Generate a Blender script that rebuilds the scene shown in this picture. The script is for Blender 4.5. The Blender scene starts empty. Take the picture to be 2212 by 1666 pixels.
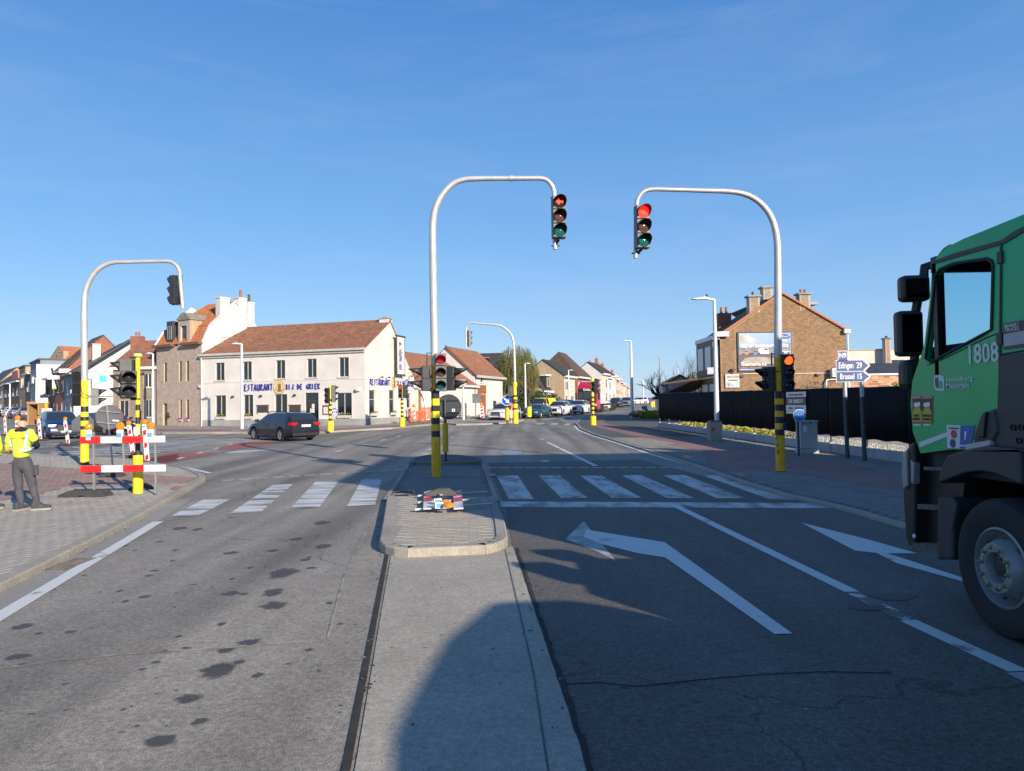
import bpy,bmesh,math,random
from mathutils import Vector,Matrix,geometry
random.seed(7)
R=math.radians
sc=bpy.context.scene
C=bpy.data.collections.new('Scene');sc.collection.children.link(C)
# camera
FPX,EYE,HORIZ,ROLL=1536.0,1.88,873.0,0.015
PITCH=math.atan((HORIZ-833.0)/FPX)
fwd=Vector((0,math.cos(PITCH),math.sin(PITCH)))
_r0=Vector((1,0,0));_u0=_r0.cross(fwd)
rgt=math.cos(ROLL)*_r0-math.sin(ROLL)*_u0
upv=math.sin(ROLL)*_r0+math.cos(ROLL)*_u0
cam=bpy.data.cameras.new('camera');camo=bpy.data.objects.new('camera',cam);C.objects.link(camo)
cm=Matrix((rgt,upv,-fwd)).transposed().to_4x4();cm.translation=Vector((0,0,EYE))
camo.matrix_world=cm
cam.sensor_fit='HORIZONTAL';cam.sensor_width=36.0;cam.lens=36.0*FPX/2212.0
cam.clip_start=0.1;cam.clip_end=6000
sc.camera=camo
# sky and sun
SUN_AZ,SUN_EL=R(35.5),R(20.5)
w=bpy.data.worlds.new('World');sc.world=w;w.use_nodes=True
nt=w.node_tree;nt.nodes.clear()
N=nt.nodes.new;L=nt.links.new
out=N('ShaderNodeOutputWorld');bg=N('ShaderNodeBackground');sky=N('ShaderNodeTexSky')
sky.sky_type='NISHITA';sky.sun_disc=False;sky.sun_elevation=SUN_EL
sky.sun_rotation=math.pi-SUN_AZ
sky.air_density=1.0;sky.dust_density=0.35;sky.ozone_density=3.0;sky.altitude=40
tc=N('ShaderNodeTexCoord');mp=N('ShaderNodeMapping');mp.inputs['Scale'].default_value=(1.2,2.2,9.0)
mp.inputs['Rotation'].default_value=(0.22,0.30,0.5)
n1=N('ShaderNodeTexNoise');n1.inputs['Scale'].default_value=1.6;n1.inputs['Detail'].default_value=7;n1.inputs['Roughness'].default_value=0.62;n1.inputs['Distortion'].default_value=0.6
cr=N('ShaderNodeValToRGB');cr.color_ramp.elements[0].position=0.47;cr.color_ramp.elements[1].position=0.86
cr.color_ramp.elements[0].color=(0,0,0,1);cr.color_ramp.elements[1].color=(0.22,0.22,0.22,1)
mx=N('ShaderNodeMixRGB');mx.blend_type='MIX';mx.inputs[2].default_value=(3.6,4.3,6.0,1)
hs=N('ShaderNodeHueSaturation');hs.inputs['Saturation'].default_value=1.12;hs.inputs['Value'].default_value=1.0
L(tc.outputs['Generated'],mp.inputs[0]);L(mp.outputs[0],n1.inputs['Vector']);L(n1.outputs['Fac'],cr.inputs[0])
sx=N('ShaderNodeSeparateXYZ');gr_=N('ShaderNodeValToRGB');L(tc.outputs['Generated'],sx.inputs[0]);L(sx.outputs['Z'],gr_.inputs[0])
e=gr_.color_ramp.elements;e[0].position=0.0;e[0].color=(3.1,4.4,6.2,1);e[1].position=1.0;e[1].color=(.40,1.25,3.4,1)
for p_,c_ in((.10,(2.2,3.85,6.2)),(.24,(1.35,3.05,5.9)),(.50,(.55,1.85,4.8))):
 q_=gr_.color_ramp.elements.new(p_);q_.color=c_+(1,)
mg=N('ShaderNodeMixRGB');mg.inputs[0].default_value=.72;L(sky.outputs[0],hs.inputs['Color']);L(hs.outputs[0],mg.inputs[1]);L(gr_.outputs[0],mg.inputs[2])
L(cr.outputs[0],mx.inputs[0]);L(mg.outputs[0],mx.inputs[1]);L(mx.outputs[0],bg.inputs[0])
bg.inputs[1].default_value=0.098
L(bg.outputs[0],out.inputs[0])
sd=bpy.data.lights.new('sun','SUN');sd.energy=5.0;sd.angle=R(0.53);sd.color=(1.0,0.87,0.70)
so=bpy.data.objects.new('sun',sd);C.objects.link(so)
SUND=Vector((math.sin(SUN_AZ)*math.cos(SUN_EL),-math.cos(SUN_AZ)*math.cos(SUN_EL),math.sin(SUN_EL)))
so.rotation_euler=SUND.to_track_quat('Z','Y').to_euler()
sc.view_settings.view_transform='Standard';sc.view_settings.look='None'
sc.view_settings.exposure=0.62;sc.view_settings.gamma=1.0
sc.cycles.max_bounces=6
# projection helpers (photo pixels on a 2212 px wide frame -> places in the world)
BP=[-60,18,40,62,76,110,180,400,4000];BZ=[0,0,.18,.28,.5,.95,1.5,1.75,1.75]
def g(Y):
 for a in range(len(BP)-1):
  if Y<=BP[a+1]:
   t=(Y-BP[a])/(BP[a+1]-BP[a]);return BZ[a]+max(0,t)*(BZ[a+1]-BZ[a])
 return BZ[-1]
def ray(x,y):return fwd*FPX+rgt*(x-1106)+upv*(833-y)
def gp(x,y,dz=0.0):
 d=ray(x,y);Y=20.0
 for _ in range(60):
  if d.z>=-1e-4:Yn=900
  else:
   Yn=d.y*(g(Y)+dz-EYE)/d.z
   if Yn<0:Yn=900
  Y=.5*Y+.5*min(Yn,900)
 t=Y/d.y
 return Vector((d.x*t,Y,g(Y)+dz))
def at(x,y,Y):d=ray(x,y);t=Y/d.y;return Vector((d.x*t,Y,EYE+d.z*t))
def Z(ox,oy,s):return lambda x,y:((ox+x/s)/1.84448,(oy+y/s)/1.84448)
Z1=Z(0,1300,2.083);Z2=Z(600,1100,2.011);Z3=Z(1500,1150,1.8433);Z4=Z(2600,1100,1.96)
ZL=Z(0,1330,4.503);ZM=Z(250,1300,3.471);ZN=Z(2060,1350,4.76);ZO=Z(2380,1350,4.164);ZP=Z(1580,1350,4.164)
ZQ=Z(2750,1120,2.602);ZT=Z(3500,800,1.8517);ZU=Z(3500,1600,1.666);ZA=Z(600,1650,2.011);ZB=Z(1600,1600,1.8433)
ZC=Z(2600,1600,2.011);ZW=Z(0,1900,2.082);ZE=Z(1200,2000,1.554);ZR=Z(2500,2000,1.4)
ZPC=Z(1650,650,2.083);ZPR=Z(2450,700,1.333);ZPL=Z(270,1000,4.1736);ZCP=Z(1550,1350,2.777)
ZI=Z(1400,1700,2.011)
# materials
_M={}
def mat(name,col,rough=.6,metal=0.,var=.12,vs=3.,fine=0.,fs=60.,bump=0.,bs=40.,spec=.5,coat=0.,emit=None,es=1.,trans=0.,gen='Object'):
 if name in _M:return _M[name]
 m=bpy.data.materials.new(name);m.use_nodes=True;n=m.node_tree;b=n.nodes['Principled BSDF']
 b.inputs['Roughness'].default_value=rough;b.inputs['Metallic'].default_value=metal
 b.inputs['Specular IOR Level'].default_value=spec;b.inputs['Coat Weight'].default_value=coat
 b.inputs['Transmission Weight'].default_value=trans
 t=n.nodes.new('ShaderNodeTexCoord')
 c=tuple(col)+(1,)
 last=None
 def noise(s,d=4):
  q=n.nodes.new('ShaderNodeTexNoise');q.inputs['Scale'].default_value=s;q.inputs['Detail'].default_value=d
  n.links.new(t.outputs[gen],q.inputs['Vector']);return q
 def mul(prev,q,amt):
  r=n.nodes.new('ShaderNodeMapRange');r.inputs['From Min'].default_value=.3;r.inputs['From Max'].default_value=.7
  r.inputs['To Min'].default_value=1-amt;r.inputs['To Max'].default_value=1+amt
  n.links.new(q.outputs['Fac'],r.inputs['Value'])
  x=n.nodes.new('ShaderNodeVectorMath');x.operation='SCALE'
  if prev is None:x.inputs[0].default_value=col
  else:n.links.new(prev,x.inputs[0])
  n.links.new(r.outputs[0],x.inputs['Scale']);return x.outputs[0]
 if var>0:last=mul(None,noise(vs),var)
 if fine>0:last=mul(last,noise(fs,2),fine)
 if last is not None:n.links.new(last,b.inputs['Base Color'])
 else:b.inputs['Base Color'].default_value=c
 if bump>0:
  bp=n.nodes.new('ShaderNodeBump');bp.inputs['Strength'].default_value=bump;bp.inputs['Distance'].default_value=.02
  n.links.new(noise(bs,5).outputs['Fac'],bp.inputs['Height']);n.links.new(bp.outputs[0],b.inputs['Normal'])
 if emit:
  b.inputs['Emission Color'].default_value=tuple(emit)+(1,);b.inputs['Emission Strength'].default_value=es
 _M[name]=m;return m
def ground_mat(name,base,speck=.35,wear=None,rough=.85,patch=.12,crack=False):
 """asphalt / concrete: aggregate speckle, worn tracks, cracks; world coordinates"""
 if name in _M:return _M[name]
 m=bpy.data.materials.new(name);m.use_nodes=True;n=m.node_tree;b=n.nodes['Principled BSDF']
 b.inputs['Roughness'].default_value=rough;b.inputs['Specular IOR Level'].default_value=.35
 geo=n.nodes.new('ShaderNodeNewGeometry')
 def nz(s,d=3,dist=0,scale=None):
  q=n.nodes.new('ShaderNodeTexNoise');q.inputs['Scale'].default_value=s;q.inputs['Detail'].default_value=d;q.inputs['Distortion'].default_value=dist
  if scale:
   mpn=n.nodes.new('ShaderNodeMapping');mpn.inputs['Scale'].default_value=scale;mpn.inputs['Rotation'].default_value=(0,0,-.055)
   n.links.new(geo.outputs['Position'],mpn.inputs[0]);n.links.new(mpn.outputs[0],q.inputs['Vector'])
  else:n.links.new(geo.outputs['Position'],q.inputs['Vector'])
  return q.outputs['Fac']
 def rng(v,a,b_,c,d):
  r=n.nodes.new('ShaderNodeMapRange');r.inputs[1].default_value=a;r.inputs[2].default_value=b_;r.inputs[3].default_value=c;r.inputs[4].default_value=d
  n.links.new(v,r.inputs[0]);return r.outputs[0]
 def mulv(a,b_):
  x=n.nodes.new('ShaderNodeMath');x.operation='MULTIPLY';n.links.new(a,x.inputs[0]);n.links.new(b_,x.inputs[1]);return x.outputs[0]
 f=rng(nz(110,2),.32,.68,1-speck,1+speck)
 f=mulv(f,rng(nz(24,3),.3,.7,1-speck*.5,1+speck*.5));f=mulv(f,rng(nz(6,4),.3,.7,1-speck*.22,1+speck*.22))
 f=mulv(f,rng(nz(.45,4,.4),.3,.7,1-patch,1+patch))
 if wear:f=mulv(f,rng(nz(.9,2,.2,(1.1,.05,1)),.36,.64,1-wear,1+wear))
 if crack:
  v=n.nodes.new('ShaderNodeTexVoronoi');v.feature='DISTANCE_TO_EDGE';v.inputs['Scale'].default_value=.13
  add=n.nodes.new('ShaderNodeVectorMath');add.operation='ADD'
  q=n.nodes.new('ShaderNodeTexNoise');q.inputs['Scale'].default_value=1.3;q.inputs['Detail'].default_value=6
  n.links.new(geo.outputs['Position'],q.inputs['Vector']);n.links.new(geo.outputs['Position'],add.inputs[0]);n.links.new(q.outputs['Color'],add.inputs[1])
  n.links.new(add.outputs[0],v.inputs['Vector'])
  f=mulv(f,rng(v.outputs['Distance'],.0008,.0026,.62,1.0))
 x=n.nodes.new('ShaderNodeVectorMath');x.operation='SCALE';x.inputs[0].default_value=base
 n.links.new(f,x.inputs['Scale']);n.links.new(x.outputs[0],b.inputs['Base Color'])
 bp=n.nodes.new('ShaderNodeBump');bp.inputs['Strength'].default_value=.35;bp.inputs['Distance'].default_value=.006
 n.links.new(nz(90,3),bp.inputs['Height']);n.links.new(bp.outputs[0],b.inputs['Normal'])
 _M[name]=m;return m
def paint_mat(name,col,under,worn=.42,soft=.08,st=(1,1,1),ns=2.2):
 """road paint worn through to what lies under it"""
 if name in _M:return _M[name]
 m=bpy.data.materials.new(name);m.use_nodes=True;n=m.node_tree;b=n.nodes['Principled BSDF']
 b.inputs['Roughness'].default_value=.6
 geo=n.nodes.new('ShaderNodeNewGeometry');mp_=n.nodes.new('ShaderNodeMapping');mp_.inputs['Scale'].default_value=st
 q=n.nodes.new('ShaderNodeTexNoise');q.inputs['Scale'].default_value=ns;q.inputs['Detail'].default_value=9;q.inputs['Roughness'].default_value=.68
 r=n.nodes.new('ShaderNodeMapRange');r.inputs[1].default_value=worn-soft;r.inputs[2].default_value=worn+soft
 q2=n.nodes.new('ShaderNodeTexNoise');q2.inputs['Scale'].default_value=60;r2=n.nodes.new('ShaderNodeMapRange');r2.inputs[3].default_value=.78;r2.inputs[4].default_value=1.12
 sx=n.nodes.new('ShaderNodeVectorMath');sx.operation='SCALE';sx.inputs[0].default_value=col
 mix=n.nodes.new('ShaderNodeMixRGB');mix.inputs[1].default_value=tuple(under)+(1,)
 n.links.new(geo.outputs['Position'],mp_.inputs[0]);n.links.new(mp_.outputs[0],q.inputs['Vector']);n.links.new(q.outputs['Fac'],r.inputs[0])
 n.links.new(geo.outputs['Position'],q2.inputs['Vector']);n.links.new(q2.outputs['Fac'],r2.inputs[0]);n.links.new(r2.outputs[0],sx.inputs['Scale'])
 n.links.new(r.outputs[0],mix.inputs[0]);n.links.new(sx.outputs[0],mix.inputs[2]);n.links.new(mix.outputs[0],b.inputs['Base Color'])
 _M[name]=m;return m
# mesh builder
class MB:
 def __init__(s,M=None):s.v=[];s.f=[];s.mi=[];s.M=M or Matrix()
 def add(s,vs,fs,mi=0,M=None):
  o=len(s.v);T=s.M@M if M is not None else s.M
  s.v+=[tuple(T@Vector(p)) for p in vs];s.f+=[tuple(i+o for i in f) for f in fs];s.mi+=[mi]*len(fs)
 def box(s,x0,x1,y0,y1,z0,z1,mi=0,M=None):
  s.add([(x0,y0,z0),(x1,y0,z0),(x1,y1,z0),(x0,y1,z0),(x0,y0,z1),(x1,y0,z1),(x1,y1,z1),(x0,y1,z1)],[(0,3,2,1),(4,5,6,7),(0,1,5,4),(1,2,6,5),(2,3,7,6),(3,0,4,7)],mi,M)
 def cbox(s,c,d,mi=0,M=None):s.box(c[0]-d[0]/2,c[0]+d[0]/2,c[1]-d[1]/2,c[1]+d[1]/2,c[2]-d[2]/2,c[2]+d[2]/2,mi,M)
 def bar(s,a,b,w,h,mi=0):
  a=Vector(a);b=Vector(b);d=b-a;q=d.to_track_quat('X','Z').to_matrix().to_4x4();q.translation=a
  s.box(0,d.length,-w/2,w/2,-h/2,h/2,mi,q)
 def tube(s,path,r,n=8,cap=True,mi=0):
  P=[Vector(p) for p in path];rr=r if isinstance(r,(list,tuple)) else[r]*len(P)
  vs=[];fs=[];prev=None
  for i,p in enumerate(P):
   t=(P[min(i+1,len(P)-1)]-P[max(i-1,0)]).normalized()
   if prev is None:
    a=Vector((0,0,1)) if abs(t.z)<.9 else Vector((1,0,0));x=t.cross(a).normalized()
   else:x=(prev-t*prev.dot(t)).normalized()
   prev=x;y=t.cross(x)
   for k in range(n):
    a=2*math.pi*k/n;vs.append(p+(x*math.cos(a)+y*math.sin(a))*rr[i])
  for i in range(len(P)-1):
   for k in range(n):k2=(k+1)%n;fs.append((i*n+k,i*n+k2,(i+1)*n+k2,(i+1)*n+k))
  if cap:fs.append(tuple(reversed(range(n))));fs.append(tuple(range((len(P)-1)*n,len(P)*n)))
  s.add(vs,fs,mi)
 def lathe(s,prof,n=16,M=None,mi=0,a0=0.,a1=2*math.pi):
  """prof = [(r, z)]; about local z"""
  full=abs(a1-a0-2*math.pi)<1e-6;m=n if full else n+1;vs=[];fs=[]
  for r,z in prof:
   for k in range(m):
    a=a0+(a1-a0)*k/n;vs.append((r*math.cos(a),r*math.sin(a),z))
  for i in range(len(prof)-1):
   for k in range(n):
    k2=(k+1)%m if full else k+1;fs.append((i*m+k,i*m+k2,(i+1)*m+k2,(i+1)*m+k))
  s.add(vs,fs,mi,M)
 def disc(s,r,n=20,M=None,mi=0,z=0.):
  s.add([(r*math.cos(2*math.pi*k/n),r*math.sin(2*math.pi*k/n),z) for k in range(n)],[tuple(range(n))],mi,M)
 def prism(s,poly,z0,z1,M=None,mi=0):
  n=len(poly);vs=[(x,y,z0) for x,y in poly]+[(x,y,z1) for x,y in poly]
  tr=geometry.tessellate_polygon([[Vector((x,y,0)) for x,y in poly]])
  fs=[tuple(reversed(t)) for t in tr]+[tuple(i+n for i in t) for t in tr]+[(i,(i+1)%n,(i+1)%n+n,i+n) for i in range(n)]
  s.add(vs,fs,mi,M)
 def mesh(s,name,mats,smooth=None):
  me=bpy.data.meshes.new(name);me.from_pydata(s.v,[],s.f)
  for m in(mats if isinstance(mats,(list,tuple)) else[mats]):me.materials.append(m)
  if len(me.polygons):me.polygons.foreach_set('material_index',s.mi)
  bm=bmesh.new();bm.from_mesh(me);bmesh.ops.recalc_face_normals(bm,faces=bm.faces);bm.to_mesh(me);bm.free()
  if smooth:
   me.polygons.foreach_set('use_smooth',[True]*len(me.polygons));me.set_sharp_from_angle(angle=R(smooth))
  me.update();return me
 def build(s,name,mats,parent=None,smooth=None,bevel=0,loc=None,**k):
  o=bpy.data.objects.new(name,s.mesh(name,mats,smooth));C.objects.link(o)
  if parent is not None:o.parent=parent
  if loc is not None:o.location=loc
  if bevel:
   b=o.modifiers.new('bevel','BEVEL');b.width=bevel;b.segments=2;b.limit_method='ANGLE';b.angle_limit=R(40)
  for a,v in k.items():o[a]=v
  return o
def tag(o,label,cat=None,group=None,kind=None):
 if label:o['label']=label
 if cat:o['category']=cat
 if group:o['group']=group
 if kind:o['kind']=kind
 return o
def thing(name,label,cat,loc=(0,0,0),rz=0.,group=None):
 o=bpy.data.objects.new(name,None);C.objects.link(o);o.location=loc;o.rotation_euler=(0,0,rz);o.empty_display_size=.3
 return tag(o,label,cat,group)
def inst(me,name,parent,loc=(0,0,0),rot=(0,0,0),scl=(1,1,1)):
 o=bpy.data.objects.new(name,me);C.objects.link(o);o.parent=parent;o.location=loc;o.rotation_euler=rot;o.scale=scl;return o
def copy_tree(o,parent=None):
 c=o.copy();C.objects.link(c);c.parent=parent
 for ch in o.children:copy_tree(ch,c)
 return c
def Rz(a):return Matrix.Rotation(a,4,'Z')
def Rx(a):return Matrix.Rotation(a,4,'X')
def Ry(a):return Matrix.Rotation(a,4,'Y')
def T(x,y,z):return Matrix.Translation((x,y,z))
FACE=Rx(math.pi/2)
_fonts={}
def text(s,size,mt,parent,M,name='lettering',ext=.004,align='CENTER',shear=0.,wscale=1.,bold=0.,spacing=1.):
 """flat lettering; text runs along local x, up along local y, M places it"""
 cu=bpy.data.curves.new('tx','FONT');cu.body=s;cu.size=size;cu.align_x=align;cu.align_y='CENTER';cu.extrude=ext;cu.shear=shear
 cu.offset=bold;cu.space_character=spacing;cu.resolution_u=2
 o=bpy.data.objects.new('tx',cu);me=bpy.data.meshes.new_from_object(o);bpy.data.objects.remove(o)
 me.transform(Matrix.Diagonal((wscale,1,1,1)));me.transform(M);me.materials.clear();me.materials.append(mt);me.name=name
 q=bpy.data.objects.new(name,me);C.objects.link(q);q.parent=parent;return q
# ground sheets that follow the terrain
def _sheet_bm(polys,dz,world=False):
 bm=bmesh.new()
 for P in polys:
  pts=[(p[0],p[1]) if world else tuple(gp(p[0],p[1]))[:2] for p in P]
  bm.faces.new([bm.verts.new((x,y,0)) for x,y in pts])
 bmesh.ops.triangulate(bm,faces=bm.faces)
 for b in BP[1:-1]:
  bmesh.ops.bisect_plane(bm,geom=bm.verts[:]+bm.edges[:]+bm.faces[:],plane_co=(0,b,0),plane_no=(0,1,0),dist=1e-5)
 for v in bm.verts:v.co.z=g(v.co.y)+dz
 for f in bm.faces:
  f.normal_update()
  if f.normal.z<0:f.normal_flip()
 return bm
def sheet(name,polys,dz,m,world=False,skirt=0.,parent=None,kind='structure',label=None):
 bm=_sheet_bm(polys,dz,world)
 if skirt:
  for e in[e for e in bm.edges if e.is_boundary]:
   a,b=e.verts;c=bm.verts.new(b.co-Vector((0,0,skirt)));d=bm.verts.new(a.co-Vector((0,0,skirt)))
   bm.faces.new((a,b,c,d))
  bmesh.ops.recalc_face_normals(bm,faces=bm.faces)
 me=bpy.data.meshes.new(name);bm.to_mesh(me);bm.free();me.materials.append(m)
 o=bpy.data.objects.new(name,me);C.objects.link(o)
 if parent:o.parent=parent
 if kind:o['kind']=kind
 if label:o['label']=label
 return o
def strip(a,b,wd):
 """quad of a line from a to b (pixels), wd metres wide"""
 A=gp(*a);B=gp(*b);d=(B-A);d.z=0;d.normalize();n=Vector((-d.y,d.x,0))*wd/2
 return[tuple((A+n))[:2],tuple((A-n))[:2],tuple((B-n))[:2],tuple((B+n))[:2]]
def polyline_strip(pts,wd,world=False):
 P=[Vector(p) if world else gp(*p) for p in pts];out_=[]
 Lh=[];Rh=[]
 for i,p in enumerate(P):
  d=P[min(i+1,len(P)-1)]-P[max(i-1,0)];d.z=0;d.normalize();n=Vector((-d.y,d.x,0))*wd/2
  Lh.append(p+n);Rh.append(p-n)
 return[[tuple(Lh[i])[:2],tuple(Rh[i])[:2],tuple(Rh[i+1])[:2],tuple(Lh[i+1])[:2]] for i in range(len(P)-1)]
def inpoly(x,y,P):
 c=False;j=len(P)-1
 for i in range(len(P)):
  if(P[i][1]>y)!=(P[j][1]>y) and x<(P[j][0]-P[i][0])*(y-P[i][1])/(P[j][1]-P[i][1])+P[i][0]:c=not c
  j=i
 return c
def shades(m,k=(.72,1.28)):
 """the material and its darker and lighter kiln shades"""
 out_=[m]
 for f in k:
  nm=m.name+('_dark' if f<1 else '_light')
  if nm not in _M:
   q=m.copy();q.name=nm;_M[nm]=q
   for nd in q.node_tree.nodes:
    if nd.type=='VECT_MATH' and nd.operation=='SCALE' and not nd.inputs[0].is_linked:nd.inputs[0].default_value=[c*f for c in nd.inputs[0].default_value]
  out_.append(_M[nm])
 return out_
def rsh():return random.choice((0,0,0,1,1,2))
# ground, roads, pavements
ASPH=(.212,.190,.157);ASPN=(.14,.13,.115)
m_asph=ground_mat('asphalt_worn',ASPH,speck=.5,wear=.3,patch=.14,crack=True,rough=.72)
m_asph_shade=ground_mat('asphalt_shade_toned',(.112,.103,.091),speck=.45,wear=.1,patch=.12,crack=True,rough=.78)  # same asphalt as the road, darkened to carry the cast shade
m_conc=ground_mat('concrete_strip',(.33,.30,.248),speck=.3,patch=.16,rough=.85)
m_gut=ground_mat('concrete_gutter',(.26,.25,.23),speck=.16,patch=.18,rough=.85)
m_bed=ground_mat('paving_joint',(.31,.285,.24),speck=.2,patch=.1)
m_bed_d=ground_mat('paving_joint_dark',(.10,.095,.088),speck=.2,patch=.1)
m_redpath=ground_mat('red_cycle_path',(.25,.14,.12),speck=.12,patch=.15)
m_redlane=ground_mat('red_cycle_crossing',(.27,.10,.08),speck=.25,patch=.18)
m_earth=ground_mat('earth',(.12,.115,.06),speck=.3,patch=.3)
m_kerb=ground_mat('kerb_concrete',(.30,.275,.235),speck=.25,patch=.2)
white=paint_mat('road_paint',(.60,.60,.58),ASPN,worn=.36,soft=.05)
white_w=paint_mat('road_paint_worn',(.58,.58,.56),ASPN,worn=.46,soft=.07,st=(.35,1.9,1),ns=2.0)
white_w2=paint_mat('road_paint_scuffed',(.52,.52,.50),(.12,.11,.10),worn=.47,soft=.10,st=(1.4,.55,1),ns=1.7)
orange_mark=paint_mat('orange_spray',(.75,.17,.05),(.17,.15,.13),worn=.5,soft=.06,ns=9)
sheet('ground',[[(-1500,-60),(1500,-60),(1500,3000),(-1500,3000)]],-.03,m_earth,world=True)
sheet('asphalt_road',[[(-160,-25),(42,-25),(60,420),(-160,420)]],0,m_asph,world=True)
RL=[Vector((.55,3.3,0)),Vector((-.02,9.3,0)),Vector((-.12,13.2,0)),Vector((-.75,22.4,0))]
sheet('shade_toned_lane',[[(.9,-12),(.36,3.68),(-.02,9.3),(-.16,13.2),(-.8,22.4),(4.0,22.8),(5.2,15.5),(6.0,9.0),(6.8,3),(7.6,-12)]],.004,m_asph_shade,world=True)  # darker sheet, shade over this lane put into its colour
sheet('concrete_median_strip',[[(-.62,-6),(-.84,3.72),(-1.62,9.5),(-.02,9.4),(.36,3.68),(.95,-6)]],.008,m_conc,world=True)
m_joint=mat('tar_joint',(.05,.048,.045),rough=.95,spec=.1,var=.2,vs=8)
sheet('joint',polyline_strip([(-.66,-6,0),(-.885,3.72,0),(-1.66,9.4,0)],.045,True),.010,m_joint,world=True)
rag=[]
for i in range(60):
 t=i/59;y=2.5+6.8*t;x=.40-(.40+.02)*(y-2.5)/6.8+random.uniform(-.012,.012)
 rag.append((x+.05,y,0))
sheet('crumbling_joint',polyline_strip(rag,.035,True),.012,m_joint,world=True)
sheet('joint',polyline_strip([(.20,2.0,0),(.12,5.0,0),(-.12,9.2,0)],.012,True),.012,mat('fine_joint',(.12,.11,.10),rough=.9),world=True)
m_seam=mat('light_seam',(.27,.25,.215),rough=.9,var=.4,vs=6)
seamp=[tuple(gp(*ZW(x,y))) for x,y in((-80,1610),(60,1588),(480,1530),(900,1490),(1200,1465),(1700,1440),(2082,1412))]+[tuple(gp(700,1386))]
sheet('joint',polyline_strip([(p[0],p[1]+random.uniform(-.02,.02),0) for p in seamp],.022,True),.006,m_seam,world=True)
sheet('joint',polyline_strip([gp(708,1380),gp(745,1240),gp(812,1110)],.022,True),.006,m_seam,world=True)
cp=[ZE(1640,1130),ZE(1850,1122),ZE(2080,1135)]+[ZR(420,995),ZR(720,968),ZR(1100,958),ZR(1480,962)]
cp=[gp(*p) for p in cp]
sheet('crack',polyline_strip([(p.x,p.y+random.uniform(-.03,.03),0) for p in cp],.03,True),.012,mat('crack_edge',(.11,.11,.11),rough=.9,var=.5,vs=14),world=True)
def blob(cx,cy,rx,ry,n=14,rg=.22):
 c=gp(cx,cy);e=gp(cx+rx,cy);rw=abs(e.x-c.x);rh=abs(gp(cx,cy-ry).y-c.y)
 return[(c.x+math.cos(a)*rw*(1+random.uniform(-rg,rg)),c.y+math.sin(a)*rh*(1+random.uniform(-rg,rg))) for a in[2*math.pi*k/n for k in range(n)]]
st=[]
for x,y,rx,ry in((1205,995,60,16),(1920,970,85,24),(1235,822,40,12),(1280,780,45,10),(1490,428,60,16),(1320,540,40,9),(180,1245,90,34),(585,1290,50,16),(140,1495,110,34),(1540,1422,50,14),(1290,1540,45,14),(1840,1225,48,20),(1830,1590,130,66),(1880,1440,80,30),(1450,610,35,8),(1120,612,25,6),(1430,700,30,8),(700,820,26,6),(455,938,22,5),(1040,1035,40,13),(1985,1540,60,22),(1460,965,12,4),(1790,672,10,4)):
 st.append(blob(*ZW(x,y),rx/3.84,ry/3.84))
for x,y,rx,ry in((615,1238,34,14),(590,1280,26,11),(592,1308,34,10),(470,1450,42,20),(540,1388,30,9),(556,1460,16,8),(668,1405,10,5),(700,1180,20,6),(640,1165,18,4),(695,1130,22,5),(410,1510,34,12),(350,1600,40,16),(590,1190,16,4),(660,1210,14,4),(500,1195,18,4),(430,1560,20,8)):
 st.append(blob(x,y,rx,ry))
def stain_mat():
 """dark old oil: soft ragged edge, fully opaque only in the middle"""
 m=bpy.data.materials.new('oil_stained_asphalt');m.use_nodes=True;n=m.node_tree;b=n.nodes['Principled BSDF'];b.inputs['Roughness'].default_value=.7
 a=n.nodes.new('ShaderNodeAttribute');a.attribute_name='core';geo=n.nodes.new('ShaderNodeNewGeometry');q=n.nodes.new('ShaderNodeTexNoise');q.inputs['Scale'].default_value=16;q.inputs['Detail'].default_value=6;q.inputs['Roughness'].default_value=.7
 ad=n.nodes.new('ShaderNodeMath');ad.operation='ADD';r=n.nodes.new('ShaderNodeMapRange');r.inputs[1].default_value=.72;r.inputs[2].default_value=1.12;r.inputs[4].default_value=.82
 q2=n.nodes.new('ShaderNodeTexNoise');q2.inputs['Scale'].default_value=110;r2=n.nodes.new('ShaderNodeMapRange');r2.inputs[1].default_value=.3;r2.inputs[2].default_value=.7;r2.inputs[3].default_value=.6;r2.inputs[4].default_value=1.5;sx_=n.nodes.new('ShaderNodeVectorMath');sx_.operation='SCALE';sx_.inputs[0].default_value=(.072,.066,.068)
 l=n.links.new;l(geo.outputs['Position'],q.inputs['Vector']);l(geo.outputs['Position'],q2.inputs['Vector']);l(q2.outputs['Fac'],r2.inputs[0]);l(r2.outputs[0],sx_.inputs['Scale']);l(sx_.outputs[0],b.inputs['Base Color'])
 l(a.outputs['Fac'],ad.inputs[0]);l(q.outputs['Fac'],ad.inputs[1]);l(ad.outputs[0],r.inputs[0]);l(r.outputs[0],b.inputs['Alpha']);return m
m_stain=stain_mat()
random.seed(21)
for _ in range(28):
 x=random.uniform(20,760);y=random.uniform(1120,1640);st.append(blob(x,y,random.uniform(4,14),random.uniform(1.2,4)))
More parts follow.
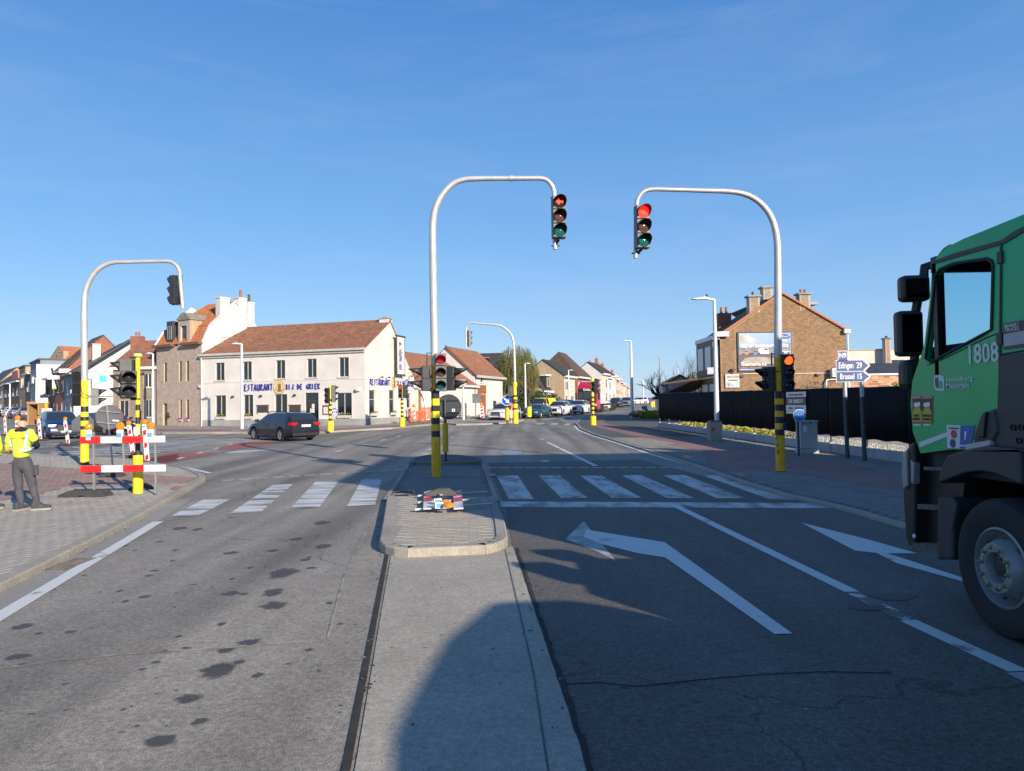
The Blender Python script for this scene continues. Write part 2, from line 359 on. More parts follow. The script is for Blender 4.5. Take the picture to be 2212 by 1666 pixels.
for i,p in enumerate(st):
 cx_=sum(q[0] for q in p)/len(p);cy_=sum(q[1] for q in p)/len(p);n_=len(p);z_=g(cy_)+.0020+.00006*i;vs=[(cx_,cy_,z_)]+[(cx_+(x-cx_)*f,cy_+(y-cy_)*f,z_) for f in(.5,1.15) for x,y in p]
 fs=[(0,1+k,1+(k+1)%n_) for k in range(n_)]+[(1+k,1+n_+k,1+n_+(k+1)%n_,1+(k+1)%n_) for k in range(n_)]
 me=bpy.data.meshes.new('oil_stain');me.from_pydata(vs,[],fs);at_=me.attributes.new('core','FLOAT','POINT');at_.data.foreach_set('value',[1.0]+[.62]*n_+[0.0]*n_);me.materials.append(m_stain)
 o=bpy.data.objects.new('oil_stain',me);C.objects.link(o);o['kind']='structure'
sheet('patched_asphalt',[blob(1925,1290,50,8,rg=.3),blob(1880,1315,40,7,rg=.3)],.008,ground_mat('patched_asphalt',(.10,.092,.08),speck=.4,patch=.2),world=True)
MK=.0075
def mark(name,polys,m=None,world=False,dz=MK,label=None):return sheet(name,polys,dz,m or white,world=world,label=label)
mark('lane_line',[strip((1455,1091.5),(1840,1280),.15)],white,True,dz=.0084)
mark('lane_line',[strip((1840,1280),(1965,1342),.15)],paint_mat('paint_rubbed',(.55,.55,.53),(.09,.085,.078),worn=.55,soft=.03,ns=6),True,dz=.0068)
mark('lane_line',[strip((1962,1342),(2200,1452),.15)],white,True)
mark('lane_line',[strip((2195,1455),(2330,1520),.15)],white_w2,True,dz=.0084)
mark('stop_line',[[(1079,1084),(1082,1096),(1806,1099),(1790,1088)]],white_w2)
for a,b,c,d in((1073,1119,1172-20,1108-15),(1163,1209,1269,1213-0),(1253,1300,1385,1327),(1342,1386,1496,1440),(1430,1480,1610,1545),(1517,1562,1728,1661)):
 pass
ZB7=[((1073,1028),(1119,1028),(1153,1079),(1099,1079)),((1163,1028),(1209,1028),(1269,1076),(1213,1077)),((1253,1028),(1300,1028),(1385,1076),(1322,1077)),((1342,1027),(1386,1027),(1500,1077),(1440,1077)),((1431,1027),(1480,1027),(1610,1077),(1548,1077)),((1519,1028),(1565,1028),(1728,1081),(1665,1080))]
mark('zebra_crossing',[list(q) for q in ZB7],white_w2)
mark('zebra_crossing',[[ZA(160,822),ZA(420,690),ZA(640,686),ZA(380,818)],[ZA(640,796),ZA(975,570),ZA(1140,564),ZA(890,782)],[ZA(1112,766),ZA(1320,546),ZA(1505,540),ZA(1350,752)],[ZA(1572,742),ZA(1690,530),ZA(1852,522),ZA(1800,728)]],white_w)
mark('turn_arrow',[[ZI(1715,905),ZI(1862,762),ZI(1940,860),ZI(2020,960),ZI(2125,1085),ZI(1960,1000)]],paint_mat('arrow_head_worn',(.50,.50,.48),(.09,.088,.085),worn=.47,soft=.22,ns=2.6))
mark('turn_arrow',[[ZI(1880,830),(1436,1173),(1712,1371),(1673,1372),(1437,1206),(1380,1197),ZI(2212,1000),ZI(2020,950),ZI(1860,890)]],white,dz=.009)
mark('straight_arrow',[[ZR(968,118),ZR(1340,212),ZR(1615,290),ZR(1450,290),ZR(1980,462),ZR(1950,470),ZR(1500,345),ZR(1390,288),ZR(1270,275)]],white)
mark('edge_line',[strip(ZW(-150,1250),ZW(1310,375),.17)],white,True)
mark('edge_line',polyline_strip([ZB(1270,178),ZB(1300,212),ZB(1400,252),ZB(1600,312),ZB(1860,398),ZB(2190,487)],.15),white,True)
mark('edge_line',polyline_strip([(1790,1088),(1860,1112),(1950,1140),(2010,1158)],.12),white_w2,True)
mark('edge_line',polyline_strip([ZA(-80,395),ZA(130,412),ZA(300,435),ZA(480,476)],.15),white,True)
mark('lane_line',[strip(ZB(1070,300),ZB(1425,474),.14)],white,True)
dash=[]
def dashes(p,q,n,ln,wd):
 A=gp(*p);B=gp(*q);d=(B-A);d.z=0;u=d.normalized();nn=Vector((-u.y,u.x,0))*wd/2
 for i in range(n):
  c=A+d*(i/(n-1));a=c-u*ln/2;b=c+u*ln/2
  dash.append([(a+nn)[:2],(a-nn)[:2],(b-nn)[:2],(b+nn)[:2]])
dashes(ZA(620,532),ZA(1990,446),12,.28,.12)
dashes(ZB(665,488),ZB(2130,485),16,.28,.12)
dashes(ZB(1010,186-0),ZB(1250,186),6,.4,.2)
dashes(ZB(40,238),ZB(640,186),6,.8,.16)
dashes(ZB(370,268),ZB(440,240),2,.6,.12)
dashes(ZB(895,192),ZB(925,218),3,.3,.2)
dashes(ZB(210,352),ZB(130,430),3,.5,.22)
dashes(ZB(1030,278),ZB(1052,440),2,.45,.22)
dashes(ZA(1510,298),ZA(1990,178),4,1.0,.14)
dashes(ZA(180,228),ZA(800,224),5,.8,.14);dashes(ZA(240,355),ZA(640,245),4,.8,.14)
mark('guide_dash',dash,white,True)
mark('manhole_cover',[blob(*ZB(808,374),22,6,rg=.02)],mat('pale_iron',(.32,.31,.30),rough=.5,metal=.4),True)
mark('give_way_marking',[[ZA(580,312),ZA(720,292),ZA(990,290),ZA(870,302),ZA(760,312)]],white_w)
fz=[]
for x0,x1,x2,x3,y0,y1 in((345,500,400,520,1600,1628),(620,770,665,778,1603,1637),(875,985,935,1040,1608,1642)):
 fz.append([ZN(x0,y1),ZN(x1,y1),ZN(x3,y0),ZN(x2,y0)])
fz+=[[ZN(430,1540),ZN(740,1500),ZN(800,1505),ZN(500,1545)],[ZN(760,1500),ZN(1000,1462),ZN(1060,1466),ZN(830,1502)]]
for k in range(6):
 fz.append([ZP(760+k*135,1440-k*5),ZP(880+k*135,1430-k*5),ZP(1010+k*125,1392),ZP(920+k*125,1394)])
mark('zebra_crossing',fz,white_w)
za,zb=gp(165,984),gp(505,949);zz=[]
for k in range(11):
 c=za.lerp(zb,k/10);hw=2.3+.5*math.sin(k)
 zz.append([(c.x-hw,c.y-.2),(c.x+hw,c.y-.2),(c.x+hw-.2,c.y+.2),(c.x-hw-.2,c.y+.2)])
mark('zebra_crossing',zz,white_w,True)
mark('edge_line',polyline_strip([(-20,974),(60,979),(175,985)],.14)+polyline_strip([(176,984),(330,967)],.14)+polyline_strip([ZA(20,176),ZA(700,172)],.16),white_w,True)
mark('edge_line',polyline_strip([Z1(-60,780),Z1(120,800),Z1(310,832),Z1(560,850)],.14)+polyline_strip([Z1(-40,880),Z1(330,880)],.14)+polyline_strip([Z1(440,1000),Z1(650,962)],.14),white_w,True)
mark('give_way_marking',[[Z1(380,975),Z1(480,980),Z1(470,984),Z1(390,980)],[Z1(600,1000),Z1(760,1020),Z1(740,1026),Z1(600,1010)]],white_w)
sheet('red_cycle_crossing',[[ZA(-60,412),ZA(-60,372),ZA(180,312),ZA(520,304),ZA(430,338),ZA(120,392)],[ZA(520,276),ZA(740,230),ZA(1060,220),ZA(900,252),ZA(700,282),ZA(560,292)],[Z1(1180,1130),Z1(1290,1085),Z1(1480,1060),Z1(1480,1120),Z1(1250,1160)]],.005,m_redlane)
for p in([ZA(150,628),ZA(190,612),ZA(262,606),ZA(258,628),ZA(170,640)],[ZC(228,455),ZC(240,440),ZC(330,452),ZC(320,468),ZC(280,476)],[ZC(650,592),ZC(710,590),ZC(745,612),ZC(700,624)],[ZB(595,548),ZB(650,535),ZB(690,536),ZB(690,552),ZB(620,556)],[ZI(345,575),ZI(500,562),ZI(498,578),ZI(350,584)],[ZC(920,550),ZC(985,562),ZC(980,567)]):
 sheet('orange_survey_mark',[p],.094 if p[0][0]<500 else(.128 if p[0][0]<1000 else(.02 if p[0][0]<1300 else.0635)),orange_mark)
# kerbs, pavements, islands
m_pav=mat('concrete_paver',(.33,.298,.245),rough=.9,var=.12,vs=1.3,fine=.14,fs=70,gen='Object')
m_pav_old=mat('grey_paver',(.29,.268,.238),rough=.9,var=.14,vs=1.1,fine=.12,fs=60)
m_pav_r=mat('weathered_paver',(.20,.188,.17),rough=.92,var=.15,vs=1.2,fine=.12,fs=60)
m_pav_red=mat('red_paver',(.24,.165,.145),rough=.92,var=.14,vs=1.2,fine=.1,fs=60)
def paver_mesh(name,lx,ly,h,m,gap=.008,e=.004):
 b=MB();x=lx/2-gap/2;y=ly/2-gap/2
 b.add([(-x,-y,0),(x,-y,0),(x,y,0),(-x,y,0),(-x+e,-y+e,h),(x-e,-y+e,h),(x-e,y-e,h),(-x+e,y-e,h)],[(4,5,6,7),(0,1,5,4),(1,2,6,5),(2,3,7,6),(3,0,4,7)])
 return b.mesh(name,m)
def pavers(parent,poly,dz,m,lx=.22,ly=.11,ang=0.,n_parts=300,bond=.5,maxd=999,name='paver',curve=0.,skip=None):
 """running bond laid over a polygon given in world coordinates; nearest stones are objects, the rest one mesh"""
 ca,sa=math.cos(ang),math.sin(ang)
 us=[x*ca+y*sa for x,y in poly];vs=[-x*sa+y*ca for x,y in poly]
 L_=[]
 j0=int(min(vs)/ly)-1;j1=int(max(vs)/ly)+2
 for j in range(j0,j1):
  off=(j%2)*bond*lx
  for i in range(int(min(us)/lx)-2,int(max(us)/lx)+2):
   u=i*lx+off;v=j*ly;x=u*ca-v*sa;y=u*sa+v*ca
   if y>maxd:continue
   if not inpoly(x,y,poly):continue
   if not all(inpoly(x+dx*ca-dy*sa,y+dx*sa+dy*ca,poly) for dx in(-lx*.42,lx*.42) for dy in(-ly*.4,ly*.4)):continue
   if skip and skip(x,y):continue
   L_.append((x*x+y*y,x,y))
 L_.sort()
 M3=shades(m,(.92,1.07));me=[paver_mesh(name,lx,ly,.005,q) for q in M3];vis=0;b=MB();pl=[]
 for d,x,y in L_:
  vis_ok=y>2 and abs(x)/y<.74 and y>3.2
  if vis_ok and vis<n_parts:pl.append((x,y));vis+=1
  else:
   X=lx/2-.004;Y=ly/2-.004;z=g(y)+dz+random.uniform(-.002,.002)
   b.add([(-X,-Y,0),(X,-Y,0),(X,Y,0),(-X,Y,0),(-X+.005,-Y+.005,.006),(X-.005,-Y+.005,.006),(X-.005,Y-.005,.006),(-X+.005,Y-.005,.006)],[(4,5,6,7),(0,1,5,4),(1,2,6,5),(2,3,7,6),(3,0,4,7)],rsh(),T(x,y,z)@Rz(ang))
 for x,y in pl:
  inst(me[rsh()],name,parent,(x,y,g(y)+dz+random.uniform(-.0015,.0015)),(random.uniform(-.006,.006),random.uniform(-.006,.006),ang))
 if b.v:b.build(name+'_field',M3,parent,kind='stuff')
def kerb(parent,pts,wd=.15,top=.12,side=1,ln=1.0,m=None,base=-.05,name='kerb_stone'):
 """separate kerb stones along a world path; side=+1 puts them to the left of the path"""
 m=m or m_kerb;P=[Vector((p[0],p[1],0)) for p in pts]
 seg=[(P[i+1]-P[i]).length for i in range(len(P)-1)];tot=sum(seg);n=max(1,round(tot/ln));
 def pos(s):
  for i,l in enumerate(seg):
   if s<=l or i==len(seg)-1:return P[i].lerp(P[i+1],min(1,s/l))
   s-=l
 for k in range(n):
  a=pos(tot*k/n);b=pos(tot*(k+1)/n);d=(b-a);l=d.length
  if l<.02:continue
  a3=Vector((a.x,a.y,g(a.y)));b3=Vector((b.x,b.y,g(b.y)))
  u=(b3-a3).normalized();nn=Vector((-u.y,u.x,0)).normalized()*side
  q=Matrix((u,nn,Vector((0,0,1)))).transposed().to_4x4();q.translation=a3
  mb=MB();e=.02;j=.005;w_=wd
  pr=[(0,base),(0,top-e),(e*.5,top-e*.3),(e,top),(w_,top),(w_,base)]
  vs=[(j,y,z) for y,z in pr]+[((b3-a3).length-j,y,z) for y,z in pr];m_=len(pr)
  mb.add(vs,[tuple(range(m_)),tuple(reversed(range(m_,2*m_)))]+[(i,(i+1)%m_,(i+1)%m_+m_,i+m_) for i in range(m_)],0,q)
  mb.build(name,m,parent)
def offset(pts,d):
 P=[Vector((p[0],p[1],0)) for p in pts];o=[]
 for i,p in enumerate(P):
  t=P[min(i+1,len(P)-1)]-P[max(i-1,0)];t.normalize();o.append((p.x-t.y*d,p.y+t.x*d))
 return o
def W(pts):return[tuple(gp(*p))[:2] for p in pts]
kl=W([ZW(-420,1200),ZW(0,965),ZW(400,765),ZW(800,555),ZW(1150,368),ZW(1450,190),ZW(1700,48)])
kl2=W([ZW(1700,48),ZA(440,515),ZA(360,478),ZA(240,440),ZA(60,418),Z1(1300,1150),Z1(1100,1120),Z1(640,1098),Z1(300,1080),(0,985),(-120,981)])
full=kl+kl2[1:]
inner=offset(full,.15)
back=[(kl2[-1][0]-3,kl2[-1][1]),(-30,12),(-14,-8),(-3.2,-8)]
pl_=sheet('left_pavement',[inner+back],.085,m_bed,world=True,skirt=.12)
kerb(pl_,kl,top=.10,side=1,wd=.16);kerb(pl_,kl2,top=.10,side=1,wd=.16,ln=.7)
kerb(pl_,[(kl[0][0]+2.1,kl[0][1]-3.6),kl[0]],top=.10,side=1,wd=.16)
sheet('gutter',[[(p[0]+.0,p[1]) for p in offset([(kl[0][0]+2.1,kl[0][1]-3.6)]+kl[:-1],-.002)]+list(reversed(offset([(kl[0][0]+2.1,kl[0][1]-3.6)]+kl[:-1],-.34)))],.006,m_gut,world=True)
redL=W([(-160,1004),(0,1006),(120,1015),(250,1024),(345,1034),(430,1039),(400,1052),(290,1055),(140,1062),(70,1082),(-160,1118)])
inpl=[p for p in offset(full,.18)]+back
pavers(pl_,inpl,.086,m_pav_old,ang=R(78),n_parts=300,skip=lambda x,y:inpoly(x,y,redL) or x<-26,maxd=30)
rp=sheet('red_cycle_path',[redL],.087,m_redpath,world=True)
pavers(rp,redL,.088,m_pav_red,ang=R(-15),n_parts=120,skip=lambda x,y:x<-22,maxd=30)
gr=thing('drain_grate','slotted metal drain grating set in the gutter beside the left kerb','drain grate',tuple(gp(*ZW(620,730))),0)
A_=gp(*ZW(480,785));B_=gp(*ZW(740,685));dd=(B_-A_).normalized();gr.rotation_euler[2]=math.atan2(dd.y,dd.x)
m_iron=mat('cast_iron',(.17,.15,.13),rough=.7,metal=.3,var=.3,vs=9);gr.location+=Vector((-dd.y,dd.x,0))*.05
b=MB();b.box(-.34,.34,.105,.125,0,.016);b.box(-.34,.34,-.125,-.105,0,.016);b.box(-.34,-.32,-.105,.105,0,.016);b.box(.32,.34,-.105,.105,0,.016);b.build('frame',m_iron,gr)
b=MB();b.box(-.32,.32,-.105,.105,.006,.0075);b.build('dark_pit',mat('pit',(.01,.01,.01),rough=1,var=0),gr)
for k in range(10):
 b=MB();x=-.29+k*.064;b.box(x-.015,x+.015,-.105,.105,.007,.015);b.build('bar',m_iron,gr)
isl=W([(836,1084),(829,1130),(819,1186),(826,1196),(842,1202),(880,1206),(980,1205),(1050,1199),(1086,1190),(1097,1178),(1091,1140),(1078,1108),(1070,1085)])
io=offset(isl,.10)
isn=sheet('traffic_island',[io],.105,m_bed,world=True,skirt=.12)
kerb(isn,isl[:3],top=.12,wd=.15,ln=.9);kerb(isn,isl[2:6],top=.12,wd=.15,ln=.22);kerb(isn,isl[5:8],top=.12,wd=.15,ln=.8)
kerb(isn,isl[7:10],top=.12,wd=.15,ln=.2);kerb(isn,isl[9:],top=.12,wd=.15,ln=.9)
pavers(isn,offset(isl,.2),.106,m_pav,ang=R(3),n_parts=300)
fl=W([(836,1083),(1069,1084),(1055,1040),(1040,1005),(885,1006),(862,1040)])
fs_=sheet('island_crossing',[fl],.022,m_bed_d,world=True)
pavers(fs_,fl,.023,mat('old_paver',(.19,.18,.165),rough=.92,var=.18,vs=1.4,fine=.12,fs=60),ang=R(3),n_parts=300)
sheet('kerb_edge',[W([(826,1083),(836,1083),(885,1005),(878,1005)]),W([(1069,1085),(1080,1085),(1046,1004),(1040,1004)])],.024,m_kerb,world=True)
fi=W([ZI(466,318),ZI(480,300),ZI(1030,296),ZI(1045,312)])
fi=[(-3.45,21.0),(-3.3,20.85),(-1.0,20.9),(-.86,21.1),(-.9,22.6),(-1.6,23.9),(-2.6,24.0),(-3.5,23.0)]
fi=[tuple(gp(*p))[:2] for p in((884,1006),(890,1008),(1030,1007),(1040,1004),(1038,998),(1000,991),(930,990),(893,997))]
isf=sheet('island_head',[offset(fi+[fi[0]],.13)[:-1]],.12,m_bed_d,world=True,skirt=.14)
kerb(isf,fi+[fi[0]],top=.135,wd=.14,ln=.6,m=ground_mat('kerb_mossy',(.17,.15,.11),speck=.2,patch=.3))
sheet('orange_survey_mark',[W([ZI(345,572),ZI(505,566),ZI(505,578),ZI(350,584)])],.128,orange_mark,world=True)
kr=[(9.4,-14),(7.6,-4),(6.9,3.5)]+W([ZC(2005,1030),ZC(1500,868),ZC(1070,775),ZC(720,665),ZC(370,538),ZB(1900,400),ZB(1600,306),ZB(1400,243),ZB(1310,205),ZB(1278,165),ZB(1300,137),ZB(1400,116),ZB(1560,106)])
kr_far=W([ZB(1560,106),(1560,897),(1700,893)])
prt=[(11.9,50),(11.9,30),(11.2,18),(11.6,-14)]
backR=W([(1700,893),(1700,905),(1424,926)])
rt=sheet('right_pavement',[offset(kr,-.15)+[tuple(p) for p in kr_far[1:]]+[backR[1]]+[(16,44),(15,-14)]],.055,m_bed_d,world=True,skirt=.08)
kerb(rt,kr,top=.065,side=-1,wd=.15)
redR=W([ZC(2100,620),ZC(1500,490),ZC(1000,415),ZC(600,365),ZC(300,300),ZB(1900,215),ZB(1560,180),ZB(1400,172),ZB(1420,120),ZB(1560,112),ZB(1600,132),ZB(1640,180),ZB(2000,235),ZC(300,262),ZC(0,245)][:8]+[ZB(1400,172),ZB(1330,178),ZB(1500,240),ZB(1800,300),ZC(-80,330),ZC(250,400),ZC(480,470),ZC(640,560),ZC(820,590),ZC(1100,600),ZC(1500,665),ZC(2100,760)])
redR=W([ZC(2100,640),ZC(1500,500),ZC(1060,425),ZC(600,368),ZC(250,300),ZC(0,262),ZB(2000,250),ZB(1700,205),ZB(1560,178),ZB(1480,160),ZB(1500,122),ZB(1430,122),ZB(1380,160),ZB(1440,196),ZB(1700,262),ZB(2000,318),ZC(100,352),ZC(420,430),ZC(470,520),ZC(640,575),ZC(900,560),ZC(1200,590),ZC(1560,670),ZC(2100,770)])
rr=sheet('red_cycle_path',[redR],.058,m_redpath,world=True)
m_pavr2=m_pav_r
inr=offset(kr,-.18)+[(13.2,47),(11.3,44),(11.0,20),(11.0,-6)]
pavers(rt,inr,.056,m_pavr2,ang=R(12),n_parts=300,skip=lambda x,y:inpoly(x,y,redR) or y<9,maxd=34)
kf=W([(-140,902),(0,899.5),(60,905),(150,914),(200,920),(290,932),(345,938),(520,937),(700,937),(711,935),(851,927),(932,919),(1000,911.5),(1040,905),(1066,896.5)])
far_k=[(-3.0,72),(-.4,80),(3.5,92),(9.5,112),(16,135),(34,210),(55,300)]
kf2=kf[:-1]+[(-4.6,70.5),(-2.2,78.5),(2.2,93),(8.6,113),(15.0,137),(34,208),(56,300)]
fp_=sheet('far_pavement',[offset(kf2,.15)+[(56,330),(-40,330),(-120,160)]],.10,ground_mat('far_paving',(.26,.24,.215),speck=.12,patch=.12),world=True,skirt=.14)
kerb(fp_,kf2[:15],top=.12,side=1,ln=2.0)
sheet('red_cycle_path',[W([(520,931),(700,931),(855,921.5),(930,914),(925,917.5),(855,925),(700,935),(520,935)]),W([(230,921),(345,930),(500,931),(500,934.5),(345,935),(285,930)])],.106,m_redpath,world=True)
fi2=W([(963,916),(980,920),(1060,918),(1100,915),(1110,908),(1160,905),(1150,903),(1070,906),(1000,910)])
fi2=W([(963,916.5),(985,919.5),(1040,918.5),(1085,916),(1128,910.5),(1133,908),(1120,906),(1060,907),(1000,910.5)])
i2=sheet('far_island',[offset(fi2+[fi2[0]],.12)[:-1]],.11,m_gut,world=True,skirt=.12);kerb(i2,fi2+[fi2[0]],top=.125,wd=.13,ln=.8)
gs=[(12.1,50),(11.6,20),(11.9,6),(24,6),(24,50)]
sheet('gravel_bed',[[(11.5,10),(11.9,33),(13.6,33),(13.6,10)]],.12,ground_mat('white_gravel_bed',(.34,.32,.28),speck=.45,patch=.15),world=True)
# signal poles
m_yel=mat('signal_yellow',(.80,.62,.02),rough=.45,var=.09,vs=7,fine=.1,fs=22)
m_yel2=mat('signal_yellow_old',(.80,.43,.01),rough=.5,var=.16,vs=5,fine=.12,fs=25)
m_blk=mat('black_band',(.022,.022,.024),rough=.5,var=.15,vs=6)
m_head=mat('signal_housing',(.030,.031,.034),rough=.45,var=.12,vs=8)
m_headg=mat('signal_housing_grey',(.13,.135,.14),rough=.5,var=.12,vs=8)
m_vis=mat('visor_black',(.022,.022,.024),rough=.5,var=.1)
m_galv=mat('galvanised_steel',(.50,.51,.50),rough=.42,metal=.35,var=.12,vs=2.5,fine=.06,fs=30)
m_galv2=mat('dull_steel',(.30,.31,.32),rough=.5,metal=.4,var=.15,vs=4)
m_cable=mat('cable',(.02,.02,.02),rough=.6,var=0)
m_red_on=mat('red_light_on',(.9,.03,.02),emit=(1,.012,.006),es=1.9,var=0)
m_red_hot=mat('red_light_glare',(1,.2,.02),emit=(1,.055,.010),es=2.8,var=0)
m_red_ref=mat('red_lens',(.45,.01,.03),rough=.2,var=0,emit=(.8,.01,.04),es=.12)  # faint glow stands in for a reflection, the lens is unlit
m_off_a=mat('amber_lens_off',(.10,.045,.03),rough=.15,var=.2,vs=20,spec=.7)
m_off_g=mat('green_lens_off',(.005,.11,.105),rough=.15,var=.2,vs=20,spec=.7)
m_off_r=mat('red_lens_off',(.10,.01,.01),rough=.15,var=0,spec=.7)
m_off_k=mat('dark_lens',(.02,.022,.025),rough=.15,var=0,spec=.7)
def signal_head(parent,loc,yaw,lenses,r=.105,w_=.30,name='signal_head',body=None,visor=True,dep=.20,pitch=None,backplate=False,vlen=.24):
 """lenses: materials from the top down. Faces local -y turned by yaw. Origin = centre of the housing."""
 n=len(lenses);ph=pitch or(2*r+.10);h=n*ph;M=T(*loc)@Rz(yaw)
 b=MB(M);bm_=body or m_head
 for k in range(n):
  z=h/2-ph*(k+.5)
  b.cbox((0,0,z),(w_,dep,ph-.008));b.cbox((0,-dep/2-.008,z),(w_-.02,.02,ph-.03))
 b.cbox((0,.02,0),(w_-.03,dep-.04,h-.004))
 hd=b.build(name,bm_,parent,bevel=.008)
 for k,lm in enumerate(lenses):
  z=h/2-ph*(k+.5);Q=M@T(0,-dep/2-.018,z)@Rx(math.pi/2)
  b=MB(Q);b.lathe([(0.0001,.035),(r*.5,.030),(r*.85,.012),(r,0)],20);b.build('lens',lm,hd,smooth=60)
  if visor:
   b=MB(Q);vs=[];n_=20
   for i in range(n_+1):
    a=R(-40)+(R(260))*i/n_;ext=vlen*(.38+.62*max(0,math.sin(a))**.8) if math.sin(a)>0 else vlen*.38*(1+math.sin(a))
    for rr_,zz_ in((r+.012,-.005),(r+.018,max(ext,.02))):
     vs.append((rr_*math.cos(a),rr_*math.sin(a)-(.03 if zz_>.02 else 0)*zz_/vlen,zz_))
   fs=[(2*i,2*i+1,2*i+3,2*i+2) for i in range(n_)]
   b.add(vs,fs);v_=b.build('visor',m_vis,hd,smooth=40)
   s_=v_.modifiers.new('thick','SOLIDIFY');s_.thickness=.006
  b=MB(Q);b.lathe([(r,-.004),(r+.012,.012),(r+.02,.0),(r+.02,-.01)],20);b.build('lens_ring',m_vis,hd,smooth=30)
 return hd
def arrow_lens(parent,loc,r,M2):
 b=MB(M2);b.prism([(-r*.72,0),(-r*.1,r*.62),(-r*.1,r*.30),(r*.1,r*.22),(r*.7,r*.22),(r*.7,-r*.22),(r*.1,-r*.22),(-r*.1,-r*.30),(-r*.1,-r*.62)],0,.006)
 b.build('arrow',m_red_on,parent)
def banded_pole(parent,r,bands,mm,n=16,r2=None):
 """bands: list of (z0, z1, material)"""
 for z0,z1,m in bands:
  k0=r if r2 is None else r+(r2-r)*z0/bands[-1][1];k1=r if r2 is None else r+(r2-r)*z1/bands[-1][1]
  b=MB();b.lathe([(k0,z0),(k1,z1)],n,Rz(math.pi/n));b.build('pole_band',m,parent,smooth=None if n<=8 else 40)
def arm(parent,path,r0,r1,m=m_galv if False else None):
 b=MB();n=len(path);b.tube(path,[r0+(r1-r0)*i/(n-1) for i in range(n)],12);return b.build('arm',m or m_galv,parent,smooth=50)
def smoothpath(P,k=5):
 P=[Vector(p) for p in P];o=[]
 for i in range(len(P)-1):
  p0=P[max(i-1,0)];p1=P[i];p2=P[i+1];p3=P[min(i+2,len(P)-1)]
  for j in range(k):
   t=j/k;o.append(.5*((2*p1)+(p2-p0)*t+(2*p0-5*p1+4*p2-p3)*t*t+(3*p1-p0-3*p2+p3)*t**3))
 return o+[P[-1]]
pc=gp(942.5,1030.5,.022);YC=pc.y
def relp(c,Y):return lambda x,y:at(x,y,Y)-Vector(c)
tC=thing('arched_traffic_light','tall arched signal mast on the middle island with red left arrow hanging over the road','traffic light',tuple(pc),0)
rc=relp(pc,YC)
def zc(y):return rc(942,y).z
def zcp(y):return rc(*ZCP(526,y)).z
bd=[(0,zcp(1086),m_yel2),(zcp(1086),zcp(1020),m_blk),(zcp(1020),zcp(944),m_yel2),(zcp(944),zcp(876),m_blk),(zcp(876),zcp(802),m_yel),(zcp(802),zcp(738),m_blk),(zcp(738),zcp(664),m_yel),(zcp(664),zcp(578),m_blk),(zcp(578),zcp(158),m_yel2)]
banded_pole(tC,.128,bd,None,n=8,r2=.105)
b=MB(Rz(R(-12)));b.box(.02,.115,-.142,-.12,zcp(1212),zcp(1095));b.build('service_door',m_yel2,tC,bevel=.004);b=MB(Rz(R(-12)));b.box(.015,.10,-.138,-.12,zcp(1015),zcp(980));b.build('service_door',m_yel2,tC,bevel=.004)
for k in range(4):
 b=MB(Rz(R(-12)));b.box(.05,.085,-.145,-.14,zcp(1135+k*22),zcp(1131+k*22));b.build('rivet',m_blk,tC)
pth=[rc(*ZPC(*q)) for q in((168,1570),(163,1200),(158,900),(155,600),(156,500),(170,400),(205,310),(262,228),(335,165),(420,137),(520,130),(650,128),(800,127))]
pth=[Vector((p.x,0,p.z)) for p in pth]
ztop0=zcp(158)
arm(tC,smoothpath([Vector((0.0,0,ztop0-.3))]+pth[1:],5),.105,.062)
pt2=[rc(*ZPC(*q)) for q in((790,127),(920,127),(1045,127),(1100,142),(1142,185),(1160,235),(1163,290),(1168,650),(1170,716))]
pt2=[Vector((p.x,0,p.z)) for p in pt2];arm(tC,smoothpath(pt2,5),.063,.058)
b=MB();j=rc(*ZPC(805,127));b.tube([(j.x-.05,0,j.z),(j.x+.05,0,j.z)],.075,12);b.build('arm_joint',m_galv,tC,smooth=40)
h0=rc(*ZPC(1195,465));hc=signal_head(tC,(h0.x,-.16,h0.z),R(8),[m_off_k,m_off_a,m_off_g],r=.150,w_=.345,pitch=.365,dep=.22,vlen=.26,body=m_headg)
Q=T(h0.x,-.16,h0.z)@Rz(R(8))@T(0,-.155-.02,.365)@Rx(math.pi/2);arrow_lens(tC,None,.14,Q)
b=MB();b.bar((pt2[-1].x-.1,0,pt2[-1].z+.09),(pt2[-1].x+.12,0,pt2[-1].z+.09),.03,.03);b.bar((pt2[-1].x-.1,0,h0.z+.57),(pt2[-1].x+.12,0,h0.z+.57),.03,.03);b.bar((pt2[-1].x,0,pt2[-1].z+.09),(h0.x,-.1,h0.z-.56),.05,.05);b.build('bracket',m_vis,tC)
hm=rc(*ZCP(574,375));signal_head(tC,(hm.x,-.10,hm.z),R(10),[m_red_ref,m_off_a,m_off_g],r=.105,w_=.285,pitch=(zcp(165)-zcp(582))/3,dep=.22,vlen=.26,body=m_headg)
hl=rc(*ZCP(425,440));signal_head(tC,(hl.x-.02,.0,hl.z),R(-78),[m_off_k,m_off_k],r=.105,w_=.28,pitch=(zcp(305)-zcp(585))/2,vlen=.34,dep=.24)
hr_=rc(*ZCP(672,440));signal_head(tC,(hr_.x+.02,.0,hr_.z),R(80),[m_off_k,m_off_k],r=.105,w_=.27,pitch=(zcp(310)-zcp(580))/2,vlen=.34,dep=.2)
b=MB();a_=rc(*ZCP(420,300));c_=rc(*ZCP(420,160));d_=rc(*ZCP(530,155));b.tube([(a_.x,0,a_.z),(c_.x,0,c_.z),(0,0,d_.z)],.016,6);b.tube([(-.2,0,zcp(560)),(-.1,-.13,zcp(575)),(.25,-.02,zcp(570))],.03,6)
b.build('bracket',m_vis,tC)
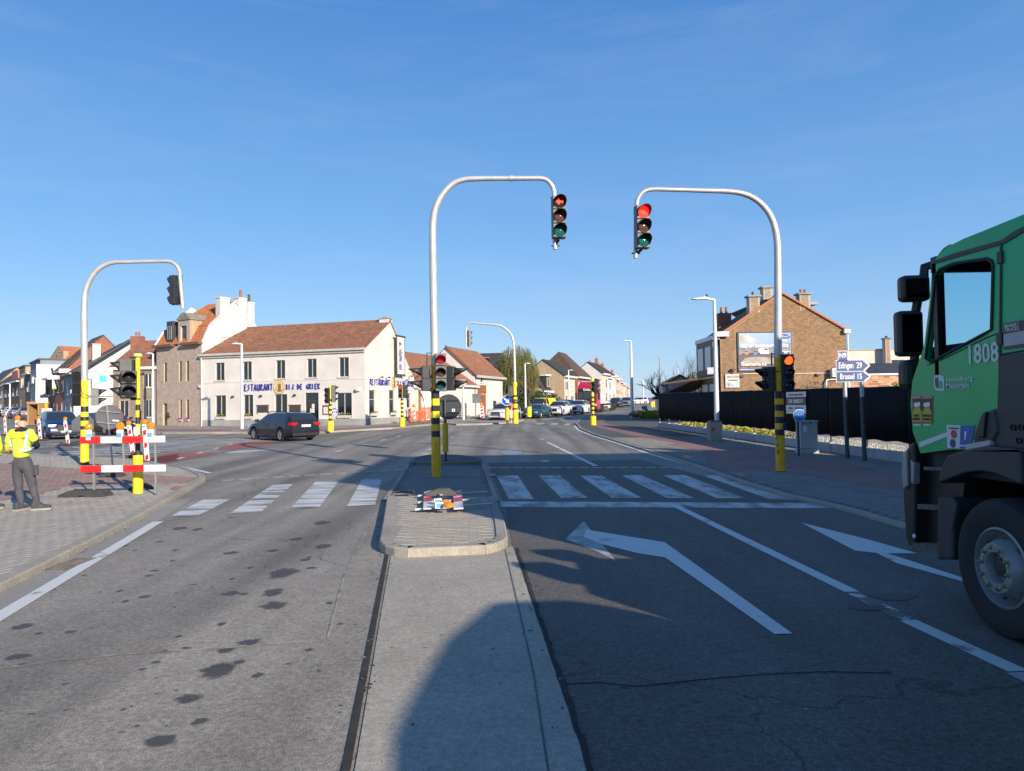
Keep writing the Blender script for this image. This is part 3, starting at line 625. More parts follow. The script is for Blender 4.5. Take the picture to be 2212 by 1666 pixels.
b=MB();b.tube(smoothpath([(-.12,-.12,zcp(330)),(-.10,-.16,zcp(420)),(0,-.17,zcp(500)),(.06,-.1,zcp(520))]),.007,5);b.build('cable',m_cable,tC)
pr=gp(1686.5,1019.5,.055);YR=pr.y;rp_=relp(pr,YR)
tR=thing('arched_traffic_light','tall arched signal mast on the right pavement with round red light overhanging the lane','traffic light',tuple(pr),0)
def zr(y):return rp_(*Z4(995,y)).z
bd=[(0,zr(1522),m_blk),(zr(1522),zr(1245),m_yel2),(zr(1245),zr(1197),m_blk),(zr(1197),zr(1149),m_yel2),(zr(1149),zr(1100),m_blk),(zr(1100),zr(1053),m_yel2),(zr(1053),zr(1003),m_blk),(zr(1003),zr(957),m_yel2),(zr(957),zr(900),m_blk),(zr(900),zr(612),m_yel2)]
banded_pole(tR,.120,bd,None,n=8,r2=.10)
text('C\n0\n4',.17,m_blk,tR,T(-.105,-.112,zr(1320))@Rz(R(-30))@FACE,wscale=.8,ext=.002)
b=MB();b.box(.035,.115,-.15,-.08,zr(1200),zr(1148));b.build('push_button_box',mat('navy_plastic',(.012,.03,.12),rough=.4),tR,bevel=.006)
pth=[rp_(*ZPR(*q)) for q in((866,880),(866,600),(864,400),(858,320),(838,240),(800,175),(745,125),(680,96),(600,84),(480,80),(385,77))]
pth=[Vector((p.x,0,p.z)) for p in pth];arm(tR,smoothpath([Vector((-.0,0,zr(640)))]+pth[1:]),.10,.056)
pt2=[rp_(*ZPR(*q)) for q in((392,77),(300,75),(200,73),(150,88),(122,125),(115,165),(111,260),(110,420),(110,438))]
pt2=[Vector((p.x,0,p.z)) for p in pt2];arm(tR,smoothpath(pt2),.056,.052)
h0=rp_(*ZPR(137,283));signal_head(tR,(h0.x,-.16,h0.z),R(10),[m_red_on,m_off_a,m_off_g],r=.150,w_=.345,pitch=.365,dep=.22,vlen=.26,body=m_headg)
b=MB();b.bar((pt2[-1].x-.1,0,pt2[-1].z+.12),(pt2[-1].x+.12,0,pt2[-1].z+.12),.03,.03);b.bar((pt2[-1].x,0,pt2[-1].z+.12),(h0.x,-.1,h0.z-.56),.05,.05);b.build('bracket',m_vis,tR)
hm=rp_(*Z4(1038,757));signal_head(tR,(hm.x,-.06,hm.z),R(6),[m_red_hot,m_off_k,m_off_k],r=.112,w_=.30,pitch=(zr(610)-zr(900))/3,dep=.22,vlen=.13)
hl=rp_(*Z4(908,805));signal_head(tR,(hl.x,.0,hl.z),R(-68),[m_off_k,m_off_k],r=.105,w_=.27,pitch=(zr(710)-zr(903))/2,vlen=.3)
b=MB();a_=rp_(*Z4(930,700));c_=rp_(*Z4(930,606));b.tube([(a_.x,0,a_.z),(c_.x,0,c_.z),(0,0,c_.z)],.02,6);b.tube([(hl.x,0,zr(755)),(0,-.1,zr(745))],.015,6);b.build('bracket',m_vis,tR)
plp=gp(183,1000,.09);plp=gp(*Z1(702,1150),.09);YL=plp.y;rl=relp(plp,YL)
tL=thing('arched_traffic_light','arched signal mast behind the red and white barrier with its signal head turned away','traffic light',tuple(plp),0)
def zl(y):return rl(*Z1(702,y)).z
bd=[(0,zl(1128),m_blk),(zl(1128),zl(965),m_yel),(zl(965),zl(915),m_blk),(zl(915),zl(858),m_yel),(zl(858),zl(828),m_blk),(zl(828),zl(785),m_yel),(zl(785),zl(752),m_blk),(zl(752),zl(712),m_yel),(zl(712),zl(666),m_blk),(zl(666),zl(443),m_yel)]
kk=YL/1536.
banded_pole(tL,9.0*kk,bd,None,n=12,r2=7.0*kk)
pth=[rl(*ZPL(*q)) for q in((272,1250),(272,1000),(280,780),(305,640),(370,480),(470,340),(600,245),(740,195),(880,185),(1000,184))]
pth=[Vector((p.x,0,p.z)) for p in pth];arm(tL,smoothpath([Vector((0,0,zl(455)))]+pth),7.0*kk,4.2*kk)
pt2=[rl(*ZPL(*q)) for q in((990,184),(1300,176),(1640,172),(1740,192),(1820,260),(1858,340),(1866,410),(1885,650),(1908,900),(1912,960))]
pt2=[Vector((p.x,0,p.z)) for p in pt2];arm(tL,smoothpath(pt2),4.2*kk,3.9*kk)
h0=rl(*ZPL(1800,655));signal_head(tL,(h0.x,.0,h0.z),R(-112),[m_off_k]*3,r=.15,w_=.34,pitch=(rl(*ZPL(1800,420)).z-rl(*ZPL(1800,900)).z)/3,dep=.22,vlen=.14)
b=MB();
for q in((1860,408),(1905,905)):
 c_=rl(*ZPL(*q));b.bar((c_.x-.12,0,c_.z),(c_.x+.12,0,c_.z),.03,.04)
b.build('bracket',m_galv2,tL)
hl=rl(*Z1(640,520));signal_head(tL,(hl.x,.05,hl.z),R(186),[m_off_k]*3,r=.11,w_=.30,pitch=(zl(375)-zl(662))/3,dep=.2)
hr_=rl(*Z1(782,587));signal_head(tL,(hr_.x,.02,hr_.z),R(120),[m_off_k]*2,r=.105,w_=.28,pitch=(zl(515)-zl(660))/2,dep=.2,body=m_headg)
b=MB();c_=rl(*Z1(757,440));b.tube([(0,0,zl(440)),(c_.x,0,c_.z),(c_.x,0,zl(520))],.018,6);b.tube(smoothpath([(-.05,-.12,zl(500)),(.02,-.13,zl(560)),(.2,-.05,zl(575)),(hr_.x-.05,0,zl(545))]),.008,5)
b.tube(smoothpath([(-.08,-.12,zl(530)),(.02,-.13,zl(590)),(.25,-.05,zl(590)),(hr_.x-.05,0,zl(575))]),.008,5);b.build('bracket',m_cable,tL)
ps=gp(*Z1(1145,1386),.09);YS=ps.y;rs=relp(ps,YS);ks=YS/1536.
tS=thing('traffic_light','short signal post with yellow cap standing behind the right end of the barrier','traffic light',tuple(ps),0)
def zs(y):return rs(*Z1(1148,y)).z
b=MB();b.lathe([(10.4*ks,0),(10.2*ks,zs(1070))],16);b.build('base',m_yel,tS,smooth=40)
b=MB();b.lathe([(10.2*ks,zs(1070)),(9.4*ks,zs(1055)),(5*ks,zs(1035)),(4.8*ks,zs(1020))],16);b.build('base_cap',m_blk,tS,smooth=40)
bd=[(zs(1035),zs(900),m_blk),(zs(900),zs(812),m_yel),(zs(812),zs(755),m_blk),(zs(755),zs(700),m_yel),(zs(700),zs(650),m_blk),(zs(650),zs(612),m_yel),(zs(612),zs(598),m_blk),(zs(598),zs(262),m_yel)]
banded_pole(tS,4.8*ks,bd,None,n=14)
b=MB();c_=zs(240);b.lathe([(.0001,c_+3*ks),(7.5*ks,c_+3*ks),(9*ks,c_+1.5*ks),(9*ks,c_-1.5*ks),(8*ks,c_-3.4*ks),(.0001,c_-3.4*ks)],18);b.build('cap',mat('cream_cap',(.72,.62,.25),rough=.5),tS,smooth=40)
h1=rs(*Z1(1095,485));signal_head(tS,(h1.x+.02,-.16,h1.z),R(30),[m_off_k,m_off_k],r=.115,w_=.30,pitch=(zs(372)-zs(598))/2,dep=.22,vlen=.26)
h2=rs(*Z1(1075,420));signal_head(tS,(h2.x-.06,.06,h2.z-.05),R(-80),[m_off_k,m_off_k,m_off_k],r=.105,w_=.30,pitch=(zs(272)-zs(595))/3,dep=.22,vlen=.24,body=m_headg)
b=MB();b.tube([(h1.x,-.1,zs(262)),(0,0,zs(262))],.02,6);b.tube([(h1.x,-.05,zs(604)),(0,0,zs(604))],.03,6);b.box(4.8*ks,6*ks,-.03,.03,zs(780),zs(700));b.build('bracket',m_blk,tS)
b=MB();b.prism([(-.055,.1),(.055,.1),(.055,-.04),(0,-.12),(-.055,-.04)],0,.01,T(0,-4.9*ks-.012,zs(875))@FACE);b.build('sticker',mat('white_sticker',(.75,.75,.72)),tS)
def small_post(px,py,ytop,heads,label,dz=.1,base_h=.62,bands=None,w_=None,old=False,arch=None,wpx=10.,cap=0):
 p=gp(px,py,dz);Y=p.y;k=Y/1536.;r_=relp(p,Y);zt=r_(px,ytop).z;zb=base_h
 t=thing('traffic_light',label,'traffic light',tuple(p),0);ym=m_yel
 b=MB();b.lathe([(wpx*k/2,0),(wpx*k/2,zb),(wpx*k*.28,zb+.05),(.0001,zb+.05)],14);b.build('base',ym,t,smooth=40)
 n=9;z0=zb+.05;bandz=[];hz=min(zt,2.05 if zt>2.6 else zt)
 for i in range(n):bandz.append((z0+(hz-z0)*i/n,z0+(hz-z0)*(i+1)/n,m_blk if i%2==0 else ym))
 if zt>hz:bandz.append((hz,zt,ym))
 banded_pole(t,wpx*k*.24,bandz,None,n=10)
 for(hx,hy,yaw,ls,pitch,r0,bd_) in heads:
  c=r_(hx,hy);signal_head(t,(c.x,-.12 if abs(yaw)<60 else 0,c.z),R(yaw),ls,r=r0,w_=.29,pitch=pitch,dep=.2,vlen=.22,body=bd_)
 return t,p,r_
x,y=Z2(1441,1245);s_=.33
small_post(x,y,Z2(0,880)[1],[(*Z2(1422,960),-12,[m_off_r,m_off_a,m_off_k],.33,.10,m_head),(*Z2(1467,943),95,[m_off_k]*3,.36,.10,m_headg)],'yellow and black signal post by the restaurant door, tall grey head on its right side',dz=.12,wpx=13.5)
x,y=Z2(2017,1205)
small_post(x,y,Z2(0,872)[1],[(*Z2(2003,925),5,[m_red_on,m_off_a,m_off_k],.33,.10,m_head),(*Z2(2035,925),95,[m_off_k]*3,.33,.10,m_head)],'yellow and black signal post showing red in front of the orange barriers',dz=.12,wpx=12.5)
x,y=ZN(1444,1638)
tq,pq,rq=small_post(x,y,ZN(0,745)[1],[(*ZN(1500,900),75,[m_off_k]*3,.36,.11,m_head),(*ZN(1462,905),-35,[m_off_k]*2,.36,.10,m_head)],'yellow and black signal post at the far corner, in front of the red lorry',dz=.06,wpx=13.)
x,y=ZP(1975,1405);pa=gp(x,y,.11);ra=relp(pa,pa.y);ka=pa.y/1536.
tA=thing('arched_traffic_light','arched signal mast on the far island beside the blue arrow sign','traffic light',tuple(pa),0)
def za_(yy):return ra(*ZP(1975,yy)).z
b=MB();b.lathe([(6*ka,0),(6*ka,za_(1180))],14);b.build('base',m_yel,tA,smooth=40)
banded_pole(tA,5*ka,[(za_(1180),za_(1150),m_blk),(za_(1150),za_(1078),m_yel),(za_(1078),za_(1040),m_blk),(za_(1040),za_(1035),m_yel),(za_(1035),za_(1005),m_blk),(za_(1005),za_(968),m_yel),(za_(968),za_(935),m_blk),(za_(935),za_(725),m_yel)],None,n=12)
pth=[ra(*ZPC(*q)) for q in((833,1640),(826,1500),(808,1430),(770,1385),(720,1352),(650,1340),(580,1334),(520,1329),(478,1327),(452,1338),(436,1360),(431,1395),(430,1528))]
pth=[Vector((p.x,0,p.z)) for p in pth];arm(tA,smoothpath([Vector((0,0,za_(735)))]+pth),.105,.06)
h0=ra(*ZPC(446,1456));signal_head(tA,(h0.x+.1,.0,h0.z),R(115),[m_off_k]*3,r=.14,w_=.34,pitch=.42,dep=.2,vlen=.14,body=m_headg)
h1=ra(*ZP(2005,880));signal_head(tA,(h1.x,0,h1.z),R(80),[m_off_k]*2,r=.10,w_=.30,pitch=.42)
h2=ra(*ZP(1893,868));signal_head(tA,(h2.x,0,h2.z),R(170),[m_off_k]*2,r=.10,w_=.32,pitch=.42,body=m_headg)
b=MB();b.tube([(h2.x,0,h2.z+.3),(0,0,h2.z+.3)],.03,6);b.build('bracket',m_blk,tA)
# buildings
def wallmat(name,col,**k):return mat(name,col,rough=.9,**{**dict(var=.07,vs=.8,fine=.06,fs=30,bump=.15,bs=25),**k})
m_white=wallmat('white_render',(.55,.53,.515),var=.1,vs=.7)
m_white2=wallmat('white_plaster',(.56,.54,.52))
m_plinth=wallmat('grey_plinth',(.27,.27,.265),var=.18,vs=1.2)
m_mortar=wallmat('mortar',(.46,.40,.34))
m_brown_br=mat('light_brown_brick',(.43,.325,.27),rough=.9,var=.2,vs=2.3,fine=.1,fs=18)
m_right_br=mat('yellow_brown_brick',(.215,.122,.062),rough=.9,var=.22,vs=1.7,fine=.14,fs=18)
m_dark_br=mat('dark_brown_brick',(.125,.085,.06),rough=.9,var=.2,vs=4,fine=.1,fs=20)
m_red_br=mat('red_brick',(.26,.105,.07),rough=.9,var=.15,vs=3,fine=.1,fs=20)
m_tan_br=mat('tan_brick',(.36,.275,.18),rough=.9,var=.14,vs=2,fine=.1,fs=20)
m_cream=wallmat('cream_wall',(.56,.49,.38));m_pink=wallmat('pale_pink_wall',(.50,.33,.26));m_bluegrey=wallmat('blue_grey_wall',(.21,.245,.30))
m_tile_o=mat('orange_roof_tile',(.40,.14,.055),rough=.75,var=.18,vs=1.5,fine=.16,fs=9)
m_tile_b=mat('brown_roof_tile',(.235,.11,.066),rough=.75,var=.16,vs=1.3,fine=.16,fs=8)
m_tile_k=mat('slate_roof',(.045,.043,.046),rough=.6,var=.16,vs=2)
m_tile_d=mat('dark_brown_tile',(.085,.06,.045),rough=.7,var=.16,vs=2,fine=.1,fs=9)
m_lead=mat('zinc_flashing',(.26,.27,.28),rough=.6,var=.1)
m_wframe=mat('white_frame',(.72,.72,.70),rough=.5,var=.04);m_dframe=mat('dark_frame',(.05,.045,.04),rough=.5,var=.1)
m_gframe=mat('grey_gutter',(.42,.41,.38),rough=.6,var=.1)
m_bframe=mat('brown_timber',(.16,.09,.05),rough=.6,var=.15,vs=5)
m_glass=mat('window_glass',(.012,.015,.018),rough=.06,spec=.9,var=0)
m_sill=mat('stone_sill',(.45,.43,.40),rough=.8,var=.1)
m_terra=mat('terracotta_pot',(.30,.11,.06),rough=.8)
m_curt=mat('net_curtain',(.45,.44,.42),rough=.9,var=.2,vs=9)
def brick_mesh_add(b,u,z,lw,lh,d,M,mi=0):
 x=lw/2-.009;y=lh/2-.011;e=.003
 b.add([(u-x,0,z-y),(u+x,0,z-y),(u+x,0,z+y),(u-x,0,z+y),(u-x+e,-d,z-y+e),(u+x-e,-d,z-y+e),(u+x-e,-d,z+y-e),(u-x+e,-d,z+y-e)],[(4,5,6,7),(0,1,5,4),(1,2,6,5),(2,3,7,6),(3,0,4,7)],mi,M)
class House:
 def __init__(s,name,label,cat,A,B,z0,group=None):
  s.A=Vector((A[0],A[1],z0));d=Vector((B[0]-A[0],B[1]-A[1],0));s.W=d.length;s.u=d.normalized();s.v=Vector((-s.u.y,s.u.x,0))
  s.rz=math.atan2(d.y,d.x);s.root=thing(name,label,cat,tuple(s.A),s.rz,group);s.Mi=(T(*s.A)@Rz(s.rz)).inverted();s.roots={}
 def lp(s,x,y,p0,n):
  """photo pixel -> local point on the local plane (p0, n)"""
  o=s.Mi@Vector((0,0,EYE));d=s.Mi.to_3x3()@ray(x,y);n=Vector(n);p0=Vector(p0);return o+d*((p0-o).dot(n)/d.dot(n))
 def frame(s,p0,U):
  p0=Vector(p0);U=Vector(U).normalized();Nn=Vector((U.y,-U.x,0));q=Matrix((U,-Nn,Vector((0,0,1)))).transposed().to_4x4();q.translation=p0;return q,Nn
 def rect(s,p0,U,x0,y0,x1,y1):
  q,n=s.frame(p0,U);xm,ym=(x0+x1)/2,(y0+y1)/2;U=Vector(U).normalized();p0=Vector(p0)
  u0=(s.lp(x0,ym,p0,n)-p0).dot(U);u1=(s.lp(x1,ym,p0,n)-p0).dot(U);z0=s.lp(xm,y1,p0,n).z;z1=s.lp(xm,y0,p0,n).z
  return(min(u0,u1),z0-p0.z,max(u0,u1),z1-p0.z)
 def wall(s,p0,U,outline,holes,m,reveal=.16,name='wall',parent=None,mreveal=None,back=.25):
  """wall with real openings; outline and holes in (u, z) from p0"""
  q,n=s.frame(p0,U);b=MB(q)
  loops=[[Vector((u,z,0)) for u,z in outline]]+[[Vector((h[0],h[1],0)),Vector((h[2],h[1],0)),Vector((h[2],h[3],0)),Vector((h[0],h[3],0))] for h in holes]
  flat=[p for l in loops for p in l];tr=geometry.tessellate_polygon(loops)
  b.add([(p.x,0,p.y) for p in flat],[tuple(t) for t in tr])
  for h in holes:
   a=[(h[0],h[1]),(h[2],h[1]),(h[2],h[3]),(h[0],h[3])]
   b.add([(x,0,z) for x,z in a]+[(x,reveal,z) for x,z in a],[(i,(i+1)%4,(i+1)%4+4,i+4) for i in range(4)],1 if mreveal else 0)
  return b.build(name,[m,mreveal] if mreveal else m,parent or s.root)
 def bricks(s,wallobj,p0,U,outline,holes,m,lw=.22,lh=.075,n_parts=300,d=.008,zmin=0.,centre=None):
  q,n=s.frame(p0,U);us=[o[0] for o in outline];zs_=[o[1] for o in outline];lst=[]
  j=0;z=max(min(zs_),zmin)+lh/2
  while z<max(zs_):
   u=min(us)+(lw/2 if j%2 else lw)
   while u<max(us):
    if all(inpoly(u+a,z+c_,outline) for a in(-lw*.45,lw*.45) for c_ in(-lh*.4,lh*.4)) and not any(h[0]-lw*.45<u<h[2]+lw*.45 and h[1]-lh*.4<z<h[3]+lh*.4 for h in holes):lst.append((u,z))
    u+=lw
   z+=lh;j+=1
  c=centre or((min(us)+max(us))/2,(min(zs_)+max(zs_))/2)
  lst.sort(key=lambda t:(t[0]-c[0])**2+(t[1]-c[1])**2)
  b=MB();brick_mesh_add(b,0,0,lw,lh,d,Matrix());M3=shades(m,(.84,1.12) if m is m_brown_br else(.62,1.35));me=[b.mesh('brick',q_) for q_ in M3]
  for u,z in lst[:n_parts]:
   o=bpy.data.objects.new('brick',me[rsh()]);C.objects.link(o);o.parent=wallobj;o.matrix_local=q@T(u,random.uniform(-.002,.001),z)
  b=MB(q)
  for u,z in lst[n_parts:]:brick_mesh_add(b,u,z,lw,lh,d+random.uniform(-.002,.002),Matrix(),rsh())
  if b.v:b.build('brick_field',M3,wallobj,kind='stuff')
 def win(s,p0,U,h,style='two',fm=None,inset=.12,parent=None,sill=True,glass=None,curtain=False,fw=.05,label=None,name='window'):
  q,n=s.frame(p0,U);fm=fm or m_dframe;u0,z0,u1,z1=h;b=MB(q);f=fw;y0,y1=inset-.03,inset+.03
  b.box(u0,u1,y0,y1,z0,z0+f);b.box(u0,u1,y0,y1,z1-f,z1);b.box(u0,u0+f,y0,y1,z0+f,z1-f);b.box(u1-f,u1,y0,y1,z0+f,z1-f)
  um=(u0+u1)/2
  if style=='two':b.box(um-f*.6,um+f*.6,y0-.01,y1,z0+f,z1-f)
  if style=='tran':b.box(u0+f,u1-f,y0,y1,z0+(z1-z0)*.62,z0+(z1-z0)*.62+f)
  if style=='cross':
   b.box(um-.02,um+.02,y0,y1,z0+f,z1-f);b.box(u0+f,um-.02,y0,y1,(z0+z1)/2-.02,(z0+z1)/2+.02);b.box(um+.02,u1-f,y0,y1,(z0+z1)/2-.02,(z0+z1)/2+.02)
  w_=b.build(name,fm,parent or s.root)
  if label:w_['label']=label
  b=MB(q);b.box(u0+.01,u1-.01,inset,inset+.012,z0+.01,z1-.01);b.build('pane',glass or m_glass,w_)
  if curtain:b=MB(q);b.box(u0+.02,u1-.02,inset-.012,inset-.006,z0+.02+(z1-z0)*.0,z0+(z1-z0)*.95);b.build('curtain',m_curt,w_)
  if sill:b=MB(q);b.box(u0-.12,u1+.12,-.07,inset,z0-.10,z0-.005);b.build('sill',m_sill,w_)
  return w_
 def tiled(s,P,m,tw=.24,th=.30,n_parts=300,thick=.12,name='roof',tilename='roof_tile',tiles=True,parent=None):
  """roof plane P = eave left, eave right, ridge right, ridge left (local), with overlapping curved tiles"""
  P=[Vector(p) for p in P];nrm=(P[1]-P[0]).cross(P[3]-P[0]).normalized()
  if nrm.z<0:nrm=-nrm
  b=MB();lo=[p-nrm*thick for p in P];vs=P+lo
  b.add(vs,[(0,1,2,3),(7,6,5,4),(0,4,5,1),(1,5,6,2),(2,6,7,3),(3,7,4,0)]);r_=b.build(name,m,parent or s.root)
  if not tiles:return r_
  n_r=max(1,round(((P[3]-P[0]).length+(P[2]-P[1]).length)/2/th));lst=[]
  for j in range(n_r):
   a0=P[0].lerp(P[3],j/n_r);a1=P[1].lerp(P[2],j/n_r);b0=P[0].lerp(P[3],min(1,(j+1.25)/n_r));b1=P[1].lerp(P[2],min(1,(j+1.25)/n_r))
   n_c=max(1,round((a1-a0).length/tw))
   for i in range(n_c):
    lst.append((a0.lerp(a1,i/n_c),a0.lerp(a1,(i+1)/n_c),b0.lerp(b1,min(1,i/n_c)),b0.lerp(b1,min(1,(i+1)/n_c))))
  random.shuffle(lst) if False else None
  def tilev(t):
   p,q_,r0,r1=t;h=.045;o=[]
   for k,hh in((0,.3),(.3,1),(.6,.35),(1,.3)):
    o.append(p.lerp(q_,k)+nrm*(h*hh+.02));o.append(r0.lerp(r1,k)+nrm*(h*hh*.8))
    o.append(p.lerp(q_,k)+nrm*.0)
   return o
  F_=[];M3=shades(m,(.86,1.10))
  for k in range(3):F_+=[(3*k,3*k+3,3*k+4,3*k+1),(3*k+2,3*k+5,3*k+3,3*k)]
  cx=len(lst)-n_parts*0
  near=lst[:n_parts] if n_parts else[]
  if near:
   p,q_,r0,r1=near[0];ex=(q_-p);ey=(r0-p)
   me=None
   for t in near:
    p,q_,r0,r1=t;M=Matrix(((q_-p).normalized(),nrm.cross((q_-p).normalized()),nrm)).transposed().to_4x4();M.translation=p
    if me is None:
     Mi=M.inverted();b=MB();b.add([Mi@v for v in tilev(t)],F_);me=[b.mesh(tilename,q2) for q2 in M3]
    o=bpy.data.objects.new(tilename,me[rsh()]);C.objects.link(o);o.parent=r_;o.matrix_local=M@Rx(random.uniform(-.01,.01))
  b=MB()
  for t in lst[len(near):]:b.add(tilev(t),F_,rsh())
  if b.v:b.build(tilename+'_field',M3,r_,kind='stuff')
  return r_
 def chimney(s,c,w_,d_,z0,z1,m=None,pots=2,cap=True,bricks=None,mcap=None,taper=0):
  x,y=c;b=MB();b.box(x-w_/2,x+w_/2,y-d_/2,y+d_/2,z0,z1);ch=b.build('chimney',m or m_red_br,s.root)
  if cap:b=MB();b.box(x-w_/2-.07,x+w_/2+.07,y-d_/2-.07,y+d_/2+.07,z1,z1+.09);b.build('cap',mcap or m_sill,ch)
  for k in range(pots):
   b=MB();px=x+(k-(pots-1)/2)*.32;b.lathe([(.10,z1+.09),(.085,z1+.45),(.06,z1+.45),(.06,z1+.3)],10,T(px,y,0));b.build('pot',m_terra,ch,smooth=40)
  return ch
 def gutter(s,a,b_,m=None,w_=.16,h=.16,name='gutter'):
  q=MB();q.bar(a,b_,w_,h);return q.build(name,m or m_wframe,s.root)
 def body(s,depth,ze,zr,vr,m,zb=None,front=True,holes=(),reveal=.16,side_holes=(),z_lo=-.6,brickm=None,back=True,**k):
  """box with two gable ends, ridge parallel to the facade at depth vr; returns front wall"""
  zb=ze if zb is None else zb;f=s.wall((0,0,0),(1,0,0),[(0,z_lo),(s.W,z_lo),(s.W,ze),(0,ze)],list(holes),m,reveal)
  gb=[(0,z_lo),(depth,z_lo),(depth,zb),(vr,zr),(0,ze)]
  s.wall((s.W,0,0),(0,1,0),gb,list(side_holes),m,reveal,name='wall')
  s.wall((0,depth,0),(0,-1,0),[(depth-u,z) for u,z in gb],[],m,name='wall')
  s.wall((s.W,depth,0),(-1,0,0),[(0,z_lo),(s.W,z_lo),(s.W,zb),(0,zb)],[],m,name='wall')
  return f
RA=at(436,926,61.6);RB=at(789,920.6,57.0)
z0=.27
h=House('restaurant','long white restaurant with brown tiled roof and blue lettering at the street corner','restaurant',RA,RB,z0)
W_=h.W;F0=(0,0,0);FU=(1,0,0)
fr=lambda*r:h.rect(F0,FU,*Z2(r[0],r[1]),*Z2(r[2],r[3]))
up_=[fr(519,695,592,838),fr(738,686,810,834),fr(1003,675,1078,822),fr(1252,663,1330,814),fr(1508,652,1588,808)]
dn=[fr(516,957,604,1148),fr(742,952,822,1145),fr(992,948,1095,1145),fr(1488,936,1612,1138)]
door=fr(1238,935,1346,1150);door=(door[0],.0,door[2],door[3])
ze=h.lp(789,Z2(0,582)[1],F0,(0,-1,0)).z;D_=9.45
h.wall(F0,FU,[(0,.0),(W_,.0),(W_,ze),(0,ze)],up_+dn+[door],m_white,reveal=.2)
SP=(W_,0,0);SU=(0,1,0);sr=lambda*r:h.rect(SP,SU,*Z2(r[0],r[1]),*Z2(r[2],r[3]))
apz=h.lp(*Z2(1935,372),(W_,4.55,0),(1,0,0)).z;bez=h.lp(*Z2(2140,828),SP,(1,0,0)).z
sh=[sr(1752,915,1802,1118),sr(1912,915,1955,1112),sr(2052,940,2084,1058)]
h.wall(SP,SU,[(0,0),(D_,0),(D_,bez),(4.55,apz),(0,ze)],sh,m_white,reveal=.2)
h.wall((0,D_,0),(0,-1,0),[(0,0),(D_,0),(D_,ze),(D_-4.55,apz),(0,bez)],[],m_white)
h.wall((W_,D_,0),(-1,0,0),[(0,0),(W_,0),(W_,bez),(0,bez)],[],m_white)
pz=h.lp(*Z2(1000,1150),F0,(0,-1,0)).z
b=MB()
for a,c in((0,door[0]-.05),(door[2]+.05,W_+.035)):b.box(a,c,-.035,.0,-.3,pz)
b.box(W_,W_+.035,-.0,D_,-.3,pz);b.build('plinth',m_plinth,h.root,bevel=.01)
sz=h.lp(*Z2(1000,845),F0,(0,-1,0)).z
b=MB();b.box(0,W_+.03,-.03,0,sz,sz+.05);b.box(W_,W_+.03,0,8.6,sz,sz+.05);b.build('string_course',m_white2,h.root)
b=MB();b.box(-.1,W_+.12,-.32,-.16,ze-.10,ze+.08);b.build('gutter',m_gframe,h.root);b=MB();b.box(-.1,W_+.02,-.15,-.0,ze-.28,ze-.10);b.build('eaves_board',m_gframe,h.root)
for i in up_:h.win(F0,FU,i,'two',m_gframe,inset=.14,fw=.045)
for i,q in enumerate(dn):h.win(F0,FU,q,'two',m_gframe,inset=.16,sill=False,fw=.055,curtain=False)
for i in sh:h.win(SP,SU,i,'tran',m_gframe,inset=.12,fw=.05,sill=True)
for q in up_+dn:
 b=MB();t=.09;y=-.012
 b.box(q[0]-t,q[0],y,0,q[1],q[3]+t);b.box(q[2],q[2]+t,y,0,q[1],q[3]+t);b.box(q[0],q[2],y,0,q[3],q[3]+t);b.build('window_surround',m_white2,h.root)
b=MB();u0,_,u1,z1=door;b.box(u0,u1,.15,.2,0,.08);b.box(u0,u0+.12,.12,.2,.08,z1);b.box(u1-.12,u1,.12,.2,.08,z1);b.box(u0+.12,u1-.12,.12,.2,z1-.12,z1);b.box(u0+.12,u1-.12,.12,.2,z1-.75,z1-.62);b.box(u0+.3,u0+.38,.12,.2,.08,z1-.75);dr=b.build('door',m_dframe,h.root)
b=MB();b.box(u0+.1,u1-.1,.17,.185,.08,z1-.1);b.build('pane',m_glass,dr)
for k,(a,c) in enumerate((((1284,1025),(1306,1060)),((1265,1062),(1283,1096)),((1286,1062),(1306,1096)))):
 q=h.rect(F0,FU,*Z2(*a),*Z2(*c));b=MB();b.box(q[0],q[2],.14,.15,q[1],q[3]);b.build('notice',m_white2,dr)
b=MB();q=fr(1240,985,1330,1000);b.box(door[0]-.1,door[0]+.0,-.02,.0,0,door[3]);b.build('door_surround',m_white2,h.root)
ov=.18
P=[(-.0,-.22,ze+.02),(W_+.06,-.22,ze+.02),(W_+.06,4.55,apz+.12),(-.0,4.55,apz+.12)]
h.tiled(P,m_tile_b,tw=.25,th=.33,n_parts=300)
h.tiled([(W_+.06,D_+.15,bez),(0,D_+.15,bez),(0,4.55,apz+.12),(W_+.06,4.55,apz+.12)],m_tile_b,tiles=False)
b=MB();b.tube([(0,4.55,apz+.14),(W_+.08,4.55,apz+.14)],.1,8);b.build('ridge_tile',m_tile_b,h.root)
cz=h.lp(*Z2(1925,345),(W_-.4,4.55,0),(0,-1,0)).z
ch=h.chimney((W_-.42,4.55),.85,.75,apz-.6,cz,m_white,pots=0,cap=True,mcap=m_plinth)
b=MB();b.box(W_-.6,W_-.2,4.3,4.8,cz+.09,cz+.2);b.build('cap',m_plinth,ch)
m_blue=mat('blue_letters',(.035,.045,.28),rough=.4,var=0);m_pale_blue=mat('pale_blue_edge',(.25,.28,.45),rough=.5,var=0)  # pale blue is a flat print colour
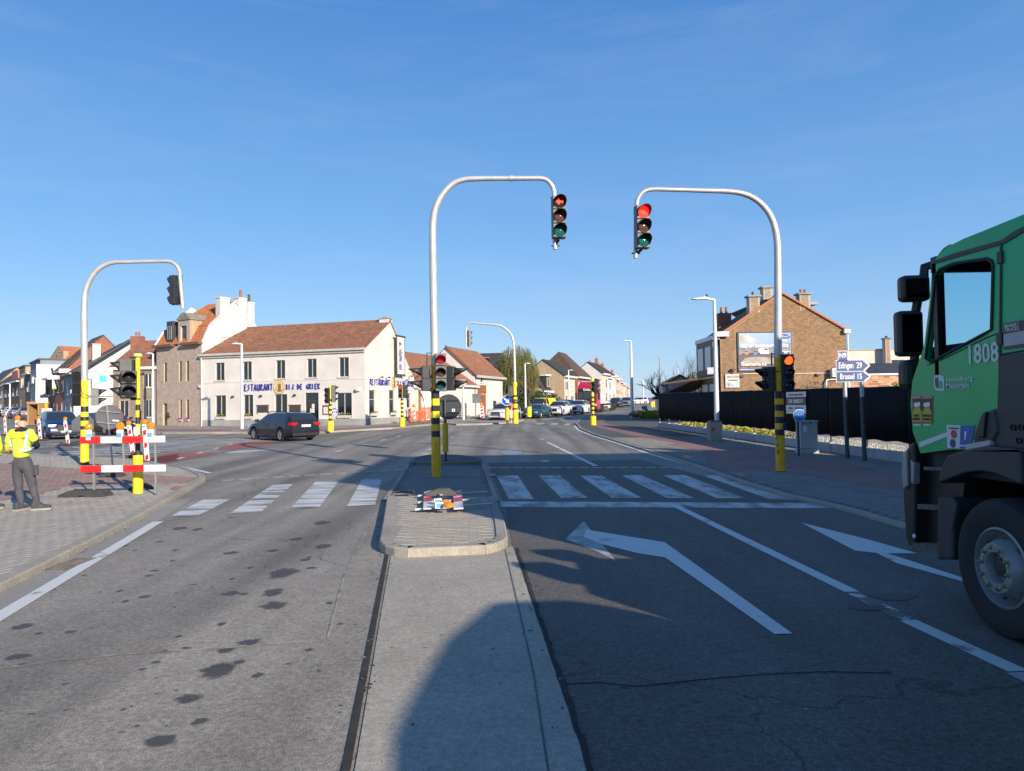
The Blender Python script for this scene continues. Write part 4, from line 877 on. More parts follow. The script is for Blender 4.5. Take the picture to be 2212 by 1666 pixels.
def wall_text(s_,x0,y0,x1,y1,p0,U,size=None,m=None,hh=h,**k):
 q=hh.rect(p0,U,x0,y0,x1,y1);M,n=hh.frame(p0,U);wd=q[2]-q[0];ht=q[3]-q[1]
 cu=bpy.data.curves.new('t','FONT');cu.body=s_;cu.size=ht*1.32;cu.shear=k.get('shear',0);o=bpy.data.objects.new('t',cu);me=bpy.data.meshes.new_from_object(o);xs=[v.co.x for v in me.vertices];ww=max(xs)-min(xs)
 bpy.data.objects.remove(o);bpy.data.meshes.remove(me)
 return text(s_,ht*1.32,m or m_blue,hh.root,M@T((q[0]+q[2])/2,-k.get('off',.03),(q[1]+q[3])/2)@Rx(math.pi/2),wscale=wd/ww,ext=k.get('ext',.01),shear=k.get('shear',0),bold=k.get('bold',0))
GL={'R':[[(0,0),(.1,1),(.75,.8),(.15,.5),(.8,0)]],'E':[[(.65,1),(.05,.9),(.0,.05),(.65,0)],[(0,.5),(.5,.52)]],'S':[[(.65,1),(.1,.72),(.6,.45),(.0,0)]],'T':[[(0,.95),(.8,1)],[(.42,1),(.35,0)]],'A':[[(0,0),(.42,1),(.72,0)],[(.15,.32),(.62,.36)]],'U':[[(.05,1),(.1,.1),(.6,.0),(.7,1)]],'N':[[(0,0),(.08,1),(.62,.05),(.7,1)]],'B':[[(.05,0),(.05,1),(.62,.75),(.08,.52),(.68,.25),(.05,0)]],'I':[[(.2,1),(.2,0)]],'J':[[(.6,1),(.5,.1),(.05,.25)]],'D':[[(.05,0),(.05,1),(.75,.45),(.05,0)]],'G':[[(.72,.9),(.05,.55),(.5,0),(.68,.42),(.35,.45)]],'K':[[(.05,1),(.05,0)],[(.65,1),(.08,.45),(.68,0)]],' ':[]}
def stroke_text(s_,x0,y0,x1,y1,p0,U,m,hh,thick=.11,off=.03,vert=False,ext=.02):
 q=hh.rect(p0,U,x0,y0,x1,y1);M,n=hh.frame(p0,U);n_=len(s_);
 if vert:cw=q[2]-q[0];chh=(q[3]-q[1])/n_
 else:cw=(q[2]-q[0])/n_;chh=q[3]-q[1]
 for i,ch_ in enumerate(s_):
  if not GL[ch_]:continue
  b=MB(M)
  ox=q[0] if vert else q[0]+i*cw;oz=q[3]-(i+1)*chh if vert else q[1]
  sx=cw*(1.if not vert else 1.1);sz_=chh*(1 if not vert else.78)
  for st_ in GL[ch_]:
   for a,c in zip(st_[:-1],st_[1:]):
    A=(ox+a[0]*sx*.95,-off,oz+a[1]*sz_);Bb=(ox+c[0]*sx*.95,-off,oz+c[1]*sz_);b.bar(A,Bb,ext,thick)
  b.build('letter',m,hh.root,label="blue letter '%s'"%ch_)
a,c=Z2(728,868),Z2(985,920);stroke_text('RESTAURANT',a[0],a[1]+0,c[0],c[1],F0,FU,m_blue,h)
a,c=Z2(1085,866),Z2(1365,908);stroke_text('BIJ DE GRIEK',a[0],a[1]-0,c[0],c[1],F0,FU,m_blue,h)
a,c=Z2(1755,830),Z2(1918,876);stroke_text('RESTAURANT',*a,*c,SP,SU,m_blue,h,thick=.10)
a,c=Z2(1970,842),Z2(2108,884);stroke_text('BIJ DE GRIEK',*a,*c,SP,SU,m_blue,h,thick=.10)
m_emb=mat('emblem_cream',(.55,.42,.22),rough=.6,var=.25,vs=9);m_embb=mat('emblem_brown',(.22,.10,.04),rough=.6)
for(x,y,r_,p0,U) in((1036,890,.58,F0,FU),(1948,860,.52,SP,SU)):
 M,n=h.frame(p0,U);c=h.lp(*Z2(x,y),p0,n);uu=(c-Vector(p0)).dot(Vector(U).normalized())
 Q=M@T(uu,-.03,c.z)@Rx(math.pi/2);b=MB(Q);b.lathe([(.0001,.03),(r_*.85,.03),(r_*.88,.045),(r_,.045),(r_,-.02)],28);e_=b.build('emblem',m_emb,h.root,smooth=30)
 b=MB(Q)
 for k in range(7):aa=R(200+k*23);b.cbox((math.cos(aa)*r_*.66,math.sin(aa)*r_*.66,.035),(.12,.05,.012),0)
 b.lathe([(.0001,.045),(.13,.045),(.16,.032)],12,T(0,.12,0));b.cbox((0,-.15,.036),(.26,.3,.012));b.cbox((0,-.32,.036),(.42,.06,.012));b.build('emblem_figure',m_embb,e_)
M,n=h.frame(SP,SU);q=h.rect(SP,SU,*Z2(1940,492),*Z2(2000,788));b=MB(M);cu_=(q[0]+q[2])/2
b.box(q[0],q[2],-.42,-.38,q[1],q[3]);bn=b.build('banner_sign',m_white2,h.root)
b=MB(M);b.box(q[0]-.2,q[2]+.2,-.46,-.34,q[3],q[3]+.14);b.box(q[0]-.1,q[2]+.1,-.44,-.36,q[1]-.1,q[1]);b.box(q[0]-.05,q[0],-.44,-.36,q[1],q[3]);b.box(q[2],q[2]+.05,-.44,-.36,q[1],q[3]);b.box(cu_-.04,cu_+.04,-.34,0,q[3]+.02,q[3]+.1);b.box(cu_-.04,cu_+.04,-.36,0,q[1]-.08,q[1]-.02);b.build('banner_frame',m_dframe,h.root)
a,c=Z2(1956,532),Z2(1984,752);stroke_text('BIJDEGRIEK',*a,*c,SP,SU,mat('grey_blue_letters',(.12,.13,.3),rough=.5,var=0),h,thick=.06,off=.44,vert=True)
for r_,nm,mm in(((860,1038,942,1094),'blackboard',m_dframe),((1118,1036,1200,1088),'blackboard',m_dframe),((1380,1034,1430,1112),'menu_case',m_bframe),((1388,1050,1422,1104),'menu',m_white2)):
 q=fr(*r_);b=MB();yy=-.07 if nm=='menu' else-.05;b.box(q[0],q[2],yy,0,q[1],q[3]);o=b.build(nm,mm,h.root,bevel=.01)
 if nm=='blackboard':b=MB();b.box(q[0]-.12,q[2]+.12,-.07,0,q[3],q[3]+.06);b.box(q[0]-.06,q[0],-.06,0,q[1]-.1,q[3]);b.box(q[2],q[2]+.06,-.06,0,q[1]-.1,q[3]);b.build('board_frame',m_bframe,o)
for x,y in((664,966),(888,960),(1159,954)):
 c=h.lp(*Z2(x,y),F0,(0,-1,0));b=MB();b.box(c.x-.09,c.x+.09,-.2,0,c.z-.09,c.z+.07);b.build('wall_lamp',m_dframe,h.root,bevel=.02)
c=h.lp(*Z2(1668,910),F0,(0,-1,0));b=MB();b.box(c.x-.15,c.x+.15,-.3,0,c.z-.12,c.z+.12);b.build('wall_lamp',m_white2,h.root,bevel=.03)
for x,y in((1822,810),(1880,812),(1935,808),(2000,800),(2060,802),(2110,806)):
 c=h.lp(*Z2(x,y),SP,(1,0,0));b=MB();b.tube([(W_,c.y,c.z-.1),(W_+.35,c.y,c.z)],.02,5);b.cbox((W_+.4,c.y,c.z-.02),(.16,.12,.12));b.build('wall_lamp',m_dframe,h.root)
b=MB();b.box(-.2,.12,-.15,-.02,h.lp(*Z2(430,895),F0,(0,-1,0)).z,h.lp(*Z2(430,872),F0,(0,-1,0)).z);b.build('alarm_box',m_white2,h.root)
b=MB();b.tube([(.05,-.10,-.1),(.05,-.10,ze-.1)],.05,8);b.build('downpipe',m_wframe,h.root)
REST=h
m_leaf=mat('leaf_green',(.06,.095,.025),rough=.7,var=.35,vs=6);m_flow_y=mat('yellow_flower',(.62,.42,.03),rough=.7,var=.2);m_flow_w=mat('pale_flower',(.55,.5,.55),rough=.7);m_flow_p=mat('purple_flower',(.30,.06,.25),rough=.7)
def leafclump(b,c,s_,n,size,mi=0,flat=1.):
 for _ in range(n):
  while True:
   d=Vector((random.uniform(-1,1),random.uniform(-1,1),random.uniform(-1,1)))
   if d.length<1:break
  p=Vector(c)+Vector((d.x*s_[0],d.y*s_[1],d.z*s_[2]));a=Vector((random.uniform(-1,1),random.uniform(-1,1),random.uniform(-1,1))).normalized();e=a.orthogonal().normalized()*size*random.uniform(.6,1.3);f=a.cross(e.normalized())*size*random.uniform(.35,.6)
  b.add([p-e,p+f,p+e,p-f],[(0,1,2,3)],mi)
for i,q in enumerate(dn):
 bx=thing('flower_box',['stone window box with yellow flowers, leftmost along the restaurant front','window box of orange and yellow flowers behind the lamp post','window box low in the third restaurant window, over the parked estate car','wide window box with pale flowers right of the restaurant door'][i],'flower box',tuple(h.A+h.u*q[0]+Vector((0,0,q[1]))),h.rz)
 L_=q[2]-q[0];b=MB();b.box(.08,L_-.08,-.12,.1,.0,.22);b.build('box',m_sill,bx,bevel=.01);b=MB();leafclump(b,(L_/2,-.02,.30),(L_/2-.1,.14,.16),160,.045);b.build('foliage',m_leaf,bx,kind='stuff');b=MB();leafclump(b,(L_/2,-.04,.34),(L_/2-.15,.15,.13),50,.04);b.build('flowers',m_flow_w if i==3 else m_flow_y,bx,kind='stuff')
for i in range(2):
 q=sh[i];o_=h.A+h.u*W_+h.v*q[0]+Vector((0,0,q[1]));bx=thing('flower_box',['stone window box under the first side window of the restaurant','stone window box under the second side window of the restaurant'][i],'flower box',tuple(o_),h.rz+math.pi/2)
 L_=q[2]-q[0];b=MB();b.box(.05,L_-.05,-.3,-.08,-.02,.2);b.build('box',m_sill,bx);b=MB();leafclump(b,(L_/2,-.2,.28),(L_/2,.14,.14),110,.045);b.build('foliage',m_leaf,bx,kind='stuff')
MA=at(338.5,928,65.0);MBp=at(436.5,926,61.6)
h=House('mansard_house','tall light brown brick house with orange mansard roof left of the white restaurant','house',MA,MBp,.25)
W_=h.W;fr=lambda*r:h.rect(F0,FU,*Z2(r[0],r[1]),*Z2(r[2],r[3]))
ze=h.lp(*Z2(230,560),F0,(0,-1,0)).z;holes=[fr(107,695,130,850),fr(228,683,250,845),fr(285,680,308,842),fr(232,992,252,1162),fr(286,992,308,1160)]
dh=fr(100,1022,134,1225);dh=(dh[0],0.02,dh[2],dh[3])
ol=[(0,0),(W_,0),(W_,ze),(0,ze)]
wl=h.wall(F0,FU,ol,holes+[dh],m_mortar,reveal=.14,mreveal=mat('cream_reveal',(.50,.40,.24),rough=.9));h.bricks(wl,F0,FU,ol,holes+[dh],m_brown_br)
for q in holes:h.win(F0,FU,q,'tran',m_bframe,inset=.11,fw=.05,sill=False)
b=MB();b.box(dh[0],dh[2],.16,.2,.02,dh[3]);b.build('door',m_bframe,h.root)
D2=11.0;z1=h.lp(*Z2(410,395),(0,.9,0),(0,-1,0)).z;zt=h.lp(*Z2(690,205),(0,4.6,0),(0,-1,0)).z+.3
D2=7.0;z1=8.87;zt=11.35;RV=3.5
side=[(0,0),(D2,0),(D2,ze),(D2-.8,z1),(RV+.4,zt-.1),(RV,zt),(.8,z1),(0,ze)]
h.wall((W_,0,0),(0,1,0),side,[],m_white,name='wall');h.wall((0,D2,0),(0,-1,0),[(D2-u,z) for u,z in side],[],m_white,name='wall')
h.tiled([(.05,-.1,ze+.15),(W_-.05,-.1,ze+.15),(W_-.1,.8,z1+.03),(.1,.8,z1+.03)],m_tile_o,tw=.24,th=.3,n_parts=150)
h.tiled([(.1,.8,z1+.05),(W_-.1,.8,z1+.05),(W_-.1,RV,zt+.05),(2.6,RV,zt+.05)],m_tile_o,tw=.24,th=.3,n_parts=150)
h.tiled([(W_,D2,ze),(0,D2,ze),(2.6,RV,zt),(W_,RV,zt)],m_tile_o,tiles=False)
b=MB();b.box(-.1,W_*.42,-.42,-.002,ze-.02,ze+.2);b.box(W_*.62,W_+.08,-.42,-.002,ze-.02,ze+.2);b.build('cornice',m_bframe,h.root)
q=fr(238,450,305,560);du0=q[0]-.25;du1=q[2]+.25;dz1=ze+2.25
hole=(q[0]+.12,ze+.25,q[2]-.22,ze+1.75)
dw=h.wall((0,-.05,0),FU,[(du0,ze-.2),(du1,ze-.2),(du1,dz1),(du0,dz1)],[hole],m_mortar,name='dormer_front');h.bricks(dw,(0,-.05,0),FU,[(du0,ze),(du1,ze),(du1,dz1),(du0,dz1)],[hole],m_brown_br,n_parts=60)
h.win((0,-.05,0),FU,hole,'tran',m_bframe,inset=.2,sill=True)
b=MB();b.box(du0,du0+.02,-.05,1.2,ze,dz1);b.box(du1-.02,du1,-.05,1.2,ze,dz1);b.build('dormer_side',m_tan_br,h.root)
um=(du0+du1)/2;rw=(du1-du0)/2+.12;pr_=[(um-rw,dz1),(um-rw,dz1+.12),(um-rw*.75,dz1+.25),(um-rw*.35,dz1+.58),(um,dz1+.68),(um+rw*.35,dz1+.58),(um+rw*.75,dz1+.25),(um+rw,dz1+.12),(um+rw,dz1)]
b=MB();b.prism(pr_,-1.9,.14,Matrix(((1,0,0,0),(0,0,-1,0),(0,1,0,0),(0,0,0,1))));b.build('dormer_hood',mat('weathered_stone',(.22,.19,.165),rough=.9,var=.25,vs=3),h.root)
q=fr(132,440,178,535);b=MB();b.box(q[0]-.05,q[2]+.05,-.02,1.0,ze+.45,ze+2.3);b.build('dormer',m_dframe,h.root,bevel=.03);h.win((0,-.03,0),FU,(q[0]+.15,ze+.65,q[2]-.12,ze+1.85),'cross',m_bluegrey,inset=-.02,sill=False)
b=MB();b.bar((-.02,-.1,ze+.2),(.1,.82,z1+.1),.14,.24);b.build('rake_board',m_wframe,h.root)
b=MB()
for a,c in zip([(0,ze),(.8,z1)],[(.8,z1),(RV,zt)]):b.bar((W_+.02,a[0],a[1]+.10),(W_+.02,c[0],c[1]+.10),.25,.14)
b.build('parapet',m_white2,h.root)
h.tiled([(.1,D2-.8,z1+.03),(.1,.8,z1+.03),(2.6,RV,zt+.03),(2.6,RV+.02,zt+.03)],m_tile_o,tiles=False)
def stack(x0,x1,ytop,ybot,pot=None):
 a=h.lp(*Z2(x0,ytop),(W_,0,0),(1,0,0));c=h.lp(*Z2(x1,ybot),(W_,0,0),(1,0,0));b=MB();b.box(W_-.55,W_+.08,a.y,c.y,min(c.z,8),a.z-.12);o=b.build('chimney',m_white,h.root)
 b=MB();b.box(W_-.6,W_+.13,a.y-.05,c.y+.05,a.z-.12,a.z);b.build('cap',m_white2,o)
 if pot:b=MB();b.lathe([(.14,a.z),(.11,a.z+.65),(.13,a.z+.65),(.13,a.z+.72)],10,T(W_-.2,(a.y+c.y)/2,0));b.build('pot',pot,o,smooth=40)
stack(552,630,165,300);stack(700,766,170,440,m_terra);stack(772,828,205,440,m_dframe)
for i,x in enumerate((240,296)):
 q=fr(x-12,1130,x+14,1162);bx=thing('flower_box',['small box of purple flowers in the left of two low windows of the brick house','small box of purple flowers in the right of two low windows of the brick house'][i],'flower box',tuple(h.A+h.u*q[0]+Vector((0,0,q[1]))),h.rz)
 b=MB();b.box(0,q[2]-q[0],-.1,.12,0,.14);b.build('box',m_sill,bx);b=MB();leafclump(b,((q[2]-q[0])/2,-.05,.2),(.35,.12,.12),70,.05);b.build('flowers',m_flow_p,bx,kind='stuff')
b=MB();c=h.lp(*Z2(143,1118),F0,(0,-1,0));b.lathe([(.0001,.12),(.2,.1),(.28,0)],12,T(c.x,0,c.z)@Rx(math.pi/2));b.build('door_canopy',m_dframe,h.root)
HA=at(244,926,65.8);HB=at(342,926,65.3)
h=House('brick_house','dark brick house with brown tiled roof between the white gable and the tall mansard house','house',HA,HB,.25)
W_=h.W;fr=lambda*r:h.rect(F0,FU,*ZM(r[0],r[1]),*ZM(r[2],r[3]))
ze=h.lp(*ZM(980,598),F0,(0,-1,0)).z;zr_=h.lp(*ZM(1200,200),(0,4.4,0),(0,-1,0)).z
hs_=[fr(1128,655,1222,845),fr(785,1028,908,1265),fr(1138,1020,1225,1260),fr(790,670,850,830)]
ol=[(0,0),(W_,0),(W_,ze),(0,ze)]
fw_=h.body(8.8,ze,zr_,4.4,m_mortar,holes=hs_,z_lo=0);h.bricks(fw_,F0,FU,ol,hs_,m_dark_br,n_parts=300)
for q in hs_:h.win(F0,FU,q,'two',m_wframe if q==hs_[0] else m_gframe,inset=.12)
b=MB();b.box(-.25,W_+.0,-.3,-.02,ze-.02,ze+.22);b.build('gutter',m_wframe,h.root)
h.tiled([(-.3,-.28,ze+.2),(W_,-.28,ze+.2),(W_,4.4,zr_),(-.3,4.4,zr_)],m_tile_b,n_parts=200);h.tiled([(W_,9,ze),(-.3,9,ze),(-.3,4.4,zr_),(W_,4.4,zr_)],m_tile_b,tiles=False)
c=h.lp(*ZM(1010,210),(0,3.6,0),(0,-1,0));h.chimney((c.x,3.9),1.1,.7,zr_-1.6,zr_+.4,m_red_br,pots=2,cap=False)
def rowhouse(name,label,xl,Yl,xr,Yr,ytop_l,rise,wm,rm,depth=8.5,win_rows=((.16,.38),(.58,.82)),ncol=2,gut=m_wframe,flat=False,cat='house',group=None,ch=None,wm_side=None,tiles=False,vr=None,cw=.5,dd=True):
 A=at(xl,900,Yl);B=at(xr,900,Yr);z0=g((Yl+Yr)/2)+.08
 h=House(name,label,cat,A,B,z0,group);W_=h.W;ze=EYE+(at(xl,ytop_l,Yl).z-EYE)-z0;vr=vr or depth/2
 hl=[]
 for(a,c) in win_rows:
  for i in range(ncol):
   u0=W_*(i+.5-cw/2)/ncol;u1=W_*(i+.5+cw/2)/ncol;hl.append((u0,ze*a,u1,ze*c))
 dr=None
 if dd and hl:h0=hl[0];hl[0]=dr=(h0[0],.02,h0[0]+min(1.0,h0[2]-h0[0]),ze*.36)
 if flat:h.body(depth,ze,ze+.05,vr,wm,holes=hl)
 else:h.body(depth,ze,ze+rise,vr,wm,holes=hl)
 for q in hl:
  if q is dr:b=MB();b.box(q[0],q[2],.1,.14,q[1],q[3]);b.build('door',random.choice((m_bframe,m_dframe,m_wframe)),h.root)
  else:h.win(F0,FU,q,random.choice(('two','tran','cross')),random.choice((m_wframe,m_wframe,m_dframe)),inset=.1,curtain=random.random()<.35,fw=.07)
 if not flat:
  h.tiled([(-.05,-.3,ze+.05),(W_+.05,-.3,ze+.05),(W_+.05,vr,ze+rise+.1),(-.05,vr,ze+rise+.1)],rm,tw=.3,th=.36,n_parts=0,tiles=tiles);h.tiled([(W_+.05,depth+.2,ze),(-.05,depth+.2,ze),(-.05,vr,ze+rise+.1),(W_+.05,vr,ze+rise+.1)],rm,tiles=False)
 else:
  b=MB();b.box(-.15,W_+.15,-.2,depth+.1,ze+.02,ze+.25);b.build('roof',rm,h.root)
 if gut:b=MB();b.box(-.0,W_,-.45,-.02,ze-.12,ze+.1);b.build('gutter',gut,h.root)
 if ch:h.chimney((W_*ch[0],vr),.9,.6,ze+rise-.5,ze+rise+ch[1],ch[2],pots=2)
 return h
h=rowhouse('gable_house','blue grey house whose white end gable carries the big blue and white advert',139.7,88,159,82,812,4.1,m_bluegrey,m_tile_k,depth=12.0,ncol=2,gut=m_lead)
W_=h.W;SP=(W_,0,0);SU=(0,1,0)
apx=h.lp(282,734.5,SP,(1,0,0))
b=MB();b.add([(W_+.02,0,-.5),(W_+.02,14,-.5),(W_+.02,14,2),(W_+.02,apx.y,apx.z),(W_+.02,0,h.lp(159,812,SP,(1,0,0)).z)],[(0,1,2,3,4)]);b.build('gable_wall',m_white2,h.root)
b=MB();b.bar((W_-.2,-.2,h.lp(159,812,SP,(1,0,0)).z+.05),(W_-.2,apx.y,apx.z+.08),3.0,.12);b.build('roof_slope',m_tile_k,h.root)
q=h.rect(SP,SU,*ZM(338,636),*ZM(690,966));M,n=h.frame(SP,SU);b=MB(M);b.box(q[0],q[2]+1.5,-.12,-.03,q[1],q[3]);bb=b.build('advert',m_white2,h.root)
b=MB(M);b.box(q[0],q[2]+1.5,-.14,-.03,q[1]-.05,q[1]);b.box(q[0],q[2]+1.5,-.14,-.03,q[3],q[3]+.05);b.build('advert_frame',m_dframe,bb)
q2=h.rect(SP,SU,*ZM(502,672),*ZM(602,776));b=MB(M);b.box(q2[0],q2[2],-.13,-.12,q2[1],q2[3]);b.build('blue_square',mat('cyan_print',(.03,.38,.65),rough=.5,var=0),bb)
a,c=ZM(514,656),ZM(602,690);wall_text('VER',*a,*c,SP,SU,m=m_white2,hh=h,off=.15,bold=.02);a,c=ZM(612,662),ZM(690,682);wall_text('TEL',*a,*c,SP,SU,m=m_pale_blue,hh=h,off=.14)
for k in range(3):
 a,c=ZM(620-50*k,790+38*k),ZM(670,804+38*k);q3=h.rect(SP,SU,*a,*c);b=MB(M);b.box(q3[0],q3[2],-.13,-.12,q3[1]+.1,q3[3]);b.build('advert_line',m_pale_blue,bb)
q3=h.rect(SP,SU,*ZM(350,700),*ZM(480,850));b=MB(M);b.prism([(q3[0],q3[1]),(q3[2],q3[1]),(q3[2],q3[1]+.9),(q3[2]-.5,q3[3]-.3),(q3[0]+1,q3[3]),(q3[0],q3[3]-.6)],.115,.125,Rx(math.pi/2));b.build('advert_figure',mat('pale_print',(.52,.53,.58),rough=.6,var=.25,vs=1.5),bb)
c0=h.lp(*ZM(412,470),(W_-.1,3.2,0),(1,0,0));c1=h.lp(*ZM(412,250),(W_-.1,3.2,0),(1,0,0));c2=h.lp(*ZM(527,250),(W_,3.2,0),(1,0,0))
h.chimney((W_-.6,(c1.y+c2.y)/2),1.0,abs(c2.y-c1.y),c0.z-1,c1.z,m_white2,pots=2,cap=True)
ROW1='terraced houses along the side street at the left'
rowhouse('brick_house','red brown house with tan stepped roof edge behind the left signal pole',119.5,93,139.7,88,806,4.6,m_red_br,m_tile_d,ncol=2,group=ROW1,tiles=True)
rowhouse('brick_house','dark low house with white eaves and a yellow sale board on its front',98,99.5,119.5,93,820,2.6,m_dark_br,m_tile_d,ncol=2,group=ROW1)
h=rowhouse('modern_house','tall modern blue grey house with blank pale side wall and flat roof',65.6,113.5,86.7,104,787,0,m_bluegrey,m_dframe,depth=14,flat=True,ncol=2,win_rows=((.34,.52),(.62,.8)),gut=None,wm_side=None,group=ROW1)
b=MB();b.box(h.W,h.W+.06,-.5,14,2.6,h.lp(86.7,787,(h.W,0,0),(0,-1,0)).z);b.build('side_cladding',wallmat('pale_grey_cladding',(.46,.46,.47)),h.root)
rowhouse('brick_house','narrow brown house directly left of the modern grey one',54.5,119,65.6,113.5,810,1.8,m_dark_br,m_tile_k,ncol=1,group=ROW1)
rowhouse('brick_house','house with grey box storey on top, between brown houses down the street',41.5,126,54.5,119,797,.5,m_tan_br,m_tile_k,flat=True,ncol=1,gut=None,group=ROW1)
h=rowhouse('brick_house','long dark brown brick house with pink dormer far down the side street',8,142,41.5,126,831,3.4,m_dark_br,m_tile_d,ncol=4,group=ROW1,ch=(.6,.8,m_sill))
b=MB();b.prism([(h.W*.35,6.2),(h.W*.75,6.2),(h.W*.7,8.3),(h.W*.35,8.3)],-2.4,-.5,Matrix(((1,0,0,0),(0,0,-1,0),(0,1,0,0),(0,0,0,1))));b.build('dormer',wallmat('salmon_render',(.42,.17,.13)),h.root)
rowhouse('brick_house','orange brick house at the far left edge of the photo',-14,156,8,142,838,3.6,m_pink,m_tile_k,ncol=2,group=ROW1)
rowhouse('brick_house','last grey roofed house cut off at the left edge',-40,172,-14,156,843,4.6,m_tan_br,m_tile_k,ncol=2,group=ROW1)
A=at(97,880,132);B=at(155,880,126);h=House('gabled_house','house with stepped orange gable and big tan chimney behind the modern flat roof','house',A,B,.9);zt=at(128,752,129).z-.9;ze=at(97,789,132).z-.9
h.wall(F0,FU,[(0,0),(h.W,0),(h.W,ze),(h.W/2,zt+.4),(0,ze)],[],m_tan_br);h.tiled([(0,0,ze),(0,10,ze),(h.W/2,10,zt+.4),(h.W/2,0,zt+.4)],m_tile_o,tiles=False);h.tiled([(h.W,10,ze),(h.W,0,ze),(h.W/2,0,zt+.4),(h.W/2,10,zt+.4)],m_tile_o,tiles=False)
c=h.lp(*ZL(1090,330),(0,-.4,0),(0,-1,0));c1=h.lp(*ZL(1035,330),(0,-.4,0),(0,-1,0));c2=h.lp(*ZL(1150,330),(0,-.4,0),(0,-1,0));h.chimney((c.x,-.1),c2.x-c1.x,.8,2,c.z,m_tan_br,pots=3)
def dpt(t,s_=0):return(RB.x+.322*t-.947*s_,RB.y+.947*t+.322*s_)
A=dpt(9.45);B=dpt(24.0)
h=House('white_annex','low white building with long brown tiled roof behind the orange barriers','building',A,B,.35);W_=h.W
fr=lambda*r:h.rect(F0,FU,*ZP(r[0],r[1]),*ZP(r[2],r[3]))
ze=h.lp(*ZP(1300,775),F0,(0,-1,0)).z;zr_=h.lp(*ZP(200,225),(0,4.5,0),(0,-1,0)).z
dq=fr(362,845,420,1195);hq=[(dq[0],.05,dq[2],dq[3]),fr(455,900,520,1190)]
hq[1]=(hq[1][0],.05,hq[1][2],hq[1][3])
h.body(9,ze,zr_,4.5,m_white2,holes=hq,z_lo=-.3)
b=MB();b.box(hq[0][0],hq[0][2],.1,.14,.05,hq[0][3]);b.build('door',mat('varnished_door',(.30,.12,.03),rough=.5,var=.2,vs=5),h.root)
b=MB();b.box(hq[1][0],hq[1][2],.1,.14,.05,hq[1][3]);b.build('door',m_wframe,h.root)
h.tiled([(-.1,-.3,ze),(W_,-.3,ze),(W_,4.5,zr_),(-.1,4.5,zr_)],m_tile_b,n_parts=200);h.tiled([(W_,9.2,ze),(0,9.2,ze),(0,4.5,zr_),(W_,4.5,zr_)],m_tile_b,tiles=False)
b=MB();b.box(W_*.35,W_+.3,-.4,-.1,ze-.25,ze-.02);b.build('gutter',m_white2,h.root)
h.chimney((1.5,2.5),.7,.6,ze+.6,ze+2.3,m_white2,pots=0)
A=dpt(23.6);B=dpt(33.0)
h=House('white_barn','white building with steep brown roof, brown door and skylight annex left of the willow','building',A,B,.45);W_=h.W
fr=lambda*r:h.rect(F0,FU,*ZP(r[0],r[1]),*ZP(r[2],r[3]));ze=h.lp(*ZP(1300,600),F0,(0,-1,0)).z;zr_=ze+3.25
hq=[fr(1395,642,1440,728),fr(1405,925,1490,1250),fr(1340,770,1492,915),fr(1602,1030,1662,1190)];hq[1]=(hq[1][0],.05,hq[1][2],hq[1][3])
h.body(6.8,ze,zr_,3.4,m_white2,holes=hq,z_lo=-.3)
h.win(F0,FU,hq[0],'one',m_wframe);m_wood=mat('brown_cladding',(.25,.095,.035),rough=.6,var=.15,vs=4)
b=MB();b.box(hq[1][0],hq[1][2],.06,.1,.05,hq[1][3]);b.build('door',m_wood,h.root);b=MB();b.box(hq[2][0],hq[2][2],.04,.08,hq[2][1],hq[2][3]);b.build('door_panel',m_wood,h.root);b=MB();b.box(hq[3][0],hq[3][2],.06,.1,hq[3][1],hq[3][3]);b.build('shutter',m_dframe,h.root)
h.tiled([(-.15,-.3,ze),(W_+.2,-.3,ze),(W_+.2,3.4,zr_+.1),(-.15,3.4,zr_+.1)],m_tile_b,n_parts=200);h.tiled([(W_,7,ze),(0,7,ze),(0,3.4,zr_+.1),(W_,3.4,zr_+.1)],m_tile_b,tiles=False)
b=MB();b.box(-.1,W_+.3,-.45,-.32,ze-.3,ze-.02);b.build('gutter',m_gframe,h.root);b=MB();b.box(W_*.4,W_,-.04,0,-.3,.9);b.build('plinth',m_plinth,h.root)
b=MB();b.bar((-.2,-.3,ze+.03),(-.2,3.4,zr_+.13),.12,.2);b.build('rake_board',m_tile_b,h.root)
A=at(1028,880,97);B=at(1081,880,97.5);h=House('house','small house with orange tiled roof and skylight seen over the white barn','house',A,B,.6);W_=h.W
zr_=at(1050,772,101).z-.6;ze=zr_-4.2
h.body(7,ze,zr_,3.5,m_white2);h.tiled([(-.1,-.3,ze),(W_+.1,-.3,ze),(W_-.4,3.5,zr_),(-.1,3.5,zr_)],m_tile_o,n_parts=0);h.tiled([(W_,7.2,ze),(0,7.2,ze),(0,3.5,zr_),(W_,3.5,zr_)],m_tile_o,tiles=False)
c=h.lp(*ZP(1465,360),(0,1.9,0),(0,-1,0));b=MB();b.bar((c.x,1.4,c.z-.75),(c.x,2.3,c.z+.35),1.2,.1);b.build('skylight',m_glass,h.root)
A=at(1081,880,98);B=at(1093,880,103);h=House('white_house','white gable end behind the orange roof, partly hidden by the willow','house',A,B,.6);h.wall(F0,FU,[(0,0),(7,0),(7,3.5),(3.2,8.6),(0,5.6)],[],m_white2);h.wall((0,6,0),(0,-1,0),[(0,0),(6,0),(6,5.6),(0,5.6)],[],m_white2)
h.tiled([(0,0,5.6),(0,8,5.6),(3.2,8,8.6),(3.2,0,8.6)],m_tile_k,tiles=False)
